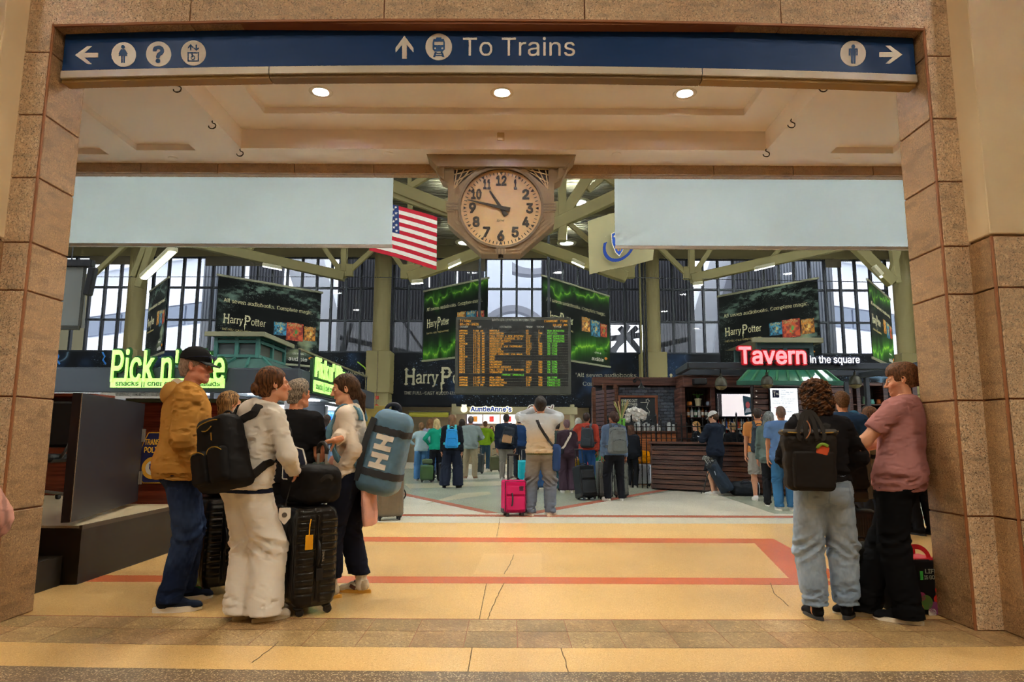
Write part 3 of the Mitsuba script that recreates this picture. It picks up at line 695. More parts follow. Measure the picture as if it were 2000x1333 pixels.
part(ck, 'front_frame', ck_ex(gfr, .06, .06), CKM, False)
for k, o in enumerate((5, 11, 17)):
 r_ = body.buffer(-o, join_style=2).difference(body.buffer(-o - 3.2, join_style=2)).difference(circ(83, (0, 0), 24))
 for t_ in tri: r_ = r_.difference(t_.buffer(2))
 part(ck, 'moulding', ck_ex(r_, .0, .012 + .0 * k), CKM, False)
part(ck, 'bezel', ck_ex(circ(83, (0, 0), 24).difference(circ(78.5, (0, 0), 24)), -.0, .03), CKD, False)
FACE = mat('d8bc8c', .55)
part(ck, 'face', ck_ex(circ(79, (0, 0), 24), .05, .01), FACE, False)
for s, t_ in zip((-1, 1), tri):
 part(ck, 'fret_backing', ck_ex(t_, .055, .003), INK, False)
 q = [LineString([(s * 93, 36 + 2), (s * (93 - 51 * k), 82)]).buffer(1.0) for k in (0.12, .4, .66)] + [LineString([(s * 42, 82), (s * 93, 36 + 46 * k)]).buffer(1.0) for k in (.35, .7, .95)]
 part(ck, 'fretwork', ck_ex(union_all(q).intersection(t_), .045, .012), FRET, False)
for a in ((-3, -8, 9, 8), ):
 for ang in (0, 90, 180, 270):
  q = affinity.rotate(sbox(79, -10, 106 if ang in (0, 180) else (94 if ang == 270 else 88), 10), ang, origin=(0, 0))
  part(ck, 'strap', ck_ex(q, .0, .02), CKM, False)
  for k in (-6, 0, 6):
   q = affinity.rotate(sbox(80, k - 1.6, 107 if ang in (0, 180) else (95 if ang == 270 else 88), k + 1.6), ang, origin=(0, 0))
   part(ck, 'strap_rib', ck_ex(q, -.018, .008), CKD, False)
cor = [(-148, 107), (148, 107), (143, 99), (126, 80), (-126, 80), (-143, 99)]
part(ck, 'cornice', ck_ex(L(cor), .30, .36), CKM, False)
part(ck, 'cornice_cap', ck_ex(sbox(-150, 105, 150, 110), .30, .39), CKD, False)
for s in (-1, 1):
 part(ck, 'bracket', ck_ex(L([(s * 104, 82), (s * 132, 84), (s * 118, 56), (s * 104, 50)]), .28, .26), CKM, False)
 part(ck, 'bracket_rib', ck_ex(L([(s * 112, 100), (s * 122, 100), (s * 120, 62), (s * 112, 56)]), -.0, .03), CKM, False)
part(ck, 'spotlight', cyl(cp(0, -100) + [0, .05, 0], cp(0, -94) + [0, .05, 0], .035, n=12), INK)
for h_ in range(1, 13):
 a = math.radians(90 - 30 * h_); R_ = 56
 g_ = fit_text(str(h_), {1: 6.5, 10: 21, 11: 15, 12: 21}.get(h_, 14), 18.5, bold=6, serif=True)
 cx, cy = R_ * math.cos(a), R_ * math.sin(a)
 g_ = affinity.translate(g_, cx - (g_.bounds[2]) / 2, cy - 9.2)
 part(ck, 'numeral', ck_ex(g_, .039, .004), INK, False)
for k in range(60):
 a = 90 - 6 * k
 q = sbox(68, -.75, 73.5, .75) if k % 5 else L([(67, 0), (73.5, -3.2), (73.5, 3.2)])
 part(ck, 'minute_mark', ck_ex(affinity.rotate(q, a, origin=(0, 0)), .039, .003), INK, False)
hour = affinity.rotate(L([(-19, -5), (-19, 5), (-6, 3.6), (40, 1.6), (42, 0), (40, -1.6), (-6, -3.6)]), 90 - 327, origin=(0, 0))
minute = affinity.rotate(L([(-18, -4.6), (-18, 4.6), (-6, 3.6), (66, 1.0), (69, 0), (66, -1.0), (-6, -3.6)]), 90 - 283.5, origin=(0, 0))
part(ck, 'hour_hand', ck_ex(hour, .03, .006), INK, False); part(ck, 'minute_hand', ck_ex(minute, .016, .006), INK, False)
part(ck, 'maker_script', ck_ex(affinity.translate(fit_text('Byrne', 14, 4.5, shear=18), -8, -27), .039, .002), mat('5c4a30'), False)
# ================================================================ two blank white banners hanging behind the header
BAN = 'material_banner'
scene[BAN] = {'type': 'principledthin', 'base_color': {'type': 'rgb', 'value': [.84, .94, 1.0]}, 'roughness': .7, 'diff_trans': 1.85, 'spec_trans': 0.0}
def banner(lab, xa, xb, seed, notch=False):
 t_ = thing('white_banner', lab, 'banner', 'blank white banners')
 Y = YH1 + .06
 x0, x1 = P(xa, 410, Y)[0], P(xb, 410, Y)[0]; zt, zb = P(1000, 335, Y)[2], P(1000, 481, Y)[2]
 nx, nz = 90, 30
 u, v = np.meshgrid(np.linspace(0, 1, nx + 1), np.linspace(0, 1, nz + 1), indexing='ij')
 x = x0 + (x1 - x0) * u; z = zb + (zt - zb) * v
 p = np.stack([x, z, x * 0], -1)
 y = Y + .05 * (meshkit.fbm(p * [.7, .9, 1], 3, seed) - .5) + .012 * (meshkit.fbm(p * [4, 2.0, 1] + [z[..., None].sum(-1)[0, 0], 0, 0], 3, seed + 5) - .5)
 if seed == 2:   # creases running from the lower inner corner
  d = np.hypot((x - x0), (z - zb)); a = np.arctan2(z - zb, x - x0)
  y += .05 * np.sin(a * 9) * np.exp(-d / .55) * (d / (d + .15))
 vv = np.stack([x, y, z], -1).reshape(-1, 3); i, j = np.meshgrid(np.arange(nx), np.arange(nz), indexing='ij'); a = i * (nz + 1) + j
 f = np.concatenate([np.stack([a, a + nz + 1, a + nz + 2], -1).reshape(-1, 3), np.stack([a, a + nz + 2, a + 1], -1).reshape(-1, 3)])
 part(t_, 'sheet', TM(vv, f), BAN, True)
 part(t_, 'bottom_rail', bar((x0 - .01, Y, zb - .01), (x1 + .01, Y, zb - .01), .05, .05, .008), mat('b9bcbc', .4, .4), False)
 part(t_, 'top_rail', bar((x0, Y, zt), (x1, Y, zt), .04, .05, .008), mat('b9bcbc', .4, .4), False)
banner('blank white banner hanging left of the clock', 60, 767, 1)
banner('blank white banner with a creased corner hanging right of the clock', 1201, 1840, 2)
# ================================================================ flags
def quad_cloth(c, nu, nv, amp=.03, seed=0, fu=5.0):
 """c: four corners TL, TR, BR, BL"""
 c = np.asarray(c, float)
 def at(u, v):
  u, v = np.asarray(u, float)[..., None], np.asarray(v, float)[..., None]
  q = c[0] * (1 - u) * (1 - v) + c[1] * u * (1 - v) + c[2] * u * v + c[3] * (1 - u) * v
  q = q.copy(); q[..., 1] += amp * np.sin(u[..., 0] * fu + v[..., 0] * 1.5 + seed) * (.4 + .6 * v[..., 0])
  return q
 return at
def cloth_patch(at, u0, u1, v0, v1, nu, nv, off=0.0):
 u, v = np.meshgrid(np.linspace(u0, u1, nu + 1), np.linspace(v0, v1, nv + 1), indexing='ij')
 p = at(u, v); p[..., 1] -= off
 i, j = np.meshgrid(np.arange(nu), np.arange(nv), indexing='ij'); a = i * (nv + 1) + j
 f = np.concatenate([np.stack([a, a + nv + 2, a + nv + 1], -1).reshape(-1, 3), np.stack([a, a + 1, a + nv + 2], -1).reshape(-1, 3)])
 return TM(p.reshape(-1, 3), f)
fl = thing('national_flag', 'red, white and blue striped flag hanging left of the clock', 'flag')
at = quad_cloth([P(712, 384, 16), P(854, 424, 16), P(852, 527, 16), P(721, 489, 16)], 20, 13, .06, 1)
RED, WHT, NAVY = mat('b0202e', .8), mat('e6e2d0', .8), mat('1d2f5c', .8)
for k in range(13):
 part(fl, 'stripe', cloth_patch(at, 0 if k > 6 else .47, 1, k / 13, (k + 1) / 13, 16, 2), WHT if k % 2 else RED, True)
part(fl, 'canton', cloth_patch(at, 0, .47, 0, 7 / 13, 10, 6), NAVY, True)
def star(r): return L([((r if k % 2 == 0 else r * .4) * math.sin(k * math.pi / 5), (r if k % 2 == 0 else r * .4) * math.cos(k * math.pi / 5)) for k in range(10)])
sm = []
for r_ in range(9):
 for k in range(6 if r_ % 2 == 0 else 5):
  u, v = (k + (.5 if r_ % 2 == 0 else 1)) / 6 * .47, (r_ + .75) / 9.5 * 7 / 13
  o = at(u, v); o = o - [0, .012, 0]
  sm.append(place(extrude(star(.042), .003), o, XW, ZW))
part(fl, 'stars', cat_(sm), WHT, False)
part(fl, 'hanging_line', tube([at(0, 0) + [-.3, 0, .09], at(1, 0) + [.3, 0, -.09]], .01, 5), STEEL_DK)
mf = thing('state_flag', 'cream flag with a blue shield emblem hanging right of the clock', 'flag')
c4 = [P(1148, 431, 16), P(1290, 390, 16), P(1275, 508, 16), P(1151, 537, 16)]
at = quad_cloth(c4, 20, 13, .05, 2, 6)
MFM = mat('aaa478', .85)
part(mf, 'cloth', cloth_patch(at, 0, 1, 0, 1, 24, 14), MFM, True)
part(mf, 'hem', cloth_patch(at, 0, 1, .96, 1, 24, 1, .006), mat('aaa377', .85), True)
o = P(1207, 478, 16) - [0, .17, 0]; k_ = 16.5 / 1333
shield = L([(-16, 22), (0, 26), (16, 22), (15, 2), (8, -18), (0, -28), (-8, -18), (-15, 2)])
e1, e2 = c4[1] - c4[0], c4[0] - c4[3]
e1 = np.array([e1[0], 0, e1[2]]); e2 = ZW
em = lambda g_, d: TM((lambda v: o + np.outer(v[:, 0], e1 / np.linalg.norm(e1)) + np.outer(v[:, 1], ZW) - np.outer(v[:, 2] + d, [0, 1.0, 0]))(extrude(affinity.scale(g_, k_, k_, origin=(0, 0)), .003).vertices), extrude(affinity.scale(g_, k_, k_, origin=(0, 0)), .003).faces)
part(mf, 'ribbon', em(circ(33, (0, -4)).difference(circ(27, (0, -4))).difference(sbox(-40, 8, 40, 40)), 0), mat('26408c', .8), False)
part(mf, 'shield', em(shield, 0), mat('2a4fa6', .8), False)
part(mf, 'shield_border', em(shield.difference(shield.buffer(-1.6)), .004), mat('e8e2c8', .8), False)
fig = union_all([circ(2.6, (0, 9)), L([(-4, 6), (4, 6), (4.5, -8), (3, -17), (.8, -17), (0, -8), (-.8, -17), (-3, -17), (-4.5, -8)]), L([(5, 7), (9, -12), (8, -12)])])
part(mf, 'figure', em(fig, .004), mat('c79a3c', .7), False)
part(mf, 'star', em(affinity.translate(star(3.4), -9, 15), .004), WHT, False)
part(mf, 'hanging_line', tube([at(0, 0) + [-.3, 0, -.09], at(1, 0) + [.3, 0, .09]], .01, 5), STEEL_DK)
# ================================================================ hanging advertising banners
def uvquad(c):
 c = np.asarray(c, float)
 return trimesh.Trimesh(c, [[0, 2, 1], [0, 3, 2]], process=False), np.array([[0, 1], [1, 1], [1, 0], [0, 0]], float)
def print_smoke(p, n, uv):
 u, v = uv.x - .52, uv.y - .5
 w = fbm(uv.x * 6, uv.y * 9, 1.0, 4); w2 = fbm(uv.x * 16 + 4, uv.y * 26, 3.0, 3)
 r = dr.sqrt(dr.square(u / .56) + dr.square(v / .50)) + (w - .5) * .35
 ring = smoothstep(.74, .86, r) * smoothstep(1.12, .95, r) * smoothstep(-.30, .0, v + u * .5 + .1 * w)
 low = smoothstep(.64, .74, r) * smoothstep(.9, .8, r) * smoothstep(.05, .3, u) * smoothstep(.0, -.2, v)
 st = smoothstep(.80, .84, noise(uv.x * 150, uv.y * 120)) * smoothstep(.55, .8, r) * smoothstep(1.2, .9, r)
 c = mix(lin('060807'), lin('5a6e62'), ring * (.25 + .75 * w2) * smoothstep(.35, .7, w2))
 return mix(mix(c, lin('9aa37c'), low * w2 * .8), lin('67756c'), st * .5)
def print_bolt(p, n, uv):
 w = fbm(uv.x * 9, uv.y * 3, 2.0, 4); w2 = fbm(uv.x * 14, uv.y * 14, 5.0, 3)
 y1 = .80 + .16 * uv.x + (w - .5) * .30
 y2 = .10 + .20 * uv.x + (fbm(uv.x * 7 + 3, 9.0, 1.0, 4) - .5) * .4
 d1, d2 = dr.abs(uv.y - y1), dr.abs(uv.y - y2)
 g1 = dr.exp(-d1 * 26) * smoothstep(.3, .6, w2 + .15); g2 = dr.exp(-d2 * 16) * smoothstep(.25, .6, w2 + .2)
 core = dr.exp(-d1 * 130) * .8 + dr.exp(-d2 * 80) * .9
 c = mix(lin('070a08'), lin('3c7d20'), dr.minimum((g1 + g2 * 1.3) * .7, 1))
 return mix(c, lin('9cc23a'), dr.minimum(.75 * core * smoothstep(.35, .55, w2), 1))
def print_cover(base, a, b):
 def fn(p, n, uv):
  w = fbm(uv.x * 6, uv.y * 7, 4.0, 4); r = dr.sqrt(dr.square(uv.x - .5) + dr.square(uv.y - .45))
  c = mix(base, a, smoothstep(.4, .6, w)); return mix(c, b, smoothstep(.32, .1, r) * smoothstep(.45, .6, fbm(uv.x * 9 + 4, uv.y * 9, 1.0, 2)))
 return fn
M_SMOKE, M_BOLT = mat(mikit.proc(print_smoke), .85, 0, .15), mat(mikit.proc(print_bolt), .85, 0, .15)
COVERS = [mat(mikit.proc(print_cover(lin(a), lin(b), lin(c))), .5) for a, b, c in (('14384c', '2f7f9a', 'd2b96a'), ('7a1c14', 'c2502a', '3f7f34'), ('6a3a12', 'd08a30', 'e9d27a'))]
CREAM = mat('d8d0a6', .6); GOLDTXT = mat('c9b77a', .6); OFFW = mat('e4e0d2', .6); ORANGE = mat('e08a1e', .5)
def title_art():
 """the spiky two-word title, drawn as tall serif lettering with a long pointed P stroke"""
 a = text('H', 1.35, bold=2, serif=True, squeeze=.62); g = [a]
 x = a.bounds[2] + .02
 b2 = text('arry', 1.0, bold=1, serif=True, squeeze=.66); g.append(affinity.translate(b2, x, .12)); x += b2.bounds[2] + .12
 p_ = text('P', 1.35, bold=2, serif=True, squeeze=.72); g += [affinity.translate(p_, x, .1), L([(x + .04, .2), (x + .20, .2), (x + .15, -.25), (x + .2, -.25), (x + .1, -.75), (x + .09, -.35), (x + .05, -.35)])]; x += p_.bounds[2] + .02
 c_ = text('otter', 1.0, bold=1, serif=True, squeeze=.66); g.append(affinity.translate(c_, x, .12))
 return union_all([q.buffer(0) for q in g])
TITLE = title_art()
TW = TITLE.bounds[2]
def ad_banner(lab, tl, tr, blp, brp, Yl, Yr, style, items):
 t_ = thing('advertising_banner', lab, 'banner', 'hanging audiobook banners')
 TL, TR = P(*tl, Yl), P(*tr, Yr); BL, BRr = P(*blp, Yl), P(*brp, Yr)
 zt, zb = (TL[2] + TR[2]) / 2, (BL[2] + BRr[2]) / 2
 xl, xr = (TL[0] + BL[0]) / 2, (TR[0] + BRr[0]) / 2
 c = [(xl, Yl, zt), (xr, Yr, zt), (xr, Yr, zb), (xl, Yl, zb)]
 ex = np.array([xr - xl, Yr - Yl, 0]); w = np.linalg.norm(ex); ex /= w; h = zt - zb
 nrm = np.cross(ex, ZW)
 if nrm[1] > 0: nrm = -nrm
 m, uv = uvquad(c)
 part(t_, 'printed_sheet', m, M_SMOKE if style == 'smoke' else M_BOLT, False, uv=uv)
 part(t_, 'back_sheet', TM(np.asarray(c) - nrm * .02, [[0, 1, 2], [0, 2, 3]]), SOFT_BLACK, False)
 rod = mat('8b8a72', .4, .4)
 for z in (zt, zb): part(t_, 'rod', bar(np.array(c[0] if z == zt else c[3]) - nrm * .01 - ex * .06, np.array(c[1] if z == zt else c[2]) - nrm * .01 + ex * .06, .05, .07, .01), rod, False)
 O = np.array(c[3]) + nrm * .006
 for q in items:
  kind, u, v, ww, hh, m_ = q[:6]
  o = O + ex * w * u + ZW * h * v
  if kind == 'title': g_ = affinity.scale(TITLE, w * ww / TW, h * hh / 1.35, origin=(0, 0))
  elif kind == 'cover':
   cc_ = [o + ZW * h * hh, o + ex * w * ww + ZW * h * hh, o + ex * w * ww, o]
   mm, uv2 = uvquad(cc_); part(t_, 'book_cover', mm, COVERS[m_], False, uv=uv2)
   g_ = affinity.scale(TITLE, w * ww * .8 / TW, h * hh * .16, origin=(0, 0))
   part(t_, 'cover_lettering', place(extrude(g_, .004), o + ex * w * ww * .1 + ZW * h * hh * .78 + nrm * .002, ex, ZW), GOLDTXT, False); continue
  elif kind == 'arcs':
   g_ = union_all([LineString([(-s, s * .45), (0, 0 - s * .1 + .0), (s, s * .45)]).buffer(.09, cap_style=2) for s in (.4, .75, 1.1)])
   g_ = union_all([affinity.translate(LineString([(-k, 0), (0, -k * .62), (k, 0)]).buffer(.11, cap_style=2), 0, -.5 + k * .75) for k in (.95,)] + [LineString([(-k * math.cos(a), .0 + k * .62 * math.sin(a)) for a in np.linspace(.15, math.pi - .15, 9)]).buffer(.1) for k in (.35, .65, .95)])
   g_ = affinity.scale(g_, w * ww / 2, h * hh / 1.3, origin=(0, 0))
  else: g_ = fit_text(kind, w * ww, h * hh, serif=q[6] if len(q) > 6 else True, bold=1 if len(q) > 6 and not q[6] else 0, thin=1 if not (len(q) > 6 and not q[6]) else 0)
  part(t_, 'lettering' if kind != 'arcs' else 'logo_arcs', place(extrude(g_, .004), o, ex, ZW), m_, False)
 return t_
big = [('All seven audiobooks. Complete magic.', .055, .685, .86, .048, CREAM), ('title', .06, .43, .39, .115, CREAM), ('THE FULL-CAST AUDIO EDITIONS', .055, .345, .39, .025, GOLDTXT), ('cover', .53, .36, .125, .165, 0), ('cover', .655, .31, .17, .23, 1), ('cover', .835, .33, .12, .185, 2),
  ('LISTEN ON', .73, .135, .11, .022, OFFW, False), ('audible', .69, .055, .19, .05, OFFW, False), ('arcs', .92, .095, .055, .05, ORANGE)]
bolt = [('All seven audiobooks. Complete magic.', .05, .70, .88, .045, CREAM), ('title', .06, .46, .36, .12, CREAM), ('THE FULL-CAST AUDIO EDITIONS', .06, .37, .36, .022, GOLDTXT), ('cover', .55, .42, .13, .19, 2), ('cover', .69, .38, .15, .22, 0), ('cover', .845, .40, .11, .18, 1),
  ('LISTEN ON', .74, .155, .11, .02, OFFW, False), ('audible', .70, .055, .19, .05, OFFW, False), ('arcs', .93, .10, .05, .05, ORANGE)]
ad_banner('large black banner with grey smoke swirl and three book covers hanging above the green-roofed kiosk', (425, 537), (628, 572), (419, 700), (621, 717), 19, 21.35, 'smoke', big)
ad_banner('black banner with green lightning hanging left of the departure board', (828, 575), (953, 537), (826, 714), (951, 683), 25, 22.8, 'bolt', bolt)
ad_banner('black banner with green lightning hanging right of the departure board', (1059, 537), (1190, 580), (1060, 684), (1191, 728), 22.8, 26.2, 'bolt', bolt)
ad_banner('large black banner with grey smoke swirl hanging above the red lit letters', (1403, 580), (1597, 543), (1408, 722), (1603, 700), 22.7, 20, 'smoke', big)
ad_banner('narrow steeply angled banner hanging beside the leftmost column', (291, 571), (329, 541), (283, 703), (318, 690), 21.5, 19.5, 'smoke', bolt)
ad_banner('narrow steeply angled banner hanging near the right edge of the arch', (1697, 545), (1740, 586), (1704, 711), (1746, 709), 18, 20.6, 'bolt', bolt)
# ---------------------------------------------------------------- printed wall hoarding under the windows
YP = YW - .14
def print_dark(p, n, uv):
 w = fbm(p.x * .8, p.z * .8, 1.0, 4); st = smoothstep(.86, .92, noise(p.x * 26, p.z * 26, 3.0)) * smoothstep(.5, .7, fbm(p.x * .5, p.z * .5, 7.0, 2))
 bolt_ = dr.exp(-dr.abs(noise(p.x * .55 + 3, p.z * 1.6) - .5) * 60) * smoothstep(.6, .75, noise(p.x * .23 + 9, 4.0))
 return mix(mix(lin('0a0b0f'), lin('16243a'), smoothstep(.5, .8, w)), lin('7d9cb8'), dr.minimum(st * .5 + bolt_ * .6, 1))
M_DARK = mat(mikit.proc(print_dark), .8, 0, .15)
hb = [-26] + [P(x, 740, YP)[0] for x in (607, 733, 757, 1130, 1262, 1284)] + [24]
for i, (a, b2) in enumerate(((0, 1), (1, 2), (3, 4), (4, 5), (6, 7))):
 t_ = thing('wall_poster', ('long dark printed hoarding with blue bolts behind the snack kiosk', 'black printed hoarding with a green bolt left of the second column', 'black printed hoarding with large title lettering under the middle windows', 'black printed hoarding with pale lettering above the bar wall', 'dark printed hoarding behind the bar roof')[i], 'poster', 'printed hoardings under the windows')
 x0, x1 = hb[a], hb[b2]; m, uv = uvquad([(x0, YP, 5.12), (x1, YP, 5.12), (x1, YP, 2.66), (x0, YP, 2.66)])
 part(t_, 'panel', bb(x0, x1, YP, YP + .03, 2.66, 5.12, 0), M_DARK, False)
 def wl_(s_, px, py, w, h, m_, serif=True, title=False):
  o = P(px, py, YP) - [0, .004, 0]
  g_ = affinity.scale(TITLE, w / TW, h / 1.35, origin=(0, 0)) if title else fit_text(s_, w, h, serif=serif)
  part(t_, 'lettering', place(extrude(g_, .004), o, XW, ZW), m_, False)
 k = YP / 1333 * 1.01
 if i == 2:
  wl_('', 789, 752, 145 * k, 32 * k, mat('b5ad8e', .6), title=True); wl_('THE FULL-CAST AUDIO EDITIONS', 789, 771, 125 * k, 6 * k, mat('a8a28c', .6))
 if i == 3: wl_("'All seven audiobooks.", 1124, 737, 121 * k, 8 * k, mat('8f8a78', .6)); wl_('Complete magic.', 1138, 754, 90 * k, 8 * k, mat('8f8a78', .6))
 if i == 1:
  wl_('All seven audiobooks.', 600, 733, 113 * k, 8.5 * k, mat('c9c2a4', .6))
  q = [P(x, y, YP) - [0, .006, 0] for x, y in ((698, 707), (712, 718), (722, 735), (731, 747))]
  part(t_, 'green_bolt', tube(np.array(q), 0, flat=(.06, .004), up=(0, -1, 0)), mat('9dbf3a', .6), False)
 if i == 0:
  for xx in (112, 202):
   q = [P(xx + a_, b_, YP) - [0, .006, 0] for a_, b_ in ((-2, 688), (3, 697), (-1, 703), (5, 712))]
   part(t_, 'blue_bolt', tube(np.array(q), 0, flat=(.08, .004), up=(0, -1, 0)), mat('3d86d8', .5), False)
 if i == 4: wl_('', 1296, 757, 120 * k, 26 * k, mat('b5ad8e', .6), title=True)
# ================================================================ departure board
YBD = 22.0
db = thing('departure_board', 'dark electronic train information board with orange and green lettering', 'display board')
a, b2 = P(890, 619, YBD), P(1116, 771, YBD)
part(db, 'cabinet', bb(a[0], b2[0], YBD, YBD + .4, b2[2], a[2], .02), mat('33322a', .5), False)
part(db, 'screen', bb(a[0] + .1, b2[0] - .1, YBD - .012, YBD + .02, b2[2] + .25, a[2] - .1, .004), mat('15140f', .4), False)
for px in (936, 1072):
 q = P(px, 640, YBD + .3); part(db, 'hanger', cyl((q[0], q[1], a[2]), (q[0], q[1], 10.55), .045, n=10), STEEL_DK)
S = YBD / 1333 * 1.004
def brow(px, py, s_, h=4.6, w=None, kind='mono'):
 o = P(px, py, YBD)
 g_ = text(s_, h * S, kind=kind, tol=1.6) if w is None else fit_text(s_, w * S, h * S, kind=kind, tol=1.6)
 return place(extrude(g_, .003), o - [0, .016, 0], XW, ZW)
ORG, GRN = glow((1, .42, .04), .26), glow((.3, .9, .06), .2)
EO, EG = mat('9a6218'), mat('3f8f20')
rows_b = [('AMTRAK', '9:40 AM', 'NORFOLK', '93', '7', 'NOW BOARDING'), ('AMTRAK', '10:25 AM', 'WASHINGTON', '95', 'TBD', 'DELAYED'), ('MBTA', '10:50 AM', 'FALL RIVER & NEW BEDFORD', '1915', '11', 'NOW BOARDING'), ('MBTA', '10:50 AM', 'WORCESTER (EXPRESS TO W', '523', '2', 'NOW BOARDING'), ('MBTA', '10:50 AM', 'NEEDHAM HEIGHTS', '622', '5', 'NOW BOARDING'),
   ('AMTRAK', '11:05 AM', 'WASHINGTON', '2153', 'TBD', 'ON TIME'), ('MBTA', '11:17 AM', 'READVILLE VIA FAIRMOUNT', '1633', 'TBD', 'ON TIME'), ('MBTA', '11:19 AM', 'KINGSTON', '1037', 'TBD', 'ON TIME'), ('MBTA', '11:20 AM', 'PROVIDENCE', '831', 'TBD', 'ON TIME'), ('MBTA', '11:28 AM', 'FORGE PARK/495 VIA WALK', '725', 'TBD', 'ON TIME'),
   ('AMTRAK', '11:40 AM', 'WORC', '', '', ''), ('MBTA', '11:45 AM', 'WORC', '', '', ''), ('MBTA', '11:45 AM', 'GREENBUSH', '1065', 'TBD', 'ON TIME'), ('MBTA', '11:47 AM', 'FAIRMOUNT', '1637', 'TBD', 'ON TIME'), ('MBTA', '11:50 AM', 'NEEDHAM HEIGHTS', '607', 'TBD', 'ON TIME'), ('MBTA', '12:00 PM', 'FALL RIVER & NEW BEDFORD', '1917', 'TBD', 'ON TIME'), ('MBTA', '12:05 PM', 'STOUGHTON', '907', 'TBD', 'ON TIME'),
   None, ('AMTRAK', '11:07 AM', 'NEW YORK', '2190', 'TBD', 'ON TIME'), ('AMTRAK', '11:44 AM', 'WASHINGTON', '2150', 'TBD', 'CANCELLED'), ('AMTRAK', '12:00 PM', 'PHILADELPHIA', '130', 'TBD', 'CANCELLED'), ('AMTRAK', '1:11 PM', 'WASHINGTON', '170', 'TBD', 'CANCELLED')]
cols = (897, 924, 956, 1027, 1051, 1069)
for i, r_ in enumerate(rows_b):
 py = 648.3 + i * 5.06
 if r_ is None:
  [part(db, 'green_text_row', brow(x, py, w_, 3.4), EG, False, emitter=GRN) for x, w_ in ((980, 'AMTRAK'), (1001, 'ARRIVALS'))]; continue
 part(db, 'orange_text_row', cat_([brow(cols[k], py, r_[k], 3.4) for k in range(5) if r_[k]]), EO, False, emitter=ORG)
 if r_[5]: part(db, 'green_text_row', brow(cols[5], py, r_[5], 3.4), EG, False, emitter=GRN)
 part(db, 'row_line', bar(P(897, py + 1.0, YBD) - [0, .013, 0], P(1110, py + 1.0, YBD) - [0, .013, 0], .004, .012, 0), mat('3a3a32', .5), False)
part(db, 'orange_text_row', cat_([brow(898, 629, 'Friday', 4.6), brow(898, 636, '05-29-2026', 4.6), brow(1063, 630, 'CURRENT TIME', 4.4, 46), brow(1079, 637.5, '10:43 AM', 4.4)]), EO, False, emitter=ORG)
part(db, 'white_heading', cat_([brow(961, 627.5, 'SOUTH STATION TRAIN INFORMATION', 4.4, 85, 'sans'), *[brow(x, 640.5, s_, 3, w, 'sans') for x, s_, w in ((898, 'CARRIER', 16), (931, 'TIME', 9), (976, 'DESTINATION', 23), (1027, 'TRAIN#', 13), (1048, 'TRACK#', 14), (1082, 'STATUS', 14))]]), OFFW, False)
# ================================================================ snack kiosk on the left
DKF = mat('2b3036', .55, 0, .3); GREENST = mat('2f5a50', .5); LIMEF = mat('bff08a', .6)
LIME = glow((.30, .85, .12), .5, .02); SHOPW = mat('e9eef2', .6)
kx, ky = -4.7, 15.0
kz0, kz1 = P(583, 768, ky)[2], P(583, 721, ky)[2]
kf = thing('snack_kiosk', 'dark snack kiosk with lit green lettering on its fascia', 'kiosk')
part(kf, 'fascia', bb(-15.5, kx, ky, ky + .18, kz0, kz1, .015), DKF, False)
part(kf, 'side_fascia', bb(kx - .18, kx, ky + .19, 23.4, kz0, kz1, .015), DKF, False)
part(kf, 'roof_slab', bb(-15.5, kx - .02, ky + .02, 23.4, kz1 - .06, kz1 + .02, .01), DKF, False)
part(kf, 'soffit', bb(-15.5, kx - .19, ky + .19, 23.4, kz0 + .05, kz0 + .11, .01), SHOPW, False)
part(kf, 'corner_post', bb(kx - .30, kx - .02, ky + .04, ky + .3, 0, kz0, .01), mat('c9ccd2', .4, .3), False)
part(kf, 'back_panel', bb(-15.5, kx - 2.4, 17.6, 17.8, 0, kz0 + .05, .01), mat('c8ccd0', .5), False)
part(kf, 'inner_panel', bb(kx - 2.2, kx - 2.1, 15.6, 23.3, 0, kz0 + .05, .01), mat('3a3d44', .5), False)
part(kf, 'counter', bb(-15.5, kx - .35, ky + .05, ky + .7, 0, 1.0, .02), mat('4a2a18', .5), False)
for x in (-13.5, -11.3, -9.2, -7.2, -5.9): part(kf, 'soffit_light', bb(x - .25, x + .25, ky + .9, ky + 1.3, kz0 + .02, kz0 + .048, .004), LAMP_W, False, emitter=glow((.85, .93, 1), 6, .15))
for y in (16.6, 18.6, 20.6, 22.4): part(kf, 'soffit_light', bb(kx - 1.2, kx - .6, y - .3, y + .3, kz0 + .02, kz0 + .048, .004), LAMP_W, False, emitter=glow((.85, .93, 1), 9, .15))
# main sign on the fascia
def sheet(parent, name, geom, px, py, Y, m, d=.05, lift=.06, emitter=None, label=None):
 o = P(px, py, Y) - [0, lift, 0]
 kw = {'emitter': emitter} if emitter else {}
 return part(parent, name, place(extrude(geom, d), o, XW, ZW), m, False, label=label, **kw)
kp = ky / 1333 * 1.0
g_ = fit_text("Pick n' Bite", 222 * kp, 60 * kp, bold=3)
pk = P(219, 751, ky)
for i, ch in enumerate(sorted([q for q in g_.geoms], key=lambda q: q.bounds[0])):
 part(kf, 'lit_letter', place(extrude(ch.buffer(-.012), .05), pk - [0, .07, 0] + [0, 0, .06], XW, ZW), LIMEF, False, emitter=LIME)
 part(kf, 'letter_halo', place(extrude(Polygon(ch.exterior).buffer(.03), .02), pk - [0, .02, 0] + [0, 0, .06], XW, ZW), mat('0d3a14', .6), False)
a, b2 = P(218, 756, ky), P(441, 739, ky)
part(kf, 'lit_strip', bb(a[0], b2[0], ky - .07, ky - .02, a[2] - .02, a[2] + .19, .006), LIMEF, False, emitter=LIME)
g_ = fit_text('snacks || chef created || salads', (432 - 229) * kp, .105, serif=True, bold=1)
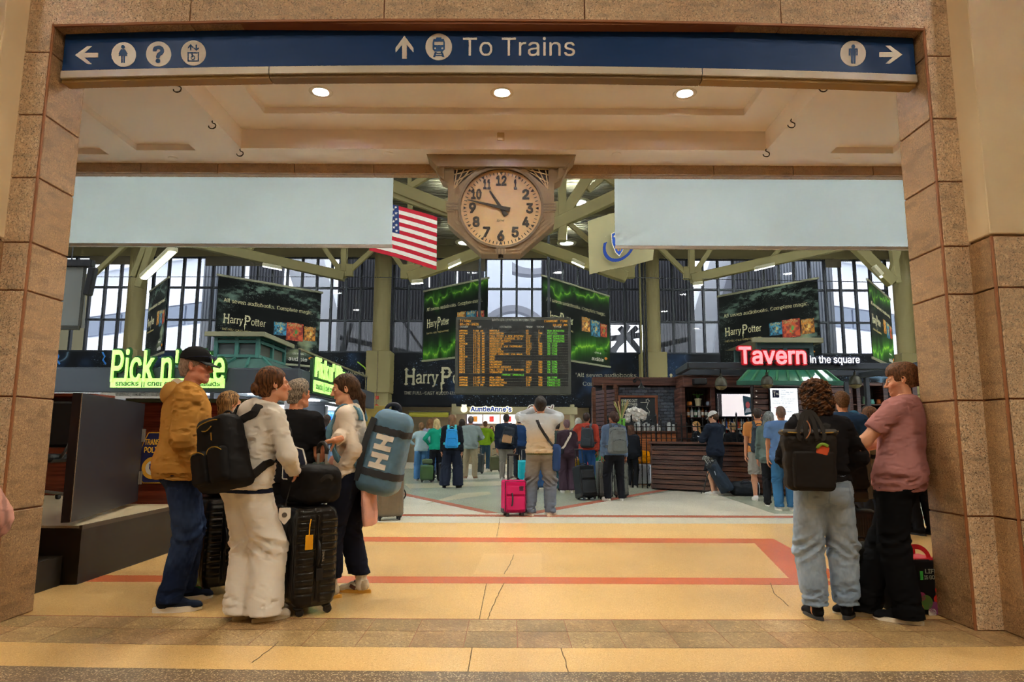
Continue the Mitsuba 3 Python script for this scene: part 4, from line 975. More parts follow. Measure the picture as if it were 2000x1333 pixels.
part(kf, 'strip_lettering', place(extrude(g_, .004), P(229, 754, ky) - [0, .074, 0], XW, ZW), mat('14301a', .7), False)
part(kf, 'menu_fascia', bb(P(195, 780, ky + .3)[0], P(330, 780, ky + .3)[0], ky + .3, ky + .34, P(200, 779, ky + .3)[2], P(200, 765, ky + .3)[2], .004), mat('d9d6cc', .6), False)
g_ = fit_text('BEVERAGES | SANDWICHES | SALADS', 86 * kp * 1.02, 6 * kp); sheet(kf, 'menu_lettering', g_, 226, 774, ky + .28, mat('3a352e'), .004, .004)
# side sign
so = np.array([kx, 15.95, 0]); EXS = np.array([0, 1.0, 0])
z_a, z_b = PX(607, 765, kx)[2], PX(607, 709, kx)[2]
y_a, y_b = PX(607, 740, kx)[1], PX(668, 740, kx)[1]
part(kf, 'side_sign_panel', bb(kx - .02, kx + .06, y_a - .05, y_b + .3, z_a - .05, z_b + .12, .01), mat('0d2e12', .6), False)
g_ = fit_text("Pick n' Bite", (y_b - y_a) * .96, (z_b - z_a) * .66, bold=3)
for ch in sorted(g_.geoms, key=lambda q: q.bounds[0]): part(kf, 'lit_letter', place(extrude(ch, .05), (kx + .065, y_a + .05, z_a + .36), EXS, ZW), LIMEF, False, emitter=LIME)
part(kf, 'lit_strip', bb(kx + .06, kx + .1, y_a, y_b + .1, z_a, z_a + .27, .006), LIMEF, False, emitter=LIME)
g_ = fit_text('snacks || chef created || salads', (y_b - y_a) * .9, .13, serif=True, bold=1)
part(kf, 'strip_lettering', place(extrude(g_, .004), (kx + .101, y_a + .1, z_a + .07), EXS, ZW), mat('14301a', .7), False)
# roof frame: small green clerestory on the kiosk roof
cu = thing('roof_lantern', 'green steel lantern with hipped roof standing on the snack kiosk', 'roof lantern')
def hip_lantern(t_, xa, xb, ya_, yb_, zb_, zt_, zr, mk, base=None):
 for x in (xa, (xa + xb) / 2, xb):
  for y in (ya_, yb_): part(t_, 'post', bb(x - .05, x + .05, y - .05, y + .05, zb_, zt_, .008), mk, False)
 part(t_, 'post', bb(xb - .05, xb + .05, (ya_ + yb_) / 2 - .05, (ya_ + yb_) / 2 + .05, zb_, zt_, .008), mk, False)
 for z in (zb_ + .05, zb_ + (zt_ - zb_) * .72, zt_ - .05): part(t_, 'rail', cat_([bb(xa, xb, ya_ - .045, ya_ + .045, z - .04, z + .04, .006), bb(xb - .045, xb + .045, ya_, yb_, z - .04, z + .04, .006)]), mk, False)
 for k in range(7):
  z = zb_ + .12 + k * (zt_ - zb_ - .3) / 7
  part(t_, 'louvre', bar((xa + .05, ya_ + .03, z), (xb - .05, ya_ + .03, z), .02, (zt_ - zb_) / 9, .003), mat('3a3f3c', .6), False)
  part(t_, 'louvre', bar((xb - .03, ya_ + .05, z), (xb - .03, yb_ - .05, z), .02, (zt_ - zb_) / 9, .003), mat('3f4036', .6), False)
 e = .22; xm, ym = (xa + xb) / 2, (ya_ + yb_) / 2
 v = [(xa - e, ya_ - e, zt_), (xb + e, ya_ - e, zt_), (xb + e, yb_ + e, zt_), (xa - e, yb_ + e, zt_), (xa + .6, ym, zr), (xb - .6, ym, zr)]
 part(t_, 'hipped_roof', TM(v, [[0, 1, 5], [0, 5, 4], [1, 2, 5], [2, 3, 4], [2, 4, 5], [3, 0, 4], [0, 2, 1], [0, 3, 2]]), mat('6a6a52', .7), False)
 part(t_, 'eave_board', cat_([bb(xa - e, xb + e, ya_ - e, ya_ - e + .05, zt_ - .06, zt_ + .06, .01), bb(xb + e - .05, xb + e, ya_ - e, yb_ + e, zt_ - .06, zt_ + .06, .01)]), mat('7d7a5e', .6), False)
yl = 16.6
hip_lantern(cu, P(424, 660, yl)[0], P(505, 660, yl)[0], yl, yl + 1.9, P(450, 700, yl)[2], P(450, 655, yl)[2], P(450, 640, yl)[2], GREENST)
zsk = P(450, 701, yl)[2]; xa, xb = P(418, 700, yl)[0], P(508, 700, yl)[0]
q0 = [(xa - .1, yl - .05, zsk), (xb + .1, yl - .05, zsk), (xb + .75, yl - 1.1, kz1 + .03), (xa - .75, yl - 1.1, kz1 + .03)]
part(cu, 'skirt_glazing', TM(q0, [[0, 2, 1], [0, 3, 2]]), mat('31463f', .25, 0, .5), False)
part(cu, 'skirt_glazing', TM([(xb + .1, yl - .05, zsk), (xb + .1, yl + 1.95, zsk), (xb + .8, yl + 2.6, kz1 + .03), (xb + .75, yl - 1.1, kz1 + .03)], [[0, 1, 2], [0, 2, 3]]), mat('31463f', .25, 0, .5), False)
for k in np.linspace(0, 1, 5):
 a, b2 = np.array(q0[0]) * (1 - k) + np.array(q0[1]) * k, np.array(q0[3]) * (1 - k) + np.array(q0[2]) * k
 part(cu, 'rafter', bar(a - [0, .03, 0], b2 - [0, .03, 0], .06, .08, .008), GREENST, False)
rl = thing('roof_railing', 'dark railing with mesh on the snack kiosk roof beside the lantern', 'railing')
for k in range(7):
 y = 15.4 + k * 1.2; part(rl, 'post', bb(kx - .15, kx - .11, y, y + .04, kz1 + .02, kz1 + .5, .004), STEEL_DK, False)
part(rl, 'rail', bb(kx - .16, kx - .1, 15.4, 22.7, kz1 + .47, kz1 + .52, .006), OLIVE, False)
# goods: fridge on the kiosk's side and shelves
fr = thing('drinks_fridge', 'lit glass-fronted fridge with drinks and snacks in the kiosk side', 'fridge')
fy0, fy1 = PX(637, 850, kx)[1], PX(678, 850, kx)[1]
part(fr, 'cabinet', cat_([bb(kx - 1.0, kx - .95, fy0, fy1, 0, 2.02, .01), bb(kx - 1, kx - .05, fy0 - .08, fy0, 0, 2.02, .01), bb(kx - 1, kx - .05, fy1, fy1 + .1, 0, 2.02, .01), bb(kx - 1, kx - .05, fy0, fy1, 2.02, 2.1, .01)]), mat('2a2f36', .4), False)
part(fr, 'light_panel', bb(kx - .93, kx - .1, fy0 + .05, fy1 - .05, 1.98, 2.01, .004), LAMP_W, False, emitter=glow((.85, .93, 1), 7, .15))
for z in (.25, .62, .98, 1.32, 1.62): part(fr, 'shelf', bb(kx - .94, kx - .1, fy0, fy1, z - .015, z, .003), mat('aeb6bd', .4), False)
part(fr, 'door_frame', cat_([bb(kx - .05, kx + .0, fy0 - .02, fy0 + .1, .1, 2.0, .008), bb(kx - .05, kx, fy1 - .1, fy1 + .02, .1, 2.0, .008)]), mat('9aa2a8', .3, .6), False)
random.seed(12)
PK = [mat(c, .4) for c in ('d23b2a', 'e9b23a', '3f8fc4', 'e8e4d8', 'd9742c', '58a648', '26468f')]
nn = 0
pack = {}
for z, hh in ((.25, .28), (.62, .26), (.98, .25), (1.32, .2)):
 for y in np.arange(fy0 + .2, fy1 - .2, .30):
  k = random.randrange(7); ky_ = (k, hh)
  if ky_ not in pack: pack[ky_] = mikit.ply(cbox((.2, .22, hh * .86), .02), PK[k], False)
  t_ = thing('snack_packet', f'{("red", "yellow", "blue", "cream", "orange", "green", "navy")[k]} packet on a shelf of the lit fridge', 'packet', 'packets in the lit fridge')
  scene[t_] = dict(pack[ky_], to_world=T().translate([kx - .3, float(y), z + hh * .43 + .003]))
for y in np.arange(fy0 + .2, fy1 - .3, .24):
 t_ = thing('water_bottle', 'blue water bottle on the top shelf of the lit fridge', 'bottle', 'bottles in the lit fridge')
 if 'wb' not in pack: pack['wb'] = mikit.ply(lathe([(.05, 0), (.055, .05), (.055, .2), (.02, .26), (.022, .29)], 10), mat('2c5da8', .3), 30)
 scene[t_] = dict(pack['wb'], to_world=T().translate([kx - .3, float(y), 1.622]))
# coolers at the kiosk's front, seen between the travellers
co = thing('open_cooler', 'open lit cooler with drinks inside the snack kiosk front', 'cooler')
part(co, 'back', bb(-9.4, -5.3, 17.3, 17.4, 0, 1.95, .01), mat('dfe6ec', .5), False)
part(co, 'canopy', bb(-9.4, -5.3, 16.6, 17.4, 1.72, 1.98, .02), mat('e6ebef', .5), False)
part(co, 'light_panel', bb(-9.3, -5.4, 16.65, 17.2, 1.695, 1.715, .004), LAMP_W, False, emitter=glow((.85, .93, 1), 7, .15))
for z in (.7, 1.02, 1.34): part(co, 'shelf', bb(-9.4, -5.3, 16.75, 17.3, z - .02, z, .004), mat('b8c0c6', .4), False)
part(co, 'base', bb(-9.4, -5.3, 16.55, 17.4, 0, .5, .02), mat('2c3138', .5), False)
for z in (1.02, .7):
 for x in np.arange(-9.2, -5.4, .2):
  k = random.choice((2, 2, 6, 3, 4)); kk = ('db', k)
  t_ = thing('drink_bottle', f'{({2: "blue", 6: "navy", 3: "cream", 4: "orange"})[k]} drink bottle on the {"upper" if z > 1 else "lower"} shelf of the open cooler', 'bottle', 'bottles in the open cooler')
  if kk not in pack: pack[kk] = mikit.ply(lathe([(.04, 0), (.045, .03), (.045, .16), (.018, .22), (.02, .25)], 8), PK[k], 30)
  scene[t_] = dict(pack[kk], to_world=T().translate([float(x), 16.9, z + .002]))
# ================================================================ police podium on the left
WOOD = lambda a, b_, s=1.: mat(mikit.proc((lambda A, B: lambda p, n, uv: mix(A, B, smoothstep(.3, .75, fbm(p.x * 3 * s, p.y * 3 * s, p.z * 40 * s, 3))) * (.85 + .3 * noise(p.x * 8, p.y * 8, p.z * 150)))(lin(a), lin(b_))), .35, 0, .4)
MAHOG = WOOD('47180d', '642a18'); MAHOG_H = mat('4a1c10', .35)
WOOD_DK = WOOD('27150f', '3f241a', .7); WOOD_BAR = WOOD('301a12', '4c2c1c', .7)
BLK_W = mat('17140f', .5, 0, .3)
pd = thing('police_podium', 'black raised platform with step under the police desk', 'platform')
p_a, p_b, p_c = G(150, 1143), G(303, 1090), G(72, 1168)
front = np.array([p_a[0], p_a[1]]); dirx = np.array([p_b[0] - p_a[0], p_b[1] - p_a[1]]); dirx /= np.linalg.norm(dirx)
PZ = P(163, 1028, p_a[1])[2]
nv = np.array([-dirx[1], dirx[0]])
def podq(u0, u1, v0, v1, z0, z1): # along the front, back from it
 f2 = lambda u, v: front + dirx * u + nv * v
 return moved(extrude(Polygon([f2(u0, v0), f2(u1, v0), f2(u1, v1), f2(u0, v1)]), z1 - z0), t=(0, 0, z0))
part(pd, 'platform', podq(0, 3.6, 0, 2.9, 0, PZ - .02), BLK_W, False)
part(pd, 'deck', podq(.01, 3.6, .01, 2.9, PZ - .02, PZ), mat('a59a80', .7), False)
part(pd, 'edge_trim', podq(-.004, 3.6, -.004, .02, PZ - .03, PZ + .004), mat('3a3024', .6), False)
stp = thing('step_box', 'low black step box in front of the police platform', 'step')
s0 = G(84, 1165)[:2]
part(stp, 'box', podq(-.52, -.03, .12, 1.1, 0, PZ * .5), BLK_W, False)
dk = thing('police_desk', 'dark red wooden desk with round police emblem on the platform', 'desk')
dz0 = PZ
DKY = G(302, 985, PZ)[1]
d0 = P(252, 985, DKY); d1 = P(360, 985, DKY)
f3 = lambda u: d0[:2] + (d1[:2] - d0[:2]) * u
dd = (d1 - d0)[:2]; dl = np.linalg.norm(dd); dd /= dl; dn = np.array([-dd[1], dd[0]])
def dsk(u0, u1, v0, v1, z0, z1, b_=0):
 f4 = lambda u, v: d0[:2] + dd * u + dn * v
 return moved(extrude(Polygon([f4(u0, v0), f4(u1, v0), f4(u1, v1), f4(u0, v1)]), z1 - z0), t=(0, 0, z0))
zt = P(262, 792, DKY)[2]
part(dk, 'body', dsk(-.05, 1.25, .03, .8, dz0, zt), MAHOG, False)
for u0, u1, z0, z1 in ((-.05, .06, dz0, zt), (-.05, 1.25, zt - .33, zt - .28), (-.05, 1.25, zt - .03, zt + .03), (-.05, 1.25, dz0 + .28, dz0 + .36), (.72, .82, dz0, zt), (-.08, 1.25, dz0, dz0 + .14)):
 part(dk, 'rail', dsk(u0, u1, -.0, .035, z0, z1), MAHOG, False)
part(dk, 'top', dsk(-.1, 1.3, -.06, .85, zt + .03, zt + .075), mat('232a1c', .4), False)
em_ = dk
eo = P(301, 897, DKY); ecx = lambda g_, d, lift: TM((lambda v: np.c_[eo[0] + v[:, 0] * dd[0], eo[1] + v[:, 0] * dd[1] - (v[:, 2] + lift), eo[2] + v[:, 1]])(extrude(g_, d).vertices), extrude(g_, d).faces)
ks = DKY / 1333
oct_ = L([(-24, 20), (-12, 48), (12, 48), (24, 20), (24, -30), (16, -43), (-16, -43), (-24, -30)]).buffer(3)
sc = lambda g_: affinity.scale(g_, ks, ks, origin=(0, 0))
part(dk, 'emblem_border', ecx(sc(oct_), .006, .004), mat('c9962e', .5), False)
part(dk, 'emblem_field', ecx(sc(oct_.buffer(-2)), .006, .008), mat('1c1f4a', .5), False)
part(dk, 'emblem_ring', ecx(sc(circ(21, (0, -17))), .004, .014), mat('d9a53a', .5), False)
part(dk, 'emblem_disc', ecx(sc(circ(13.5, (0, -17))), .004, .018), mat('e6e2d4', .5), False)
part(dk, 'emblem_shield', ecx(sc(L([(-6, -9), (6, -9), (6, -18), (0, -26), (-6, -18)])), .004, .022), mat('3a3f7a', .5), False)
for s_, y in (('TRANSIT', 29), ('POLICE', 14)):
 g_ = fit_text(s_, 38, 10.5, bold=2); part(dk, 'emblem_lettering', ecx(sc(affinity.translate(g_, -19, y - 2)), .004, .014), mat('e0b23e', .5), False)
dr_ = thing('gate_panel', 'black hinged gate panel standing open before the police desk', 'door panel')
gA, gB = P(128, 1018, 5.75), P(262, 975, DKY - .1)
zt1, zt2 = P(143, 768, 5.75)[2], P(268, 784, DKY - .1)[2]
zb1 = PZ + .04
def vpanel(a, b_, z0a, z1a, z0b, z1b, th):
 a, b_ = np.asarray(a[:2]), np.asarray(b_[:2]); d_ = (b_ - a) / np.linalg.norm(b_ - a); n_ = np.array([-d_[1], d_[0]]) * th / 2
 v = []
 for q, z0, z1 in ((a, z0a, z1a), (b_, z0b, z1b)):
  for s in (-1, 1):
   for z in (z0, z1): v.append((*(q + s * n_), z))
 return TM(v, [[0, 1, 3], [0, 3, 2], [4, 6, 7], [4, 7, 5], [0, 4, 5], [0, 5, 1], [2, 3, 7], [2, 7, 6], [0, 2, 6], [0, 6, 4], [1, 5, 7], [1, 7, 3]])
part(dr_, 'panel', vpanel(gA, gB, zb1, zt1, zb1, zt1, .07), mat('1b1b21', .45, 0, .35), False)
gd = (gB - gA)[:2]; gd /= np.linalg.norm(gd); gn = np.array([-gd[1], gd[0]])
cr = gA[:2] - gn * .033; cr_l = gA[:2] - gd * .002
part(dr_, 'chipped_edge', vpanel(np.r_[cr, 0], np.r_[cr + gd * .012, 0], zb1, zt1, zb1, zt1, .006), mat('6a5a40', .8), False)
for z in (zb1 + .25, zt1 - .35):
 q = gB[:2]; part(dr_, 'hinge', cat_([cyl((*(q - gn * .05), z - .07), (*(q - gn * .05), z + .07), .014, n=10), vpanel(np.r_[q - gn * .042 - gd * .06, 0], np.r_[q - gn * .042 + gd * .05, 0], z - .07, z + .07, z - .07, z + .07, .006)]), mat('8f8f8c', .3, .8))
ch_ = thing('swivel_chair', 'black swivel chair on castors behind the open gate panel', 'chair')
cc0 = G(110, 985, PZ); cc0 = np.array([cc0[0] - .35, cc0[1] + .25, PZ])
for k in range(5):
 a = 2 * math.pi * k / 5 + .3; e_ = cc0 + [.3 * math.cos(a), .3 * math.sin(a), .07]
 part(ch_, 'base_arm', bar(cc0 + [0, 0, .12], e_, .045, .03, .008), mat('6b6b68', .3, .7), False)
 part(ch_, 'castor', lathe_axis(e_ - [.02, 0, .038], e_ + [.02, 0, -.038], [(0, .02), (.1, .032), (.9, .032), (1, .02)], 12), BLACK)
part(ch_, 'gas_column', cyl(cc0 + [0, 0, .1], cc0 + [0, 0, .45], .028), mat('3a3a3a', .4, .5))
part(ch_, 'seat', cbox((.5, .5, .09), .035, cc0 + [0, 0, .49]), BLACK, False)
part(ch_, 'backrest', cbox((.46, .08, .55), .03, cc0 + [0, .26, .88], rot(-8, 'x')), BLACK, False)
part(ch_, 'armrest', tube(smooth_path([cc0 + q for q in ([.25, -.1, .5], [.32, -.1, .62], [.3, 0, .7], [.28, .2, .7])]), .018, 8), mat('2a2a2a', .5))
sh = thing('desk_unit', 'dark red wooden shelf unit behind the open gate panel', 'cabinet')
su = G(90, 965, PZ); su = np.array([su[0] - .5, 8.75])
part(sh, 'body', bb(su[0] - 1.2, su[0] + 1.1, su[1], su[1] + .6, PZ, PZ + .85, .01), MAHOG, False)
part(sh, 'upper_back', bb(su[0] - 1.2, su[0] + 1.1, su[1] + .5, su[1] + .6, PZ + .85, 1.75, .01), mat('2c120b', .5), False)
for z in (1.12, 1.42, 1.72): part(sh, 'shelf', bb(su[0] - 1.2, su[0] + 1.1, su[1] + .1, su[1] + .6, z, z + .04, .006), MAHOG, False)
part(sh, 'rail', cyl((su[0] - 1.2, su[1] - .1, 1.1), (su[0] + 1.1, su[1] - .1, 1.1), .02, n=10), mat('9a9a98', .3, .8))
# hanging projection screen and speaker at the left edge
ps = thing('projection_screen', 'grey projection screen hanging at the left edge of the arch opening', 'screen')
YQ = 12.0
a, b2 = P(60, 512, YQ), P(168, 512, YQ); c_, d_ = P(60, 640, YQ), P(160, 642, YQ)
part(ps, 'case', bb(a[0] - .8, P(182, 516, YQ)[0], YQ - .06, YQ + .08, P(100, 522, YQ)[2], P(100, 508, YQ)[2], .015), BLACK, False)
part(ps, 'cloth', TM([(a[0] - .8, YQ, P(100, 520, YQ)[2]), (b2[0], YQ, P(100, 520, YQ)[2]), (d_[0] + .05, YQ, P(100, 641, YQ)[2]), (a[0] - .8, YQ, P(100, 641, YQ)[2])], [[0, 2, 1], [0, 3, 2]]), mat('6f7570', .7), False)
part(ps, 'border', cat_([bb(b2[0] - .03, b2[0] + .02, YQ - .01, YQ + .01, P(100, 641, YQ)[2], P(100, 520, YQ)[2], 0), bb(a[0] - .8, b2[0], YQ - .03, YQ + .02, P(100, 645, YQ)[2], P(100, 636, YQ)[2], .01)]), mat('2a2c22', .6), False)
part(ps, 'suspension', cyl(P(140, 508, YQ), P(140, 508, YQ) + [0, 0, 6.2], .012, n=6), STEEL_DK)
spk = thing('column_speaker', 'slim black column speaker beside the grey screen', 'speaker')
q = P(177, 550, YQ - .1)
part(spk, 'box', cbox((.12, .14, .52), .02, q, rot(7, 'y')), BLACK, False)
part(spk, 'bracket', bar(q + [0, .05, .2], P(172, 516, YQ) + [0, 0, 0], .03, .03, .004), STEEL_DK, False)
# ================================================================ pretzel shop in the back wall
aa = thing('pretzel_shop', 'small shop with lit menu screens and blue lettering under the dark hoarding', 'shop front')
Y2 = YW - .35
a, b2 = P(884, 806, Y2), P(1128, 806, Y2)
BEIGE = mat('9a8f70', .6)
part(aa, 'sign_beam', bb(a[0], b2[0], Y2, Y2 + .3, P(1000, 810, Y2)[2], P(1000, 795, Y2)[2], .02), BEIGE, False)
for px in (886, 1118): q = P(px, 800, Y2); part(aa, 'post', bb(q[0] - .1, q[0] + .1, Y2 + .02, Y2 + .3, 0, 2.75, .02), BEIGE, False)
for x0, x1, c in ((912, 942, None), (944, 976, 1), (978, 1008, 1), (1023, 1050, 2), (1053, 1082, 2)):
 q0, q1 = P(x0, 828, YW + 1.6), P(x1, 810, YW + 1.6)
 col = (.25, .35, .95) if c is None else (.95, .95, 1) if c == 1 else (1, .82, .85)
 part(aa, 'menu_screen', bb(q0[0], q1[0], YW + 1.58, YW + 1.66, q0[2], q1[2] + .12, .005), LAMP_W, False, emitter=glow(col  , .5, .05))
 part(aa, 'menu_picture', bb(q0[0] + .3, q0[0] + .5, YW + 1.56, YW + 1.579, q0[2] + .1, q0[2] + .35, .0), mat(('c98a3a', 'c23a3a', 'd24a5a')[0 if c is None else c], .5), False)
part(aa, 'back_wall', bb(-5.4, 3.8, YW + 1.7, YW + 1.8, 0, 2.7, 0), mat('8a7a60', .6), False)
part(aa, 'counter', bb(P(884, 850, YW)[0], P(1128, 850, YW)[0], YW + .0, YW + .6, 0, 1.02, .02), mat('7d6c50', .5), False)
part(aa, 'ceiling_light', bb(-2.3, 2.6, YW + .7, YW + 1.0, 2.55, 2.58, 0), LAMP_W, False, emitter=glow((1, .9, .75), 5, .3))
kk = Y2 / 1333 * 1.005
g_ = fit_text("AuntieAnne's", 80 * kk, 8.6 * kk, serif=True, bold=4)
o = P(918.5, 804, Y2)
part(aa, 'lettering_outline', place(extrude(g_.buffer(.035), .02), o - [0, .03, 0], XW, ZW), mat('f0e6a0', .5), False, emitter=glow((1, .95, .6), .5, .0))
part(aa, 'lettering', place(extrude(g_, .01), o - [0, .045, 0], XW, ZW), mat('1f3d96', .5), False)
pz = union_all([circ(6.5, (0, 0)), L([(-4.5, 5), (4.5, 5), (5, 9), (-5, 9)])]); o = P(906.5, 800, Y2)
part(aa, 'pretzel_badge', place(extrude(affinity.scale(pz, kk, kk, origin=(0, 0)), .03), o - [0, .04, 0], XW, ZW), mat('efe3b0', .5), False, emitter=glow((1, .95, .6), .4, .0))
pz2 = union_all([LineString([(-4 * math.cos(t), 3.2 * math.sin(t)) for t in np.linspace(-.6, 3.74, 14)]).buffer(.9), LineString([(-3, -3), (3, 3)]).buffer(.8), LineString([(3, -3), (-3, 3)]).buffer(.8)])
part(aa, 'pretzel_outline', place(extrude(affinity.scale(pz2, kk, kk, origin=(0, 0)), .01), o - [0, .05, 0], XW, ZW), mat('c9a83a', .5), False)
g_ = fit_text('Carvel', 49 * kk, 12 * kk, shear=16, bold=2); o = P(1031, 805, Y2)
part(aa, 'script_outline', place(extrude(g_.buffer(.05), .02), o - [0, .03, 0], XW, ZW), mat('e8e2d8', .5), False)
part(aa, 'script_lettering', place(extrude(g_, .01), o - [0, .045, 0], XW, ZW), mat('5a2a26', .5), False)
sn = thing('roller_shutter', 'brass coloured roller shutter box over the dark shop front left of the pretzel shop', 'shutter')
a, b2 = P(799, 815, YW - .4), P(876, 806, YW - .4)
part(sn, 'roll', lathe_axis((a[0], YW - .4, (a[2] + b2[2]) / 2), (b2[0], YW - .4, (a[2] + b2[2]) / 2), [(0, .1), (0, .11), (.48, .115), (.5, .13), (.52, .115), (1, .11)], 20), mat('a39a3a', .35, .5))
part(sn, 'bracket', bb(a[0] - .05, b2[0] + .05, YW - .36, YW - .1, b2[2] - .12, b2[2] + .05, .01), mat('3a372a', .5), False)
nsx = thing('news_stand', 'pale wooden display stand at the foot of the second column', 'stand')
q0, q1 = P(690, 900, 27), P(752, 793, 27)
part(nsx, 'body', bb(q0[0], q1[0], 27, 27.8, 0, q1[2], .02), mat('8c7436', .5), False)
part(nsx, 'side', bb(q1[0], q1[0] + .3, 27.1, 27.7, 0, q1[2] - .15, .02), mat('8a5530', .5), False)
# ================================================================ bar on the right
tv = thing('bar_wall', 'dark wood and black tile back wall of the bar with a wooden top beam', 'wall unit')
YV = 19.5
def vb(parent, name, x0, y0, x1, y1, Y, d, m, b=.008, off=0.0, **kw):
 """a box whose front face fills the photograph's rectangle at distance Y"""
 a, c = P((x0 + x1) / 2, y0, Y), P((x0 + x1) / 2, y1, Y)
 xa, xb = P(x0, (y0 + y1) / 2, Y)[0], P(x1, (y0 + y1) / 2, Y)[0]
 return part(parent, name, bb(xa, xb, Y - off, Y - off + d, min(a[2], c[2]), max(a[2], c[2]), b), m, False, **kw)
WB2 = WOOD('2f1a14', '4a2c22', .5)
vb(tv, 'core', 1160, 742, 1330, 985, YV + .02, .2, mat('17171a', .6))
vb(tv, 'top_beam', 1157, 738, 1330, 754, YV, .3, WB2, off=.12)
vb(tv, 'post', 1200, 754, 1208, 940, YV, .2, WOOD_BAR, off=.1)
TILE = [mat(c, .25, 0, .5) for c in ('3d434a', '464c53', '34393f')]
random.seed(3)
y = 756.0; r_ = 0
while y < 862:
 x = 1209 + (6.2 if r_ % 2 else 0)
 while x < 1322:
  if not (1210 < x and x + 12 < 1282 and 777 < y < 828):
   vb(tv, 'tile', x + .35, y + .3, min(x + 12.2, 1329), y + 5.6, YV, .03, TILE[random.randrange(3)], .004)
  x += 12.5
 y += 6.0; r_ += 1
lw = thing('louvred_screen', 'wooden louvred screen with bluish sheen at the left end of the bar', 'screen')
a0, a1 = P(1159, 850, 18.2), P(1201, 850, 19.4)
for k in range(15):
 y = 764 + k * 7.6
 part(lw, 'slat', bar(P(1159, y + 4, 18.2), P(1201, y, 19.4), .02, .085, .004), mat('4a3a3c', .35, 0, .6), False)
for (px, Y) in ((1160, 18.2), (1181, 18.8), (1202, 19.4)):
 q = P(px, 800, Y); part(lw, 'post', bb(q[0] - .05, q[0] + .05, Y - .04, Y + .1, 0, P(px, 750 if px > 1170 else 757, Y)[2], .008), WOOD_BAR, False)
cbd = thing('chalkboard', 'framed blackboard with chalk writing and a flower drawing on the tiled bar wall', 'blackboard')
vb(cbd, 'board', 1209, 776, 1282, 836, YV, .03, mat('1d2122', .7), off=.05)
for x0, y0, x1, y1 in ((1207, 773, 1284, 777.5), (1207, 832, 1284, 837), (1207, 773, 1211.5, 837), (1279, 773, 1284, 837)): vb(cbd, 'frame', x0, y0, x1, y1, YV, .06, mat('6b3a22', .5), off=.08)
kv = YV / 1333
CH = mat('d9d6c4', .9)
for s_, x, y, w in (('CHECK OUT', 1213, 786, 31), ('OUR OTHER', 1213, 793.5, 31)): sheet(cbd, 'chalk_lettering', fit_text(s_, w * kv, 5.4 * kv, bold=3), x, y, YV, CH, .003, .058)
fl_ = union_all([LineString([(3 * math.cos(t) * (1 + .35 * math.cos(5 * t)), 3.4 * math.sin(t) * (1 + .35 * math.cos(5 * t))) for t in np.linspace(0, 6.3, 40)]).buffer(.35), LineString([(-14, -3), (-3, -2.5)]).buffer(.4), LineString([(0, -5), (-2, -13), (3, -20), (2, -28)]).buffer(.4)])
sheet(cbd, 'chalk_drawing', affinity.scale(fl_, kv, kv, origin=(0, 0)), 1264, 784, YV, CH, .003, .058)
def gooseneck(lab, px, py, Y):
 t_ = thing('wall_lamp', lab, 'lamp'); q = P(px, py, Y)
 part(t_, 'arm', tube(smooth_path([q + [-.1, -.1, .1], q + [-.08, -.2, .16], q + [.02, -.28, .12], q + [.05, -.3, .02]]), .015, 6), BLACK)
 part(t_, 'mount', lathe_axis(q + [-.1, -.1, .1], q + [-.1, -.14, .1], [(0, .06), (1, .05)], 12), BLACK)
 part(t_, 'shade', lathe([(.11, -.13), (.09, -.08), (.04, -.02), (.02, .03), (.001, .03)], 16, q + [.05, -.3, 0]), mat('1a1a1a', .35, .5))
gooseneck('small black gooseneck lamp above the blackboard', 1245, 752, YV)
# shelf bay
sb = thing('bottle_shelves', 'dark wooden shelf bay with two bottle shelves left of the television', 'shelf unit')
YB2 = 18.6
vb(sb, 'header', 1333, 733, 1482, 757, YB2, .9, WB2, off=.1)
vb(sb, 'header_trim', 1331, 732, 1483, 736, YB2, 1.0, WOOD_BAR, off=.16)
for x0, x1 in ((1333, 1341), (1391, 1400), (1474, 1482)): vb(sb, 'upright', x0, 757, x1, 960, YB2, .8, WB2)
vb(sb, 'back', 1341, 757, 1476, 962, YB2 + .6, .05, mat('241d1e', .6))
for i in range(9): vb(sb, 'back_board', 1343 + i * 5.4, 764, 1347.6 + i * 5.4, 852, YB2 + .58, .03, mat('2b2324', .5))
for y in (793.5, 815.5): vb(sb, 'shelf', 1341, y, 1391, y + 2, YB2 + .05, .5, mat('2a1712', .5))
vb(sb, 'cabinet', 1341, 846, 1391, 962, YB2 + .05, .55, WOOD_BAR)
vb(sb, 'display_shelf', 1400, 837, 1476, 840, YB2 + .05, .5, mat('b9b4a6', .5))
vb(sb, 'display_shelf', 1400, 855, 1476, 858, YB2 + .05, .5, mat('5a3a26', .5))
random.seed(8)
BC = {'clear': mat('cfd4cf', .2, 0, .6), 'green': mat('1f4a28', .2, 0, .6), 'amber': mat('8a4a14', .2, 0, .6), 'dark': mat('241c18', .2, 0, .6), 'blue': mat('2f4d8a', .25), 'red': mat('9a2a24', .25), 'orange': mat('d2781e', .25), 'yellow': mat('d8b23a', .25), 'white': mat('e4e0d4', .3)}
LBL = mat('d8d4c4', .6)
bprof = [(.036, 0), (.04, .02), (.04, .17), (.034, .20), (.014, .24), (.013, .31), (.016, .315)]
_bot = {}
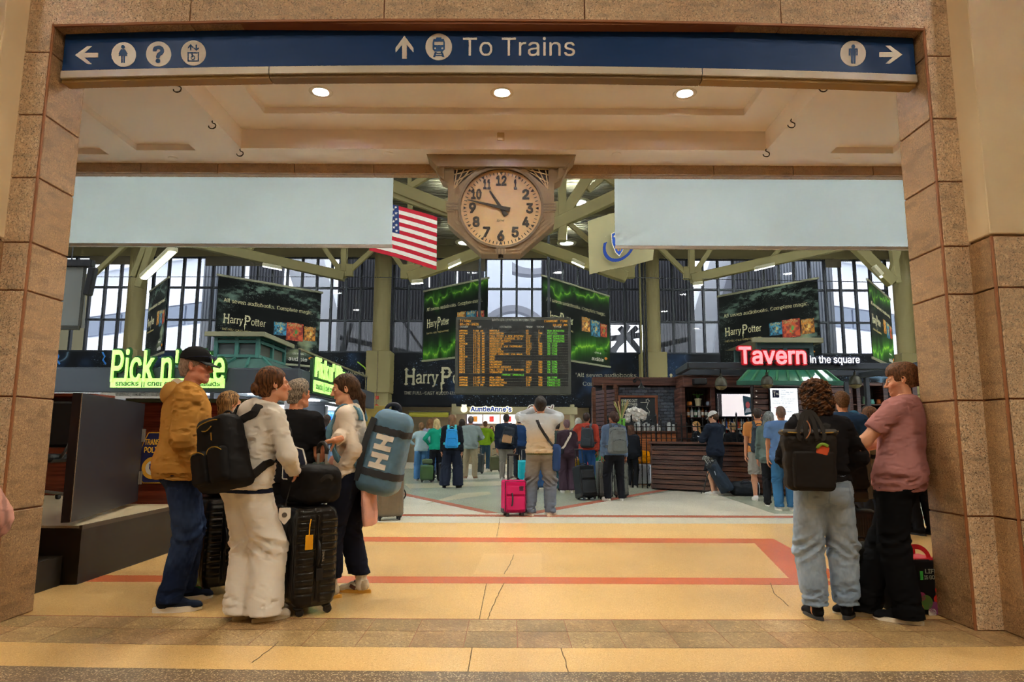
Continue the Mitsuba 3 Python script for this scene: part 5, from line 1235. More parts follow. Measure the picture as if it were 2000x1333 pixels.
def bottle(px, py, Y, col, where, h=1.0, lab=True, grp='bottles on the bar shelves'):
 q = P(px, py, Y)
 t_ = thing('bottle', f'{col} glass bottle {where}', 'bottle', grp)
 if (col, h) not in _bot: _bot[(col, h)] = (mikit.ply(lathe([(r, z * h) for r, z in bprof], 10), BC[col], 30), mikit.ply(lathe_axis((0, 0, .05 * h), (0, 0, .14 * h), [(0, .0415), (1, .0415)], 10, cap=False), LBL, 30))
 tw = T().translate(q.tolist())
 scene[uniq(t_ + '__glass')] = dict(_bot[(col, h)][0], to_world=tw)
 if lab: scene[uniq(t_ + '__label')] = dict(_bot[(col, h)][1], to_world=tw)
for i, c in enumerate(('amber', 'clear', 'green', 'clear', 'amber', 'dark', 'red')): bottle(1344.5 + i * 7.1, 815.3, YB2 + .2, c, 'on the lower bottle shelf, ' + ('first', 'second', 'third', 'fourth', 'fifth', 'sixth', 'last')[i] + ' from the left')
pp = thing('potted_plant', 'small green plant in a cream pot on the upper bottle shelf', 'plant'); q = P(1363.5, 793.3, YB2 + .25)
part(pp, 'pot', lathe([(.07, 0), (.09, .17), (.1, .17), (.1, .2), (.08, .2), (.07, .18), (.001, .17)], 16, q), mat('cfc59a', .6))
for k in range(9):
 a = k * 2.4; d_ = np.array([math.cos(a), math.sin(a), 0]); b_ = q + [0, 0, .18]
 part(pp, 'leaf', tube(np.array([b_, b_ + d_ * .06 + [0, 0, .12], b_ + d_ * .15 + [0, 0, .15 - .01 * (k % 3)]]), 0, flat=(.035, .006), up=np.cross(d_, ZW) * .3 + ZW), mat('3f6a2c', .5), True)
for px, c, lab in ((1347, 'b06a2a', 'small copper jar at the left of the upper bottle shelf'), (1384, '7d8894', 'small grey jar at the right of the upper bottle shelf')):
 t_ = thing('jar', lab, 'jar'); put(t_, lathe([(.05, 0), (.075, .03), (.07, .1), (.05, .12), (.001, .12)], 14, P(px, 793.3, YB2 + .25)), mat(c, .35, .4))
tvs = thing('television', 'wall television showing a pale picture with a phone on it', 'television')
vb(tvs, 'bezel', 1399.5, 768, 1476.5, 816, YB2, .08, BLACK, .01, off=.02)
vb(tvs, 'screen', 1402, 770.5, 1476, 814, YB2, .01, LAMP_W, 0, off=.03, emitter=glow((.86, .78, .84), .27, .05))
vb(tvs, 'picture_shade', 1402, 770.5, 1409, 814, YB2, .004, mat('3a3436', .7), 0, off=.036)
ph = L([(-8, 19), (7, 16), (8, -15), (-6, -19)]).buffer(2)
kb = YB2 / 1333
sheet(tvs, 'picture_phone', affinity.scale(ph, kb * .9, kb * .9, origin=(0, 0)), 1459.5, 793, YB2, mat('2c4a58', .5), .003, .037)
sheet(tvs, 'picture_phone_face', affinity.scale(Point(0, 2).buffer(5.2), kb * .8, kb * 1.25, origin=(0, 0)), 1459.5, 794, YB2, mat('c2585a', .5), .003, .041)
sheet(tvs, 'picture_phone_shirt', affinity.scale(L([(-7, -16), (7, -13), (4, -5), (-4, -6)]), kb * .9, kb * .9, origin=(0, 0)), 1459.5, 793, YB2, mat('d8dce2', .5), .003, .041)
for i in range(20):
 c = ('red', 'amber', 'clear', 'white', 'blue', 'orange', 'white', 'blue', 'white', 'yellow')[i % 10]
 bottle(1404 + i * 3.7, 836.8, YB2 + .2, c, ('on the white shelf under the television, first from the left' if i == 0 else f'on the white shelf under the television beside a {("red", "amber", "clear", "white", "blue", "orange", "white", "blue", "white", "yellow")[(i - 1) % 10]} one'), .8, i % 3 == 0, 'bottles under the television')
for i in range(12): bottle(1408 + i * 5.4, 854.8, YB2 + .2, ('dark', 'clear', 'red', 'dark', 'green', 'amber')[i % 6], 'on the lowest shelf behind the bar', .75, True, 'bottles on the lowest bar shelf')
# bar counter with slats
bc = thing('bar_counter', 'long bar counter faced with dark horizontal wooden slats', 'counter')
c0_, c1_ = G(1275, 957), G(1480, 968); cd = (c1_ - c0_)[:2]; cl = np.linalg.norm(cd); cd /= cl; cn = np.array([-cd[1], cd[0]])
CZT = P(1276, 863, c0_[1])[2]
def cq(u0, u1, v0, v1, z0, z1):
 f4 = lambda u, v: c0_[:2] + cd * u + cn * v
 return moved(extrude(Polygon([f4(u0, v0), f4(u1, v0), f4(u1, v1), f4(u0, v1)]), z1 - z0), t=(0, 0, z0))
CLN = cl + 2.2
part(bc, 'core', cq(0, CLN, .06, .55, 0.02, CZT - .05), mat('15100d', .7), False)
part(bc, 'top', cq(-.05, CLN, -.06, .62, CZT - .05, CZT), WOOD_BAR, False)
ns = 9
random.seed(6)
for i in range(ns):
 z0 = .04 + i * (CZT - .12) / ns
 part(bc, 'slat', cq(0, CLN, 0, .05, z0, z0 + (CZT - .12) / ns - .018), WOOD('2c1810', '482a1a', .6 + .07 * (i % 3)) if i < 3 else scene and [WB2, WOOD_BAR, WOOD_DK][i % 3], False)
part(bc, 'end_panel', cq(-.03, 0, 0, .55, .02, CZT - .05), WOOD_DK, False)
bt = thing('back_counter', 'lower wooden service counter with cups in front of the tiled wall', 'counter')
vb(bt, 'top', 1238, 842, 1324, 846, 18.2, .8, WOOD_BAR)
vb(bt, 'front', 1240, 846, 1322, 960, 18.25, .6, WOOD('5a3018', '7d4a2a'))
IR = mat('121212', .4, .5)
rg = thing('iron_railing', 'black iron railing with finials standing on the bar counter', 'railing')
for (xa, xb, s0) in ((1190, 1290, -1), (1290, 1478, 1)):
 n_ = 12 if s0 < 0 else 24
for i in range(30):
 u = -1.35 + i * .133
 if u > cl - .03: break
 b_ = c0_[:2] + cd * u + cn * .3
 hh = .62 if i % 5 == 0 else (.50 if i % 2 else .40)
 base_z = CZT if u >= 0 else 0.0
 part(rg, 'baluster', cyl((*b_, base_z), (*b_, CZT + hh), .012 if i % 5 else .022, n=6), IR)
 part(rg, 'finial', lathe([(.001, -.01), (.028, .01), (.012, .035), (.001, .07)], 8, (*b_, CZT + hh)), IR)
e0, e1 = c0_[:2] + cd * -1.35 + cn * .3, c0_[:2] + cd * (cl - .05) + cn * .3
for dz in (.08, .36): part(rg, 'rail', bar((*e0, CZT + dz), (*e1, CZT + dz), .025, .018, .004), IR, False)
# glassware and flowers at the bar's left
random.seed(2)
for i in range(26):
 px = 1216 + random.random() * 100; t_ = thing('drinking_glass', 'clear drinking glass among others on the service counter', 'glass', 'glasses on the service counter')
 if 'gl' not in pack: pack['gl'] = mikit.ply(lathe([(.03, 0), (.038, .16), (.034, .16), (.026, .01)], 12), mat('c9cec8', .15, 0, .8), 30)
 q = P(max(px, 1241), 841.6, 18.35 + random.random() * .5); scene[t_] = dict(pack['gl'], to_world=T().translate([q[0], q[1], P(1280, 842, 18.2)[2] + .002]).scale([1, 1, .7 + random.random() * .8]))
for i, (px, c) in enumerate(((1211, 'green'), (1216, 'green'), (1314, 'white'), (1334, 'clear'))):
 pass
fv = thing('flower_vase', 'glass vase with large white flowers on the service counter before the blackboard', 'vase')
q = P(1246, 842, 18.5)
part(fv, 'vase', lathe([(.06, 0), (.07, .2), (.05, .3), (.06, .34), (.05, .34), (.04, .3)], 14, q), mat('c4ccc4', .15, 0, .8))
for k in range(11):
 o = P(1226 + (k % 4) * 9.5 + (k // 4) * 2, 820 - (k // 4) * 8 - (k % 2) * 3, 18.5)
 part(fv, 'stem', tube(np.array([q + [0, 0, .3], (q + o) / 2 + [0, 0, .12], o]), .008, 5), mat('3c5a2a', .6))
 s_ = trimesh.creation.icosphere(2, .095); v = s_.vertices * (1 + .25 * np.sin(s_.vertices * 60).prod(1, keepdims=True) * 2); part(fv, 'blossom', TM(v * [1, 1, .8] + o, s_.faces), mat('e8e4d8', .8), True)
fg = thing('grass_planter', 'tall green planter with pale grasses beside the louvred screen', 'plant'); q = P(1214, 842, 18.2)
part(fg, 'pot', lathe([(.09, 0), (.11, .3), (.09, .3), (.08, .02)], 14, q + [0, 0, .02]), mat('4f8a2a', .4))
for k in range(14):
 a = k * 2.4; d_ = np.array([math.cos(a), math.sin(a) * .6, 0]); part(fg, 'stem', tube(np.array([q + [0, 0, .25], q + d_ * .08 + [0, 0, .5], q + d_ * .2 + [0, 0, .72 + .05 * (k % 3)]]), .012, 5), mat('c2a878' if k % 2 else '7a8a4a', .7))
# canopy with lit letters
cn_ = thing('bar_canopy', 'dark canopy beam of the bar carrying lit red and white letters', 'canopy')
YCN = 14.6
vb(cn_, 'beam', 1347, 708.5, 1800, 721, YCN, .25, mat('22262b', .5, .2), .015)
a, b2 = P(1347, 714, YCN + .1), P(1324, 728, YCN + 2.6)
part(cn_, 'side_beam', bar(a + [0, 0, 0], b2, .12, .14, .01), mat('22262b', .5, .2), False)
part(cn_, 'side_beam', bar(P(1795, 714, YCN + .1), P(1795, 714, YCN + .1) + [0, 3, 0], .12, .14, .01), mat('22262b', .5, .2), False)
part(cn_, 'rear_beam', bar(b2, b2 + [6, 0, 0], .12, .14, .01), mat('22262b', .5, .2), False)
for px in (1349, 1800):
 q = P(px, 714, YCN + .2); part(cn_, 'post', bb(q[0] - .05, q[0] + .05, YCN + 2.5, YCN + 2.62, 0, q[2], .008), STEEL_DK, False) if px > 1400 else None
kc = YCN / 1333 * 1.002
def lit(s_, px, py, w, h, face, em, halo):
 g_ = fit_text(s_, w * kc, h * kc, bold=4 if len(s_) < 8 else 3); o = P(px, py, YCN)
 for ch in sorted(getattr(g_, 'geoms', [g_]), key=lambda q: q.bounds[0]):
  part(cn_, 'letter_return', place(extrude(ch.buffer(.022), .09), o - [0, .01, 0], XW, ZW), halo, False)
  part(cn_, 'lit_letter', place(extrude(ch.buffer(-.004), .01), o - [0, .105, 0], XW, ZW), face, False, emitter=em)
lit('Tavern', 1440, 711, 132, 31.5, mat('f0a0a0'), glow((1, .10, .12), .75, .02), mat('b01820', .5))
lit('in the square', 1578, 710, 97, 13.5, mat('f4f4f4'), glow((.95, .97, 1), .7, .02), mat('1a2030', .5))
for px in (1508, 1595, 1670): q = P(px, 716, YCN - .05); part(cn_, 'lamp_arm', bar(q + [-.35, -.05, .05], q + [.1, -.05, .12], .02, .02, .004), IR, False)
hip = thing('roof_lantern', 'dark green lantern with hipped roof behind the red lit letters', 'roof lantern')
yl2 = 16.0
hip_lantern(hip, P(1481, 680, yl2)[0], P(1583, 680, yl2)[0], yl2, yl2 + 1.6, P(1500, 705, yl2)[2], P(1500, 667, yl2)[2], P(1500, 656, yl2)[2], mat('2f4646', .5))
zs = P(1500, 706, yl2)[2]; xa, xb = P(1478, 706, yl2)[0], P(1586, 706, yl2)[0]; zl = P(1440, 746, yl2 - .8)[2]
xa2, xb2 = P(1442, 746, yl2 - .8)[0], P(1640, 746, yl2 - .8)[0]
GLS = mat('1f4a3a', .2, 0, .6)
for k in range(8):
 t0, t1 = k / 8 + .008, (k + 1) / 8 - .008
 q4 = [(xa + (xb - xa) * t0, yl2 - .05, zs), (xa + (xb - xa) * t1, yl2 - .05, zs), (xa2 + (xb2 - xa2) * t1, yl2 - .8, zl), (xa2 + (xb2 - xa2) * t0, yl2 - .8, zl)]
 part(hip, 'glazing_panel', TM(q4, [[0, 2, 1], [0, 3, 2]]), GLS, False)
for k in range(9):
 t_ = k / 8; part(hip, 'rafter', bar((xa + (xb - xa) * t_, yl2 - .06, zs), (xa2 + (xb2 - xa2) * t_, yl2 - .82, zl), .05, .06, .006), mat('2c5a3c', .5), False)
part(hip, 'eave', bar((xa2 - .05, yl2 - .84, zl - .03), (xb2 + .05, yl2 - .84, zl - .03), .08, .1, .01), mat('20463a', .5), False)
def pendant(lab, px, py, Y, ztop):
 t_ = thing('pendant_lamp', lab, 'lamp', 'pendant lamps of the bar'); q = P(px, py, Y)
 part(t_, 'rod', cyl(q + [0, 0, .15], (q[0], q[1], ztop), .012, n=6), IR)
 part(t_, 'shade', lathe([(.13, -.10), (.125, -.02), (.09, .06), (.03, .1), (.025, .16), (.001, .17)], 18, q), mat('3c3a30', .35, .6))
 part(t_, 'guard', lathe([(.11, -.11), (.13, -.12), (.10, -.16), (.04, -.19), (.001, -.19)], 12, q), mat('7a6a48', .4, .6))
pendant('bronze pendant lamp hanging in front of the television', 1408, 745, YCN + .12, P(1408, 716, YCN)[2])
pendant('bronze pendant lamp hanging at the right end of the green glazed roof', 1670, 742, YCN + .12, P(1670, 716, YCN)[2])
pendant('bronze pendant lamp hanging before the slatted menu wall', 1498, 742, YCN + .12, P(1498, 716, YCN)[2])
mw = thing('menu_wall', 'slatted dark wooden wall behind the bar queue', 'wall unit')
YM = 16.8
vb(mw, 'core', 1474, 748, 1660, 985, YM + .04, .15, mat('17110f', .7))
for i in range(17):
 y = 747 + i * 11.2
 if y > 940: break
 vb(mw, 'slat', 1473, y, 1662, y + 9.6, YM, .05, [WB2, WOOD_BAR, WOOD_DK][i % 3], .006)
vb(mw, 'frame', 1655, 746, 1664, 985, YM, .1, STEEL_DK, off=.03)
for i, y in enumerate((763, 774, 785, 797, 808)): vb(mw, 'white_chip', 1475.5, y, 1478.5, y + 2.2, YM, .01, OFFW, .0, off=.012)
for y in (775, 787, 798): vb(mw, 'blue_lettering', 1640, y, 1657, y + 1.8, YM, .006, mat('5f8fd0', .5), 0, off=.008, emitter=glow((.2, .45, 1), .6, 0))
ms = thing('menu_screen', 'upright lit menu screen on the slatted wall', 'screen')
vb(ms, 'bezel', 1502, 757.5, 1559, 846, YM, .06, BLACK, .01, off=.06)
vb(ms, 'screen', 1504, 759.5, 1557, 844, YM, .01, LAMP_W, 0, off=.07, emitter=glow((.86, .93, 1), .33, .05))
km = YM / 1333
vb(ms, 'logo_square', 1506.5, 763, 1519.5, 777.5, YM, .004, mat('1a1c3a', .6), 0, off=.074)
sheet(ms, 'logo_lettering', fit_text('T', 5 * km, 9 * km, bold=3), 1508, 775, YM, OFFW, .002, .078); sheet(ms, 'logo_lettering', fit_text('SQ', 5.5 * km, 3.6 * km, bold=3), 1513, 772, YM, OFFW, .002, .078)
GT_ = mat('7a7f88', .7)
for i, (x, y, s_, w) in enumerate(((1507, 785, 'SOUTH', 13), (1506.5, 789.5, 'STATION', 15), (1523, 764.5, 'Starters', 9), (1523, 768, 'House salads, soups', 25), (1523, 772, 'Bites and wings', 20), (1523, 777, 'Burgers', 10), (1523, 781, 'Grilled cheese, melts', 29), (1523, 785, 'Chicken sandwich', 26), (1523, 789, 'Flatbread pizza', 22), (1523, 793, 'Tacos', 9), (1523, 797, 'Fish and chips', 21), (1523, 802, 'Drinks', 10), (1523, 806, 'Draft and bottles', 24))):
 sheet(ms, 'menu_lettering', fit_text(s_, w * km, 2.2 * km, tol=2.5), x, y, YM, GT_, .002, .074)
sheet(ms, 'menu_lettering', fit_text('Cheers', 8 * km, 2.6 * km, tol=2, shear=15), 1509, 798, YM, mat('c25a6a'), .002, .074)
rc = thing('back_cabinet', 'reddish brown shelf cabinet with small pots at the right end of the bar', 'cabinet')
YR2 = 17.6
vb(rc, 'back', 1664, 752, 1800, 985, YR2 + .5, .05, mat('1e1210', .6))
for x0, x1 in ((1664, 1672), (1679, 1687), (1732, 1742), (1790, 1800)): vb(rc, 'upright', x0, 748, x1, 985, YR2, .5, WOOD('2f1912', '47291e'))
for y in (748, 790, 812, 838): vb(rc, 'shelf', 1664, y, 1800, y + (6 if y == 748 else 2.2), YR2 + .02, .5, WOOD_BAR)
for i, (px, c, h_) in enumerate(((1689.5, '6f8a6a', .2), (1703, '5f9a8a', .12), (1717, 'b8622a', .12), (1725, '4f7a3a', .18), (1708, 'c8c4b4', .14))):
 t_ = thing('shelf_pot', ('tall sage green vase on the right bar cabinet', 'small teal pot on the right bar cabinet', 'orange box on the right bar cabinet', 'green leafy pot on the right bar cabinet', 'white bottle on the lower shelf of the right bar cabinet')[i], 'pot')
 q = P(px, 789.8 if i < 4 else 811.8, YR2 + .2); put(t_, lathe([(.06, 0), (.07, h_ * .3), (.05, h_ * .8), (.055, h_), (.001, h_)], 14, q), mat(c, .5))
spk2 = thing('bar_speaker', 'black speaker box fixed on the wooden header of the bottle shelves', 'speaker')
vb(spk2, 'box', 1357, 739, 1381, 751, YB2 - .35, .3, BLACK, .015)
vb(spk2, 'grille', 1358.5, 740.5, 1379.5, 749.5, YB2 - .355, .01, mat('232323', .8), .0)
bin_ = thing('recycling_bin', 'green recycling bin with white arrows label beside the crowd', 'bin')
q = G(1172, 956); k_ = q[1] / 1333
part(bin_, 'body', bb(q[0] - .22, q[0] + .14, q[1], q[1] + .45, 0, .82, .03), mat('1f7a48', .5), False)
part(bin_, 'lid', bb(q[0] - .24, q[0] + .16, q[1] - .02, q[1] + .47, .82, .9, .03), mat('238a52', .5), False)
part(bin_, 'label', bb(q[0] - .18, q[0] + .1, q[1] - .006, q[1] + .01, .4, .62, 0), mat('dfe6dc', .6), False)
rec = [affinity.rotate(L([(-.05, .05), (.02, .08), (.02, .1), (.06, .06), (.02, .02), (.02, .05), (-.04, .03)]), a, origin=(0, 0)) for a in (0, 120, 240)]
part(bin_, 'recycling_arrows', place(extrude(union_all(rec), .004), (q[0] - .04, q[1] - .008, .5), XW, ZW), mat('1f6a40', .6), False)
# ================================================================ bodies, clothes and bags as blended volumes
_EDG = [(0, 1), (2, 3), (4, 5), (6, 7), (0, 2), (1, 3), (4, 6), (5, 7), (0, 4), (1, 5), (2, 6), (3, 7)]
_COR = np.array([[(i >> 2) & 1, (i >> 1) & 1, i & 1] for i in range(8)])
class Field:
 def __init__(s, lo, hi, h):
  s.lo = np.asarray(lo, float); s.h = h
  s.n = np.maximum(np.ceil((np.asarray(hi, float) - s.lo) / h).astype(int) + 1, 4)
  s.F = np.full(s.n, 1.0, np.float32)
 def win(s, lo, hi):
  a = np.clip(np.floor((np.asarray(lo) - s.lo) / s.h).astype(int), 0, s.n); b = np.clip(np.ceil((np.asarray(hi) - s.lo) / s.h).astype(int) + 1, 0, s.n)
  if (b <= a).any(): return None, None
  g = [(s.lo[k] + s.h * np.arange(a[k], b[k], dtype=np.float32)).astype(np.float32) for k in range(3)]
  return tuple(slice(a[k], b[k]) for k in range(3)), np.stack(np.meshgrid(*g, indexing='ij'), -1)
 def blend(s, fn, lo, hi, k, sub=False):
  m = k + 2.5 * s.h
  w, p = s.win(np.asarray(lo) - m, np.asarray(hi) + m)
  if w is None: return s
  d = fn(p); f = s.F[w]
  if sub: d = -d; t = np.clip(.5 - .5 * (f - d) / k, 0, 1) if k > 0 else (d > f) * 1.0; s.F[w] = f * (1 - t) + d * t + k * t * (1 - t)
  else: t = np.clip(.5 + .5 * (f - d) / k, 0, 1) if k > 0 else (d < f) * 1.0; s.F[w] = f * (1 - t) + d * t - k * t * (1 - t)
  return s
 def cap(s, a, b, ra, rb=None, k=.02, flat=None, sub=False, ends=None):
  a, b = np.asarray(a, np.float32), np.asarray(b, np.float32); rb = ra if rb is None else rb; r = max(ra, rb)
  def fn(p):
   q = p - a; ab = b - a; L2 = max(float(ab @ ab), 1e-9)
   t = np.clip(q @ ab / L2, 0, 1); e = q - t[..., None] * ab
   if flat is not None:
    nv_, f = flat; c = e @ np.asarray(nv_, np.float32); e = e + (c * (1 / f - 1))[..., None] * np.asarray(nv_, np.float32)
   d = np.sqrt((e * e).sum(-1)) - (ra + (rb - ra) * t)
   if ends:
    u = ab / math.sqrt(L2); L = math.sqrt(L2)
    if ends[0] is not None: d = np.maximum(d, -(q @ u) + ends[0])
    if ends[1] is not None: d = np.maximum(d, q @ u - L - ends[1])
   return d
  return s.blend(fn, np.minimum(a, b) - r, np.maximum(a, b) + r, k, sub)
 def ell(s, c, r, R=None, k=.02, sub=False):
  c = np.asarray(c, np.float32); r = np.asarray(r, np.float32); m = float(r.max())
  def fn(p):
   q = p - c
   if R is not None: q = q @ np.asarray(R, np.float32)
   a = np.sqrt(((q / r) ** 2).sum(-1)); b = np.sqrt(((q / r ** 2) ** 2).sum(-1)) + 1e-6
   return a * (a - 1) / b
  return s.blend(fn, c - m, c + m, k, sub)
 def box(s, c, half, r, R=None, k=.01, sub=False, taper=None):
  c = np.asarray(c, np.float32); half = np.asarray(half, np.float32); m = float(np.linalg.norm(half))
  def fn(p):
   q = p - c
   if R is not None: q = q @ np.asarray(R, np.float32)
   if taper is not None:
    f = 1 + taper * np.clip(q[..., 2] / half[2], -1, 1); q = np.stack([q[..., 0] * f, q[..., 1] * f, q[..., 2]], -1)
   e = np.abs(q) - (half - r)
   return np.sqrt((np.maximum(e, 0) ** 2).sum(-1)) + np.minimum(e.max(-1), 0) - r
  return s.blend(fn, c - m, c + m, k, sub)
 def cut(s, fn):
  g = [s.lo[k] + s.h * np.arange(s.n[k]) for k in range(3)]
  s.F = np.maximum(s.F, fn(g[0][:, None, None], g[1][None, :, None], g[2][None, None, :])).astype(np.float32); return s
 def mesh(s):
  F = np.pad(s.F, 1, constant_values=1.0); lo = s.lo - s.h
  I = F < 0
  n = np.array(F.shape) - 1
  c = [I[i:i + n[0], j:j + n[1], k:k + n[2]] for i in (0, 1) for j in (0, 1) for k in (0, 1)]
  al, an = c[0].copy(), c[0].copy()
  for q in c[1:]: al &= q; an |= q
  act = np.argwhere(an & ~al)
  if not len(act): return TM(np.zeros((0, 3)), np.zeros((0, 3), int))
  idx = np.full(n, -1, np.int32); idx[tuple(act.T)] = np.arange(len(act))
  V = np.stack([F[tuple((act + q).T)] for q in _COR], 1)
  P_, N_ = np.zeros((len(act), 3)), np.zeros(len(act))
  for a, b in _EDG:
   fa, fb = V[:, a], V[:, b]; x = (fa < 0) != (fb < 0)
   t = np.where(x, fa / np.where(x, fa - fb, 1), 0)
   P_ += x[:, None] * (_COR[a] + t[:, None] * (_COR[b] - _COR[a])); N_ += x
  v = lo + s.h * (act + P_ / N_[:, None])
  fs = []
  for ax in range(3):
   o = [1, 1, 1]; o[ax] = 0; u, w = [k for k in range(3) if k != ax]
   A = I[tuple(slice(o[k], n[k]) for k in range(3))]
   sh = [slice(o[k], n[k]) for k in range(3)]; sh[ax] = slice(1, n[ax] + 1)
   B = I[tuple(sh)]
   e = np.argwhere(A != B);
   if not len(e): continue
   flip = A[tuple(e.T)]
   e = e + np.array(o)
   du, dw = np.zeros(3, int), np.zeros(3, int); du[u] = 1; dw[w] = 1
   q = np.stack([idx[tuple((e - du - dw).T)], idx[tuple((e - dw).T)], idx[tuple(e.T)], idx[tuple((e - du).T)]], 1)
   if ax == 1: flip = ~flip
   q = np.where(flip[:, None], q, q[:, ::-1]); fs.append(q)
  q = np.vstack(fs)
  return TM(v, np.vstack([q[:, [0, 1, 2]], q[:, [0, 2, 3]]]))
def vnorm(m):
 v, f = m.vertices, m.faces
 fn = np.cross(v[f[:, 1]] - v[f[:, 0]], v[f[:, 2]] - v[f[:, 0]]); n = np.zeros_like(v)
 for k in range(3): np.add.at(n, f[:, k], fn)
 return n / (np.linalg.norm(n, axis=1, keepdims=True) + 1e-12)
def displace(m, d): return TM(m.vertices + vnorm(m) * np.asarray(d)[:, None], m.faces)
def sub_patch(m, planes, off, thick=False):
 """a clean-edged patch of the mesh between planes [(point, normal kept)], lifted by off"""
 n = vnorm(m); q = TM(m.vertices + n * off, m.faces)
 for o, nn in planes:
  q = trimesh.intersections.slice_mesh_plane(q, plane_normal=np.asarray(nn, float), plane_origin=np.asarray(o, float))
  if len(q.faces) == 0: return None
 return q
def nz(p, f, seed=0, o=3): return meshkit.fbm(np.asarray(p) * np.asarray(f, float), o, seed) - .5
def limb2(a, c, l1, l2, hint):
 """the middle joint of a two-bone limb from a to c, bending towards hint"""
 a, c, hint = (np.asarray(x, float) for x in (a, c, hint)); d = c - a; L = np.linalg.norm(d)
 if L > (l1 + l2) * .999: c = a + d / L * (l1 + l2) * .999; d = c - a; L = np.linalg.norm(d)
 u = d / L; x = (l1 * l1 - l2 * l2 + L * L) / (2 * L); r = math.sqrt(max(l1 * l1 - x * x, 0))
 hp = hint - u * (hint @ u); hp = hp / (np.linalg.norm(hp) + 1e-9)
 return a + u * x + hp * r, c
def rgbv(c): return np.array(lin(c))
def tint(n, c, var=None): return np.repeat(rgbv(c)[None], n, 0) * (1 if var is None else var[:, None])
SKINM = vcmat(.5, .3); CLOTHM = vcmat(.9, .05); HAIRM = vcmat(.6, .14); SHELLM = vcmat(.2, .35); NYLON = vcmat(.65, .1)

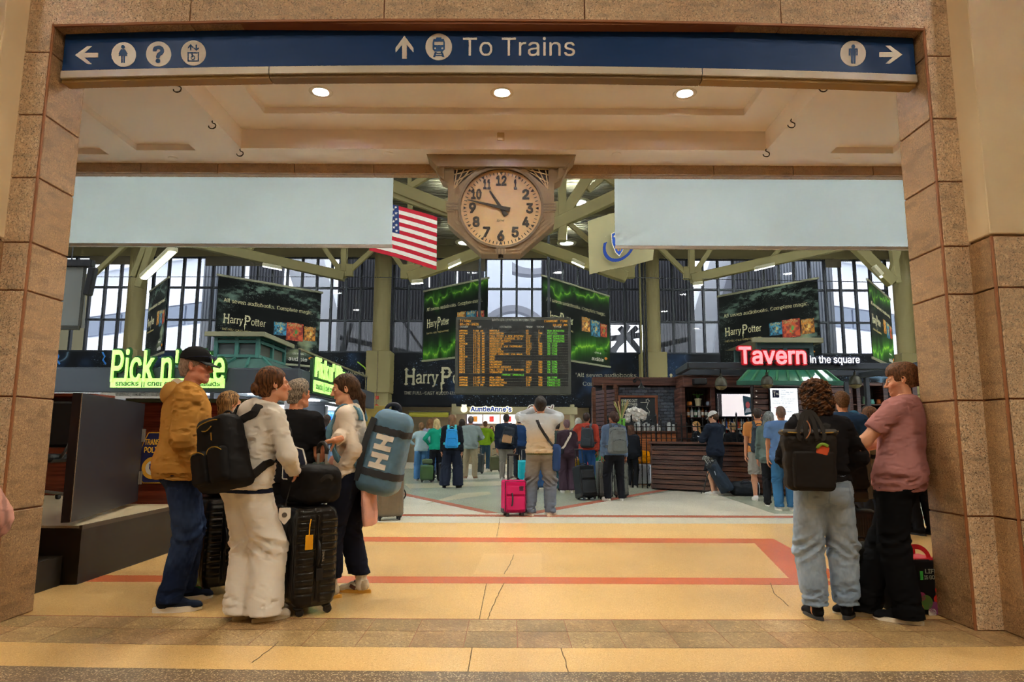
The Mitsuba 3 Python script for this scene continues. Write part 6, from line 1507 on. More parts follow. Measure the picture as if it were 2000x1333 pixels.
class Fig:
 """one person: a skeleton in its own frame (x to its right, y ahead, z up; 1.75 m tall), then body, clothes, hair and shoes as meshes"""
 def __init__(s, label, pos, h=1.75, face=0, res=.016, female=False, bulk=1.0, hands=None, head=(0, 0, 0), feet=None, lean=(0, 0), skin='c08c6c', group=None, twist=0, shear=(0, 0)):
  s.key = thing('person', label, 'person', group)
  s.s = h / 1.75; s.pos = np.array([pos[0], pos[1], pos[2] if len(pos) > 2 else 0.0]); s.R = rot(face); s.res = res / s.s; s.fem = female; s.bulk = bulk; s.skin = skin
  s.fine = res < .012; s.shear = shear
  sw = (.172 if female else .195) * (1 + .5 * (bulk - 1)); s.sw = sw
  lx, ly = lean
  s.ch = np.array([lx * .7, ly * .7, 0]); s.hd = np.array([lx * 1.15, ly * 1.15, 0])
  s.neck0 = np.array([0, -.015, 1.43]) + s.ch; s.neck1 = np.array([0, .012, 1.555]) + s.hd
  s.hc = np.array([0, .025, 1.645]) + s.hd
  s.HR = rot(head[0]) @ rot(head[1], 'x') @ rot(head[2], 'y')
  tw = rot(twist)
  s.sh = [tw @ np.array([e * sw, -.012, 1.415]) + s.ch for e in (-1, 1)]
  hands = hands or {}
  s.el, s.wr, s.hdir, s.hn, s.curl = [], [], [], [], []
  for i, e in enumerate((-1, 1)):
   q = hands.get('LR'[i], ((e * .25, .02, .84), (e * .4, -1, 0)))
   t, hint = np.array(q[0], float), np.array(q[1], float)
   el, wr = limb2(s.sh[i], t, .285, .265, hint)
   s.el.append(el); s.wr.append(wr)
   d = q[2] if len(q) > 2 and q[2] is not None else (wr - el) + np.array([0, .02, -.03])
   d = np.asarray(d, float); d /= np.linalg.norm(d); s.hdir.append(d)
   n_ = q[3] if len(q) > 3 and q[3] is not None else (-e, 0, 0)
   n_ = np.asarray(n_, float); n_ = n_ - d * (n_ @ d); n_ /= np.linalg.norm(n_); s.hn.append(n_)
   s.curl.append(q[4] if len(q) > 4 else .35)
  feet = feet or ((-.10, 0, 8), (.10, 0, -8))
  s.ft = [np.array([f[0], f[1], 0.0]) for f in feet]; s.fy = [f[2] for f in feet]
  s.hip = [np.array([e * .088, 0, .92]) for e in (-1, 1)]
  s.kn, s.an = [], []
  for i in range(2):
   fwd = rot(s.fy[i]) @ np.array([0, 1.0, 0])
   an = s.ft[i] + [0, 0, .085]; kn, an = limb2(s.hip[i], an, .425, .425, fwd)
   s.kn.append(kn); s.an.append(an)
 def W(s, v):
  v = np.asarray(v, float); z = v[..., 2:3]
  return ((v + np.concatenate([z * s.shear[0], z * s.shear[1], z * 0], -1)) * s.s) @ s.R.T + s.pos
 def out(s, name, m, matk, color, smooth=True, label=None):
  mm = TM(s.W(m.vertices), m.faces)
  if len(mm.faces) == 0: return None
  if color is None: return part(s.key, name, mm, matk, smooth, label=label)
  col = tint(len(mm.vertices), color) if isinstance(color, str) else color
  return part(s.key, name, mm, matk, smooth, label=label, color=col)
 # ------------------------------------------------ skin
 def torso(s, f, t=0., k=.05, low=True, waist=None):
  B = s.bulk; fm = s.fem; c = s.ch
  Y = np.array([0, 1.0, 0])
  if low: f.ell((0, -.005, .95), np.array([.172 if fm else .162, .118, .12]) * B + t, k=k)
  f.ell(c * .4 + [0, .0, 1.10], np.array([waist or (.128 if fm else .148), .098, .15]) * B + t, k=k)
  f.ell(c * .85 + [0, .0, 1.29], np.array([.148 if fm else .168, .112, .15]) * B + t, k=k)
  f.cap(s.sh[0] * [.82, 1, 1], s.sh[1] * [.82, 1, 1], .058 * B + t, k=k)
  f.cap(c + [-.10, -.02, 1.435], c + [.10, -.02, 1.435], .046 + t, k=.05)
  f.cap(s.neck0 + [0, -.01, .0], s.neck0 + [0, -.008, .045], .058 + t, .050 + t * .6, k=.05)
  if fm:
   for e in (-1, 1): f.ell(c + [e * .068, .088, 1.275], np.array([.06, .055, .06]) + t, k=.04)
  return f
 def arm(s, f, i, t=0., k=.03, to=1.0, cuff=None):
  B = (.85 if s.fem else 1.0) * (1 + .6 * (s.bulk - 1))
  a, b, c = s.sh[i], s.el[i], s.wr[i]
  if to <= .6:
   q = a + (b - a) * (to / .6)
   f.cap(a, q, .060 * B + t, .054 * B + t * 1.25, k=k, ends=(None, 0.0)); return f
  f.cap(a, b, .058 * B + t, .043 * B + t, k=k)
  u = (to - .6) / .4
  q = b + (c - b) * u
  f.cap(b, q, .044 * B + t, (.030 if cuff is None else cuff) * B + t * .7, k=k, ends=(None, 0.0) if u < 1.01 else None)
  return f
 def leg(s, f, i, t=0., k=.03, knee=1., hem=None, wide=None):
  B = 1 + .7 * (s.bulk - 1); h, kn, an = s.hip[i], s.kn[i], s.an[i]
  f.cap(h, kn, .080 * B + t, .055 * B + t, k=k)
  f.cap(kn, kn + (an - kn) * .3, .052 * B + t, .056 * B + t, k=k); f.cap(kn + (an - kn) * .3, an, .056 * B + t, .036 + t, k=k)
 def body(s):
  r = s.res
  lo = np.min([*s.wr, *s.sh, *s.el, *s.ft, s.neck1], 0) - .16; hi = np.max([*s.wr, *s.sh, *s.el, *s.ft, s.neck1], 0) + .16
  f = Field(lo, hi, max(r, .009) if s.fine else .018)
  s.torso(f, -.014)
  for i in range(2):
   s.arm(f, i, to=1.0)
   s.leg(f, i); e = 1 if i else -1
   f.ell(s.hip[i] + [-e * .01, -.045, .0], (.07, .06, .08), k=.04)
   fw = rot(s.fy[i]) @ np.array([0, 1.0, 0]); f.cap(s.an[i] - [0, 0, .03] - fw * .02, s.an[i] + fw * .09 - [0, 0, .045], .038, .03, k=.03)
  f.cap(s.neck0, s.neck1, .058 if not s.fem else .05, .052 if not s.fem else .046, k=.04)
  ms = [f.mesh()]
  # head and hands on finer grids, reaching into the coarse body
  hb = s.head_mesh(); ms.append(hb[0]); cols = [tint(len(ms[0].vertices), s.skin), hb[1]]
  for i in range(2):
   hm = s.hand_mesh(i); ms.append(hm); cols.append(tint(len(hm.vertices), s.skin) * np.array([1.04, .96, .94]))
  m = trimesh.util.concatenate(ms); col = np.vstack(cols)
  col = col * (1 + .10 * nz(m.vertices, 22, 3, 2))[:, None]
  mm = TM(s.W(m.vertices), m.faces); scene[s.key] = mikit.ply(mm, SKINM, True, color=np.clip(col, 0, 1))
 def head_mesh(s):
  R = s.HR; c = s.hc; L = lambda *q: c + R @ np.array(q, float)
  f = Field(c - [.13, .15, .20], c + [.13, .16, .15], .0028 if s.fine else .0065)
  o = s.face if hasattr(s, 'face') else {}
  j = .93 if s.fem else 1.0
  f.ell(L(0, -.014, .032), (.074, .094, .084), R, .02)
  f.ell(L(0, .034, -.045), (.056 * j, .058, .072), R, .03)
  f.ell(L(0, .070, -.098), (.024 * j, .020, .018), R, .025)
  f.cap(L(-.048 * j, .0, -.07), L(-.018, .065, -.095), .016, .014, .025); f.cap(L(.048 * j, .0, -.07), L(.018, .065, -.095), .016, .014, .025)
  f.cap(L(-.034, .080, .020), L(.034, .080, .020), .012 if s.fem else .0135, k=.015)
  for e in (-1, 1):
   f.ell(L(e * .043, .062, -.022), (.022, .022, .018), R, .02)
   f.ell(L(e * .031, .098, .003), (.016, .016, .010), R, .010, sub=True)
   f.ell(L(e * .031, .0775, .003), (.0135, .0125, .0115), R, .004)
  f.cap(L(0, .088, .012), L(0, .108, -.026), .0075, .0105, .012); f.ell(L(0, .108, -.029), (.012, .012, .010), R, .008)
  for e in (-1, 1): f.ell(L(e * .011, .099, -.034), (.009, .010, .008), R, .006)
  if o.get('open'):
   f.ell(L(0, .100, -.078), (.017, .034, .017), R, .006, sub=True)
   f.cap(L(-.017, .089, -.061), L(.017, .089, -.061), .0065, k=.006); f.cap(L(-.014, .084, -.098), L(.014, .084, -.098), .007, k=.008)
  else:
   f.cap(L(-.019, .088, -.061), L(.019, .088, -.061), .0062, k=.008); f.cap(L(-.017, .087, -.071), L(.017, .087, -.071), .0068, k=.007)
  for e in (-1, 1):
   Re = R @ rot(-e * 22) @ rot(10, 'x')
   f.ell(L(e * .078, -.008, -.006), (.009, .019, .032), Re, .006); f.ell(L(e * .084, .0, -.004), (.006, .010, .018), Re, .004, sub=True)
  f.cap(s.neck1 - (s.neck1 - s.neck0) * .55, s.neck1 + R @ np.array([0, -.01, .02]), .054 if not s.fem else .046, .05 if not s.fem else .043, .03)
  m = f.mesh(); v = (m.vertices - c) @ R
  col = tint(len(v), s.skin)
  def paint(w, cc): col[:] = col * (1 - w[:, None]) + rgbv(cc) * w[:, None]
  g = lambda q, r: np.clip(1.6 - np.linalg.norm((v - np.array(q)) / np.array(r), axis=1), 0, .6) / .6
  for e in (-1, 1):
   paint(g((e * .045, .06, -.03), (.02, .03, .02)) * .18, 'c8604a')
   paint(g((e * .031, .09, .003), (.0115, .012, .0058)), 'e8e0d6'); paint(g((e * .031, .092, .0025), (.0052, .012, .0055)), o.get('eye', '3a2a1e'))
   paint(g((e * .031, .09, .0105), (.014, .012, .0018)) * .8, '3a241a')
   paint(g((e * .032, .09, .026), (.017, .016, .0038)) * o.get('brow', .8), o.get('browc', '3a261a'))
  paint(g((0, .092, -.066), (.021, .012, .009)) * .6, 'a04a42')
  if o.get('open'): paint(g((0, .075, -.079), (.016, .030, .014)), '4a1512')
  if o.get('beard'):
   bw = np.clip((-.030 - v[:, 2]) / .02, 0, 1) * np.clip((v[:, 1] - .0) / .02, 0, 1) * np.clip((v[:, 2] + .135) / .02, 0, 1) * (1 - g((0, .092, -.066), (.02, .02, .009)))
   paint(bw * .8 * (.7 + .6 * np.clip(nz(v, 400, 2, 2) + .5, 0, 1)).clip(0, 1), o['beard'])
  if o.get('stubble'):
   v2 = np.clip((v[:, 2] + .02) / .04, 0, 1) * (v[:, 1] < .05); paint(v2 * .35, o['stubble'])
  return m, col
 def hand_mesh(s, i):
  e = -1 if i == 0 else 1; w, d, n_ = s.wr[i], s.hdir[i], s.hn[i]; side = np.cross(n_, d) * (1 if i else -1)    # towards the thumb
  k = .9 if s.fem else 1.0; cu = s.curl[i]
  if not hasattr(s, 'thumb'): s.thumb = {}
  f = Field(w - .21, w + .21, .0032 if s.fine else .006)
  B = np.stack([side, n_, d], 1)
  f.cap(w - d * .035, w + d * .012, .027 * k, .026 * k, .012)
  f.box(w + d * .050 * k, (.038 * k, .0135 * k, .046 * k), .0125, B, .012)
  for q, (o, L, r) in enumerate(((.029, .070, .0085), (.0095, .078, .0088), (-.0105, .072, .0083), (-.029, .056, .0075))):
   p = w + d * (.092 - .006 * abs(q - 1)) * k + side * o * k; dd = d.copy(); a = cu * (1 + .12 * q)
   for sgi, fr in enumerate((.45, .32, .23)):
    ang = a * (1.15, 1.35, .8)[sgi]
    dd = dd * math.cos(ang) + (n_ * math.sin(ang)) * 1.0; dd = dd / np.linalg.norm(dd)
    nn = n_ - dd * (n_ @ dd)
    p2 = p + dd * L * fr * k; f.cap(p, p2, r * k * (1 - .06 * sgi), r * k * (.94 - .08 * sgi), .0035); p = p2
  td = side * .75 + d * .55 + n_ * (.35 + .5 * cu); td /= np.linalg.norm(td)
  p = w + d * .022 * k + side * .027 * k; p2 = p + td * .038 * k; f.cap(p, p2, .0135 * k, .011 * k, .01)
  td2 = d * .8 + side * .25 + n_ * (.3 + cu); td2 /= np.linalg.norm(td2); p3 = p2 + td2 * .03 * k; f.cap(p2, p3, .0105 * k, .0095 * k, .004); f.cap(p3, p3 + (td2 + n_ * .3) * .02, .0095 * k, .008 * k, .004)
  return f.mesh()
 # ------------------------------------------------ clothes
 def top(s, name, color, t=.012, hem=.86, to=1.0, boxy=0., amp=.006, hood=None, collar=None, var=.10, label=None, neck=.012, fn=None, lower=None, matk=None, cuff=None, seed=1, zip_=False, flare=0.0, belly=0., over=.012):
  lo = np.min([*s.wr, *s.sh, *s.el], 0) - .16; hi = np.max([*s.wr, *s.sh, *s.el, s.neck1], 0) + .16; lo[2] = min(lo[2], hem - .05); lo[:2] = np.minimum(lo[:2], -.28); hi[:2] = np.maximum(hi[:2], .28)
  f = Field(lo, hi, s.res)
  s.torso(f, t, .06)
  B = s.bulk
  if boxy: f.cap([0, -.005, hem - .05], s.ch * .8 + [0, -.005, 1.30], (.165 + boxy + flare) * B, (.165 + boxy * .8) * B, .06, flat=((0, 1, 0), .70))
  if hem < .96: f.ell((0, -.005, .95), np.array([.176 if s.fem else .166, .122, .13]) * B + t + over, k=.05)
  if belly: f.ell((0, .06, 1.08), (.13, .12, .14), k=.08)
  f.cut(lambda x, y, z: hem + 0 * x + .0 * y - z)
  for i in range(2): s.arm(f, i, t, .03, to, cuff)
  if hood == 'down':
   c = s.neck0
   f.ell(c + [0, -.075, .01], (.105, .062, .085), rot(-25, 'x'), .03); f.cap(c + [-.085, -.02, .03], c + [.085, -.02, .03], .035, k=.03)
   f.cap(c + [-.085, -.01, .03], c + [-.035, .085, -.02], .03, k=.03); f.cap(c + [.085, -.01, .03], c + [.035, .085, -.02], .03, k=.03)
  if collar:
   c = s.neck0; f.cap(c + [0, -.004, .0], c + [0, .002, collar], .064, .066, .012, ends=(None, 0.))
  f.cap(s.neck0 + [0, .004, .03], s.neck1 + [0, 0, .03], (.056 if not s.fem else .049) + neck - (.012 if s.res > .012 else .0), None, .006, sub=True)
  if lower is not None: f.cut(lower)
  m = f.mesh(); v = m.vertices
  el = np.min([np.linalg.norm(v - s.el[i], axis=1) for i in range(2)], 0); wst = np.exp(-((v[:, 2] - hem - .07) / .09) ** 2) * (np.abs(v[:, 0]) < .24)
  arm_ = np.clip((np.abs(v[:, 0]) - s.sw * .8) / .05, 0, 1)
  w = .5 + 1.2 * np.exp(-(el / .09) ** 2) + .8 * wst + .4 * arm_
  nn = nz(v + [seed, 0, 0], [7, 7, 17], seed, 3) + .55 * nz(v + [v[:, 2:3].mean() + seed, 0, 0], [18, 18, 34], seed + 7, 2)
  rid = -np.abs(nn) * 1.6 + .25
  m = displace(m, amp * (1.7 if s.fine else 1.3) * w * (nn * 1.0 + rid))
  s.topm = m
  if fn is not None: col = fn(m.vertices)
  else: col = tint(len(v), color) * (1 + var * (nz(v, 30, seed, 3) + 1.2 * nn * w * .3))[:, None]
  s.out(name, m, matk or CLOTHM, np.clip(col, 0, 1), label=label)
  return m
 def trousers(s, name, color, t=.012, hem=.06, waist=1.0, flare=None, amp=.006, fn=None, shorts=False, rise=.07, knee=None, label=None, seed=2, var=.1, crease=0):
  lo = np.min([*s.ft, *s.kn, *s.hip], 0) - .22; hi = np.max([*s.ft, *s.kn, *s.hip], 0) + .22; lo[2] = hem - .02; hi[2] = waist + .06
  f = Field(lo, hi, s.res); B = s.bulk
  f.ell((0, -.005, .955), np.array([.174 if s.fem else .163, .118, .125]) * B + t, k=.04); f.ell((0, 0, 1.06), np.array([.135 if s.fem else .15, .10, .12]) * B + t, k=.05)
  for i in range(2):
   e = 1 if i else -1; h, kn, an = s.hip[i], s.kn[i], s.an[i]
   kr = knee or .064; ar = flare or .056
   f.cap(h, kn, .093 * B + t, kr * B + t, .02)
   f.cap(kn, an + (an - kn) / np.linalg.norm(an - kn) * .06, kr * B + t, ar + t, .02)
   f.ell(h + [-e * .008, -.055, .0], np.array([.085, .072, .095]) * B + t * .7, k=.035)
  f.cut(lambda x, y, z: np.maximum(hem - z, z - waist) + 0 * x + 0 * y)
  m = f.mesh(); v = m.vertices
  kz = np.mean([k_[2] for k_ in s.kn])
  w = .35 + np.exp(-((v[:, 2] - kz) / .09) ** 2) + 1.3 * np.exp(-((v[:, 2] - hem - .06) / .09) ** 2) + .6 * np.exp(-((v[:, 2] - .88) / .07) ** 2)
  nn = nz(v + [seed * 3, 0, 0], [8, 8, 15], seed, 3) + .5 * nz(v, [22, 22, 40], seed + 4, 2)
  # slanting drag lines from crotch and knees
  sl = np.sin((v[:, 2] * 70 + v[:, 0] * np.sign(v[:, 0]) * 60) + 6 * nz(v, 6, seed + 2)) * np.exp(-((v[:, 2] - kz) / .12) ** 2) * .3
  m = displace(m, amp * (1.7 if s.fine else 1.2) * w * (nn - np.abs(nn) * .8 + .1 + sl))
  col = fn(m.vertices) if fn is not None else tint(len(v), color) * (1 + var * (nz(v, 26, seed, 3) + .8 * nn))[:, None]
  s.trm = m
  s.out(name, m, CLOTHM, np.clip(col, 0, 1), label=label)
  return m
 def shoes(s, color, sole='d8d4c8', kind='sneaker', lab=None, sole_h=.028, socks=None):
  for i in range(2):
   R = rot(s.fy[i]); o = s.ft[i] + R @ np.array([0, .045, 0])
   k = .93 if s.fem else 1.02
   f = Field(np.array([-.07, -.17, 0]), np.array([.07, .19, .14]), max(.005, s.res * .6) if s.fine else .011)
   f.cap((0, -.085, .055), (0, .03, .055), .036, .034, .02); f.cap((0, .0, .045), (0, .105, .036), .042, .034, .02, flat=((0, 0, 1), .8)); f.ell((0, .115, .03), (.040, .04, .028), k=.02)
   f.cap((0, -.07, .06), (0, -.065, .10), .042, .044, .02, ends=(None, .0))
   f.cap((0, -.06, .07), (0, -.055, .14), .034, None, .008, sub=True)
   f.cut(lambda x, y, z: sole_h - .012 - z + 0 * x + 0 * y)
   m = f.mesh(); m = TM((m.vertices * [k, k, 1]) @ R.T + o, m.faces)
   kk = s.out('shoe', m, CLOTHM, tint(len(m.vertices), color) * (1 + .12 * nz(m.vertices, 60, i))[:, None], label=lab if i == 0 else None)
   a = np.linspace(0, 2 * np.pi, 40, endpoint=False); yy = np.cos(a) * .148; xx = np.sin(a) * (.044 + .009 * np.cos(a - .3));
   g_ = Polygon(np.c_[xx, yy + .004] * k)
   ms = extrude(g_, sole_h * .8); m2 = extrude(g_.buffer(-.004), sole_h); ms = trimesh.util.concatenate([ms, m2])
   ms = TM(np.c_[ms.vertices[:, :2], ms.vertices[:, 2] + np.maximum(ms.vertices[:, 1] - .1, 0) * .15] @ R.T + o, ms.faces)
   mm = TM(s.W(ms.vertices), ms.faces); part(kk, 'sole', mm, mat(sole, .6), False)
   if s.fine and kind == 'laced':
    for q in range(4):
     y = .005 + q * .018; z = .095 - q * .011
     mm = tube(np.array([(-.022, y, z - .010), (0, y + .004, z), (.022, y, z - .010)]) @ R.T + o, .0035, 5); part(kk, 'lace', TM(s.W(mm.vertices), mm.faces), mat('d8d2c4' if color < '8' else '1c1c20', .8), True)
 # ------------------------------------------------ hair and headwear
 def hair(s, style, color, color2=None, cut=.0, seed=1, vol=.012):
  c, R = s.hc, s.HR; L = lambda *q: c + R @ np.array(q, float)
  big = style in ('long', 'curly', 'tail', 'bob')
  f = Field(c - np.array([.2, .22, .55 if style in ('long', 'tail', 'bob') else .24]), c + [.2, .2, .2], .0042 if s.fine else .009)
  V = vol
  if style == 'curly':
   f.ell(L(0, -.02, .035), (.112, .118, .105), R, .02); f.ell(L(0, -.05, -.06), (.118, .085, .105), R, .03); f.ell(L(0, -.045, -.11), (.10, .07, .07), R, .03)
   f.box(L(0, .135, -.05), (.06, .075, .09), .03, R, .02, sub=True)
  else:
   f.ell(L(0, -.016, .035), np.array([.074, .094, .084]) + V, R, .02)
   if style in ('short', 'crop', 'fade'):
    if style != 'fade': f.ell(L(0, .03, .08), (.062, .06, .045 + V), R, .03)
    f.cap(L(0, -.06, -.02), L(0, -.055, -.07), .062, .05, .03)
    f.box(L(0, .125, -.06), (.12, .075 + .0, .105), .01, R, .008, sub=True)     # face
    f.box(L(0, .06, -.10), (.12, .068, .085), .01, R, .008, sub=True)           # in front of and under the ears
    f.box(L(0, 0, -.165), (.2, .2, .085), .01, R, .008, sub=True)
   if style in ('bun', 'tail', 'long', 'bob'):
    f.cap(L(0, -.055, .0), L(0, -.055, -.05), .078, .066, .03)
    f.box(L(0, .128, -.055), (.075, .075, .118), .03, R, .012, sub=True)
    if style in ('bun', 'tail'): f.box(L(0, .045, -.13), (.2, .075, .085), .02, R, .012, sub=True); f.box(L(0, 0, -.19), (.2, .2, .085), .02, R, .012, sub=True)
   if style == 'bun': f.ell(L(0, -.125, -.045), (.045, .04, .05), R, .015)
   if style == 'tail':
    f.cap(L(0, -.10, -.04), L(.0, -.125, -.09), .032, .034, .02); f.cap(L(0, -.125, -.09), L(.01, -.115, -.24), .034, .014, .02)
   if style == 'bob':
    for e in (-1, 1): f.cap(L(e * .055, -.025, .0), L(e * .062, -.035, -.13), .045, .045, .03)
    f.cap(L(0, -.06, 0), L(0, -.075, -.15), .06, .06, .03)
   if style == 'long':
    n0 = .30 + cut
    for e in (-1, 0, 1): f.cap(L(e * .05, -.045, .0), L(e * .062, -.085, -n0), .055, .04, .03, flat=((0, 1, 0), .8))
    f.box(L(0, .10, -.2), (.05, .09, .2), .03, R, .02, sub=True)
  m = f.mesh(); v = (m.vertices - c) @ R
  if style == 'curly':
   d = .022 * (meshkit.noise(v * 52, seed) - .35) + .020 * (meshkit.noise(v * 105, seed + 3) - .5)
   m = displace(m, d); cv_ = meshkit.noise(v * 48, seed)
  else:
   st = nz(v + [0, 0, 0], [150, 150, 11] if big or style == 'bun' else [230, 230, 55], seed, 2)
   m = displace(m, (.007 if big else .004) * st); cv_ = st + .5
  a, b = rgbv(color), rgbv(color2 or color)
  t = np.clip((cv_ - .3) / .4, 0, 1)[:, None]
  col = a * (1 - t) + b * t
  s.out('hair', m, HAIRM, np.clip(col * (.85 + .3 * cv_[:, None]), 0, 1))
 def cap_(s, color, brim=None, back=False, m_=None):
  c, R = s.hc, s.HR; L = lambda *q: c + R @ np.array(q, float)
  f = Field(c - .18, c + .2, .0045 if s.fine else .008)
  f.ell(L(0, -.010, .05), (.091, .110, .094), R, .02); f.box(L(0, 0, -.11), (.2, .2, .142), .005, R @ rot(-8, 'x'), .004, sub=True)
  k = s.out('cap', f.mesh(), CLOTHM, color)
  pts = [L(x, .078 + .085 * math.sqrt(max(0, 1 - (x / .078) ** 2)) , .022 - .9 * x * x - (.085 * math.sqrt(max(0, 1 - (x / .078) ** 2))) * .22) for x in np.linspace(-.077, .077, 15)]
  inn = [L(x, .098 * math.sqrt(max(0, 1 - (x / .095) ** 2)) - .012, .036 - .5 * x * x) for x in np.linspace(-.077, .077, 15)]
  if back: return k
  v = np.array(pts + inn); n = 15; v = np.vstack([v, v + R @ np.array([0, 0, -.006])])
  fcs = []
  for q in range(n - 1):
   fcs += [[q, q + 1, n + q], [q + 1, n + q + 1, n + q], [2 * n + q, 3 * n + q, 2 * n + q + 1], [2 * n + q + 1, 3 * n + q, 3 * n + q + 1], [q, 2 * n + q, q + 1], [q + 1, 2 * n + q, 2 * n + q + 1]]
  mm = TM(s.W(v), np.array(fcs)[:, ::-1]); part(k, 'brim', mm, mat(brim or color, .8), True)
  return k
 def hat(s, color, z=.02, r=.094, h=.1, name='beanie'):
  c, R = s.hc, s.HR; L = lambda *q: c + R @ np.array(q, float)
  f = Field(c - .2, c + .22, .005 if s.fine else .008)
  f.ell(L(0, -.014, .04), (r - .008, r + .012, h), R, .02); f.box(L(0, .02, -.2 + z), (.25, .25, .2), .005, R @ rot(-12, 'x'), .004, sub=True)
  m = f.mesh(); s.out(name, m, CLOTHM, tint(len(m.vertices), color) * (1 + .5 * nz(m.vertices, [60, 60, 20], 2))[:, None])
# ================================================================ bags and luggage
from scipy.spatial import cKDTree
def snapped(fig, pts, off=.006, m=None, n=10):
 m = m or fig.topm; tr = cKDTree(m.vertices); nn = vnorm(m)
 p = smooth_path(pts, n); q = p.copy(); u = np.zeros_like(p)
 for _ in range(2):
  d, i = tr.query(q, 6); q = m.vertices[i].mean(1) + 0; u = nn[i].mean(1); u /= np.linalg.norm(u, axis=1, keepdims=True) + 1e-9
  k = np.array([.25, .5, .25])
  qq = np.vstack([q[:1], q, q[-1:]]); q = qq[:-2] * .25 + qq[1:-1] * .5 + qq[2:] * .25
 return q + u * off, u
def ribbon(fig, key, name, pts, w, th, m, off=.006, snap=True, n=8, ends=None):
 if snap: q, u = snapped(fig, pts, off, n=n)
 else: q = smooth_path(pts, n); u = np.tile([0, -1.0, .2], (len(q), 1))
 if ends is not None:
  a, b = np.asarray(ends[0]), np.asarray(ends[1]); tt = np.linspace(0, 1, 5)[:-1, None]
  q = np.vstack([a + (q[2] - a) * tt, q[2:-2], (b + (q[-3] - b) * tt)[::-1]]); u = np.vstack([np.repeat(u[2:3], 4, 0), u[2:-2], np.repeat(u[-3:-2], 4, 0)])
 mm = tube(q, 0, flat=(w, th), up=u); return part(key, name, TM(fig.W(mm.vertices), mm.faces), m, True)
def backpack(fig, label, color, w=.30, h=.44, d=.16, zc=1.20, xo=0., back=.135, tilt=0., roll=0., pocket='one', strap=None, res=None, zips=None, straps=True, color2=None, extra=None, taper=.12, group=None, lump=.006, handle=True):
 key = thing('backpack', label, 'backpack', group); r = res or max(fig.res * .8, .006)
 yb = fig.ch[1] * .8 - back - d / 2; C = np.array([xo, yb, zc]); R = rot(tilt, 'x') @ rot(roll, 'y'); L = lambda *q: C + R @ np.array(q, float)
 f = Field(C - .42, C + .42, r); f.box(C, (w / 2, d / 2, h / 2), min(d, w) * .30, R, .02, taper=taper)
 m = f.mesh(); m = displace(m, lump * 2 * nz(m.vertices, [9, 9, 13], 4) ); W = fig.W
 put_ = lambda name, mm, mk, sm=True, **kw: part(key, name, TM(W(mm.vertices), mm.faces), mk, sm, **kw)
 cc = tint(len(m.vertices), color) * (1 + .25 * nz(m.vertices, 40, 2, 3))[:, None]
 put_('body', m, NYLON, color=np.clip(cc, 0, 1))
 c2 = color2 or color
 if pocket in ('one', 'two'):
  for e in ((0,) if pocket == 'one' else (-1, 1)):
   g_ = Field(C - .42, C + .42, r); ww = w * (.40 if e == 0 else .23)
   g_.box(L(e * w * .25, -d / 2 - .012, -h * .2), (ww, .032, h * .23), .028, R, .01); mm = g_.mesh(); mm = displace(mm, lump * nz(mm.vertices, 20, 6))
   put_('pocket', mm, NYLON, color=tint(len(mm.vertices), c2) * (1 + .25 * nz(mm.vertices, 40, 3))[:, None])
   zc_ = zips or c2; zz = L(0, 0, 0) * 0
   put_('zip', tube(smooth_path([L(e * w * .25 - ww * .92, -d / 2 - .038, -h * .2 + h * .16), L(e * w * .25 - ww * .6, -d / 2 - .046, -h * .2 + h * .20), L(e * w * .25 + ww * .6, -d / 2 - .046, -h * .2 + h * .20), L(e * w * .25 + ww * .92, -d / 2 - .038, -h * .2 + h * .16)], 5), .0035 if zips else .0028, 5), mat(zips, .3, .8) if zips else mat('1a1a1c', .6))
 z1 = h * .5 * .86
 put_('top_zip', tube(smooth_path([L(-w * .46, -d * .1, z1 - .1), L(-w * .38, -d * .42, z1 - .03), L(0, -d * .5 + .01, z1 - .0), L(w * .38, -d * .42, z1 - .03), L(w * .46, -d * .1, z1 - .1)], 5), .004, 5), mat(zips, .3, .8) if zips else mat('1a1a1c', .6))
 if handle: put_('grab_handle', tube(smooth_path([L(-.05, d * .35, h / 2 - .02), L(-.035, d * .38, h / 2 + .045), L(.035, d * .38, h / 2 + .045), L(.05, d * .35, h / 2 - .02)], 5), .008, 6), mat(strap or color, .8))
 if straps:
  sm_ = mat(strap or color, .85)
  for e in (-1, 1):
   xs = xo * .4 + e * .085
   pts = [(xs, -.12, 1.40), (xs, -.06, 1.46), (xs * 1.05, .0, 1.475), (xs * 1.1, .08, 1.41), (xs * 1.3, .12, 1.28), (xs * 1.6, .09, 1.14), (xs * 1.85, .0, 1.08), (xs * 1.5, -.1, 1.06)]
   pts = [np.array(p_) + fig.ch * .9 for p_ in pts]
   ribbon(fig, key, 'strap', pts, .055, .012, sm_, .010, ends=(L(e * w * .28, d * .46, h * .42), L(e * w * .4, d * .45, -h * .38)))
 return key, L, put_
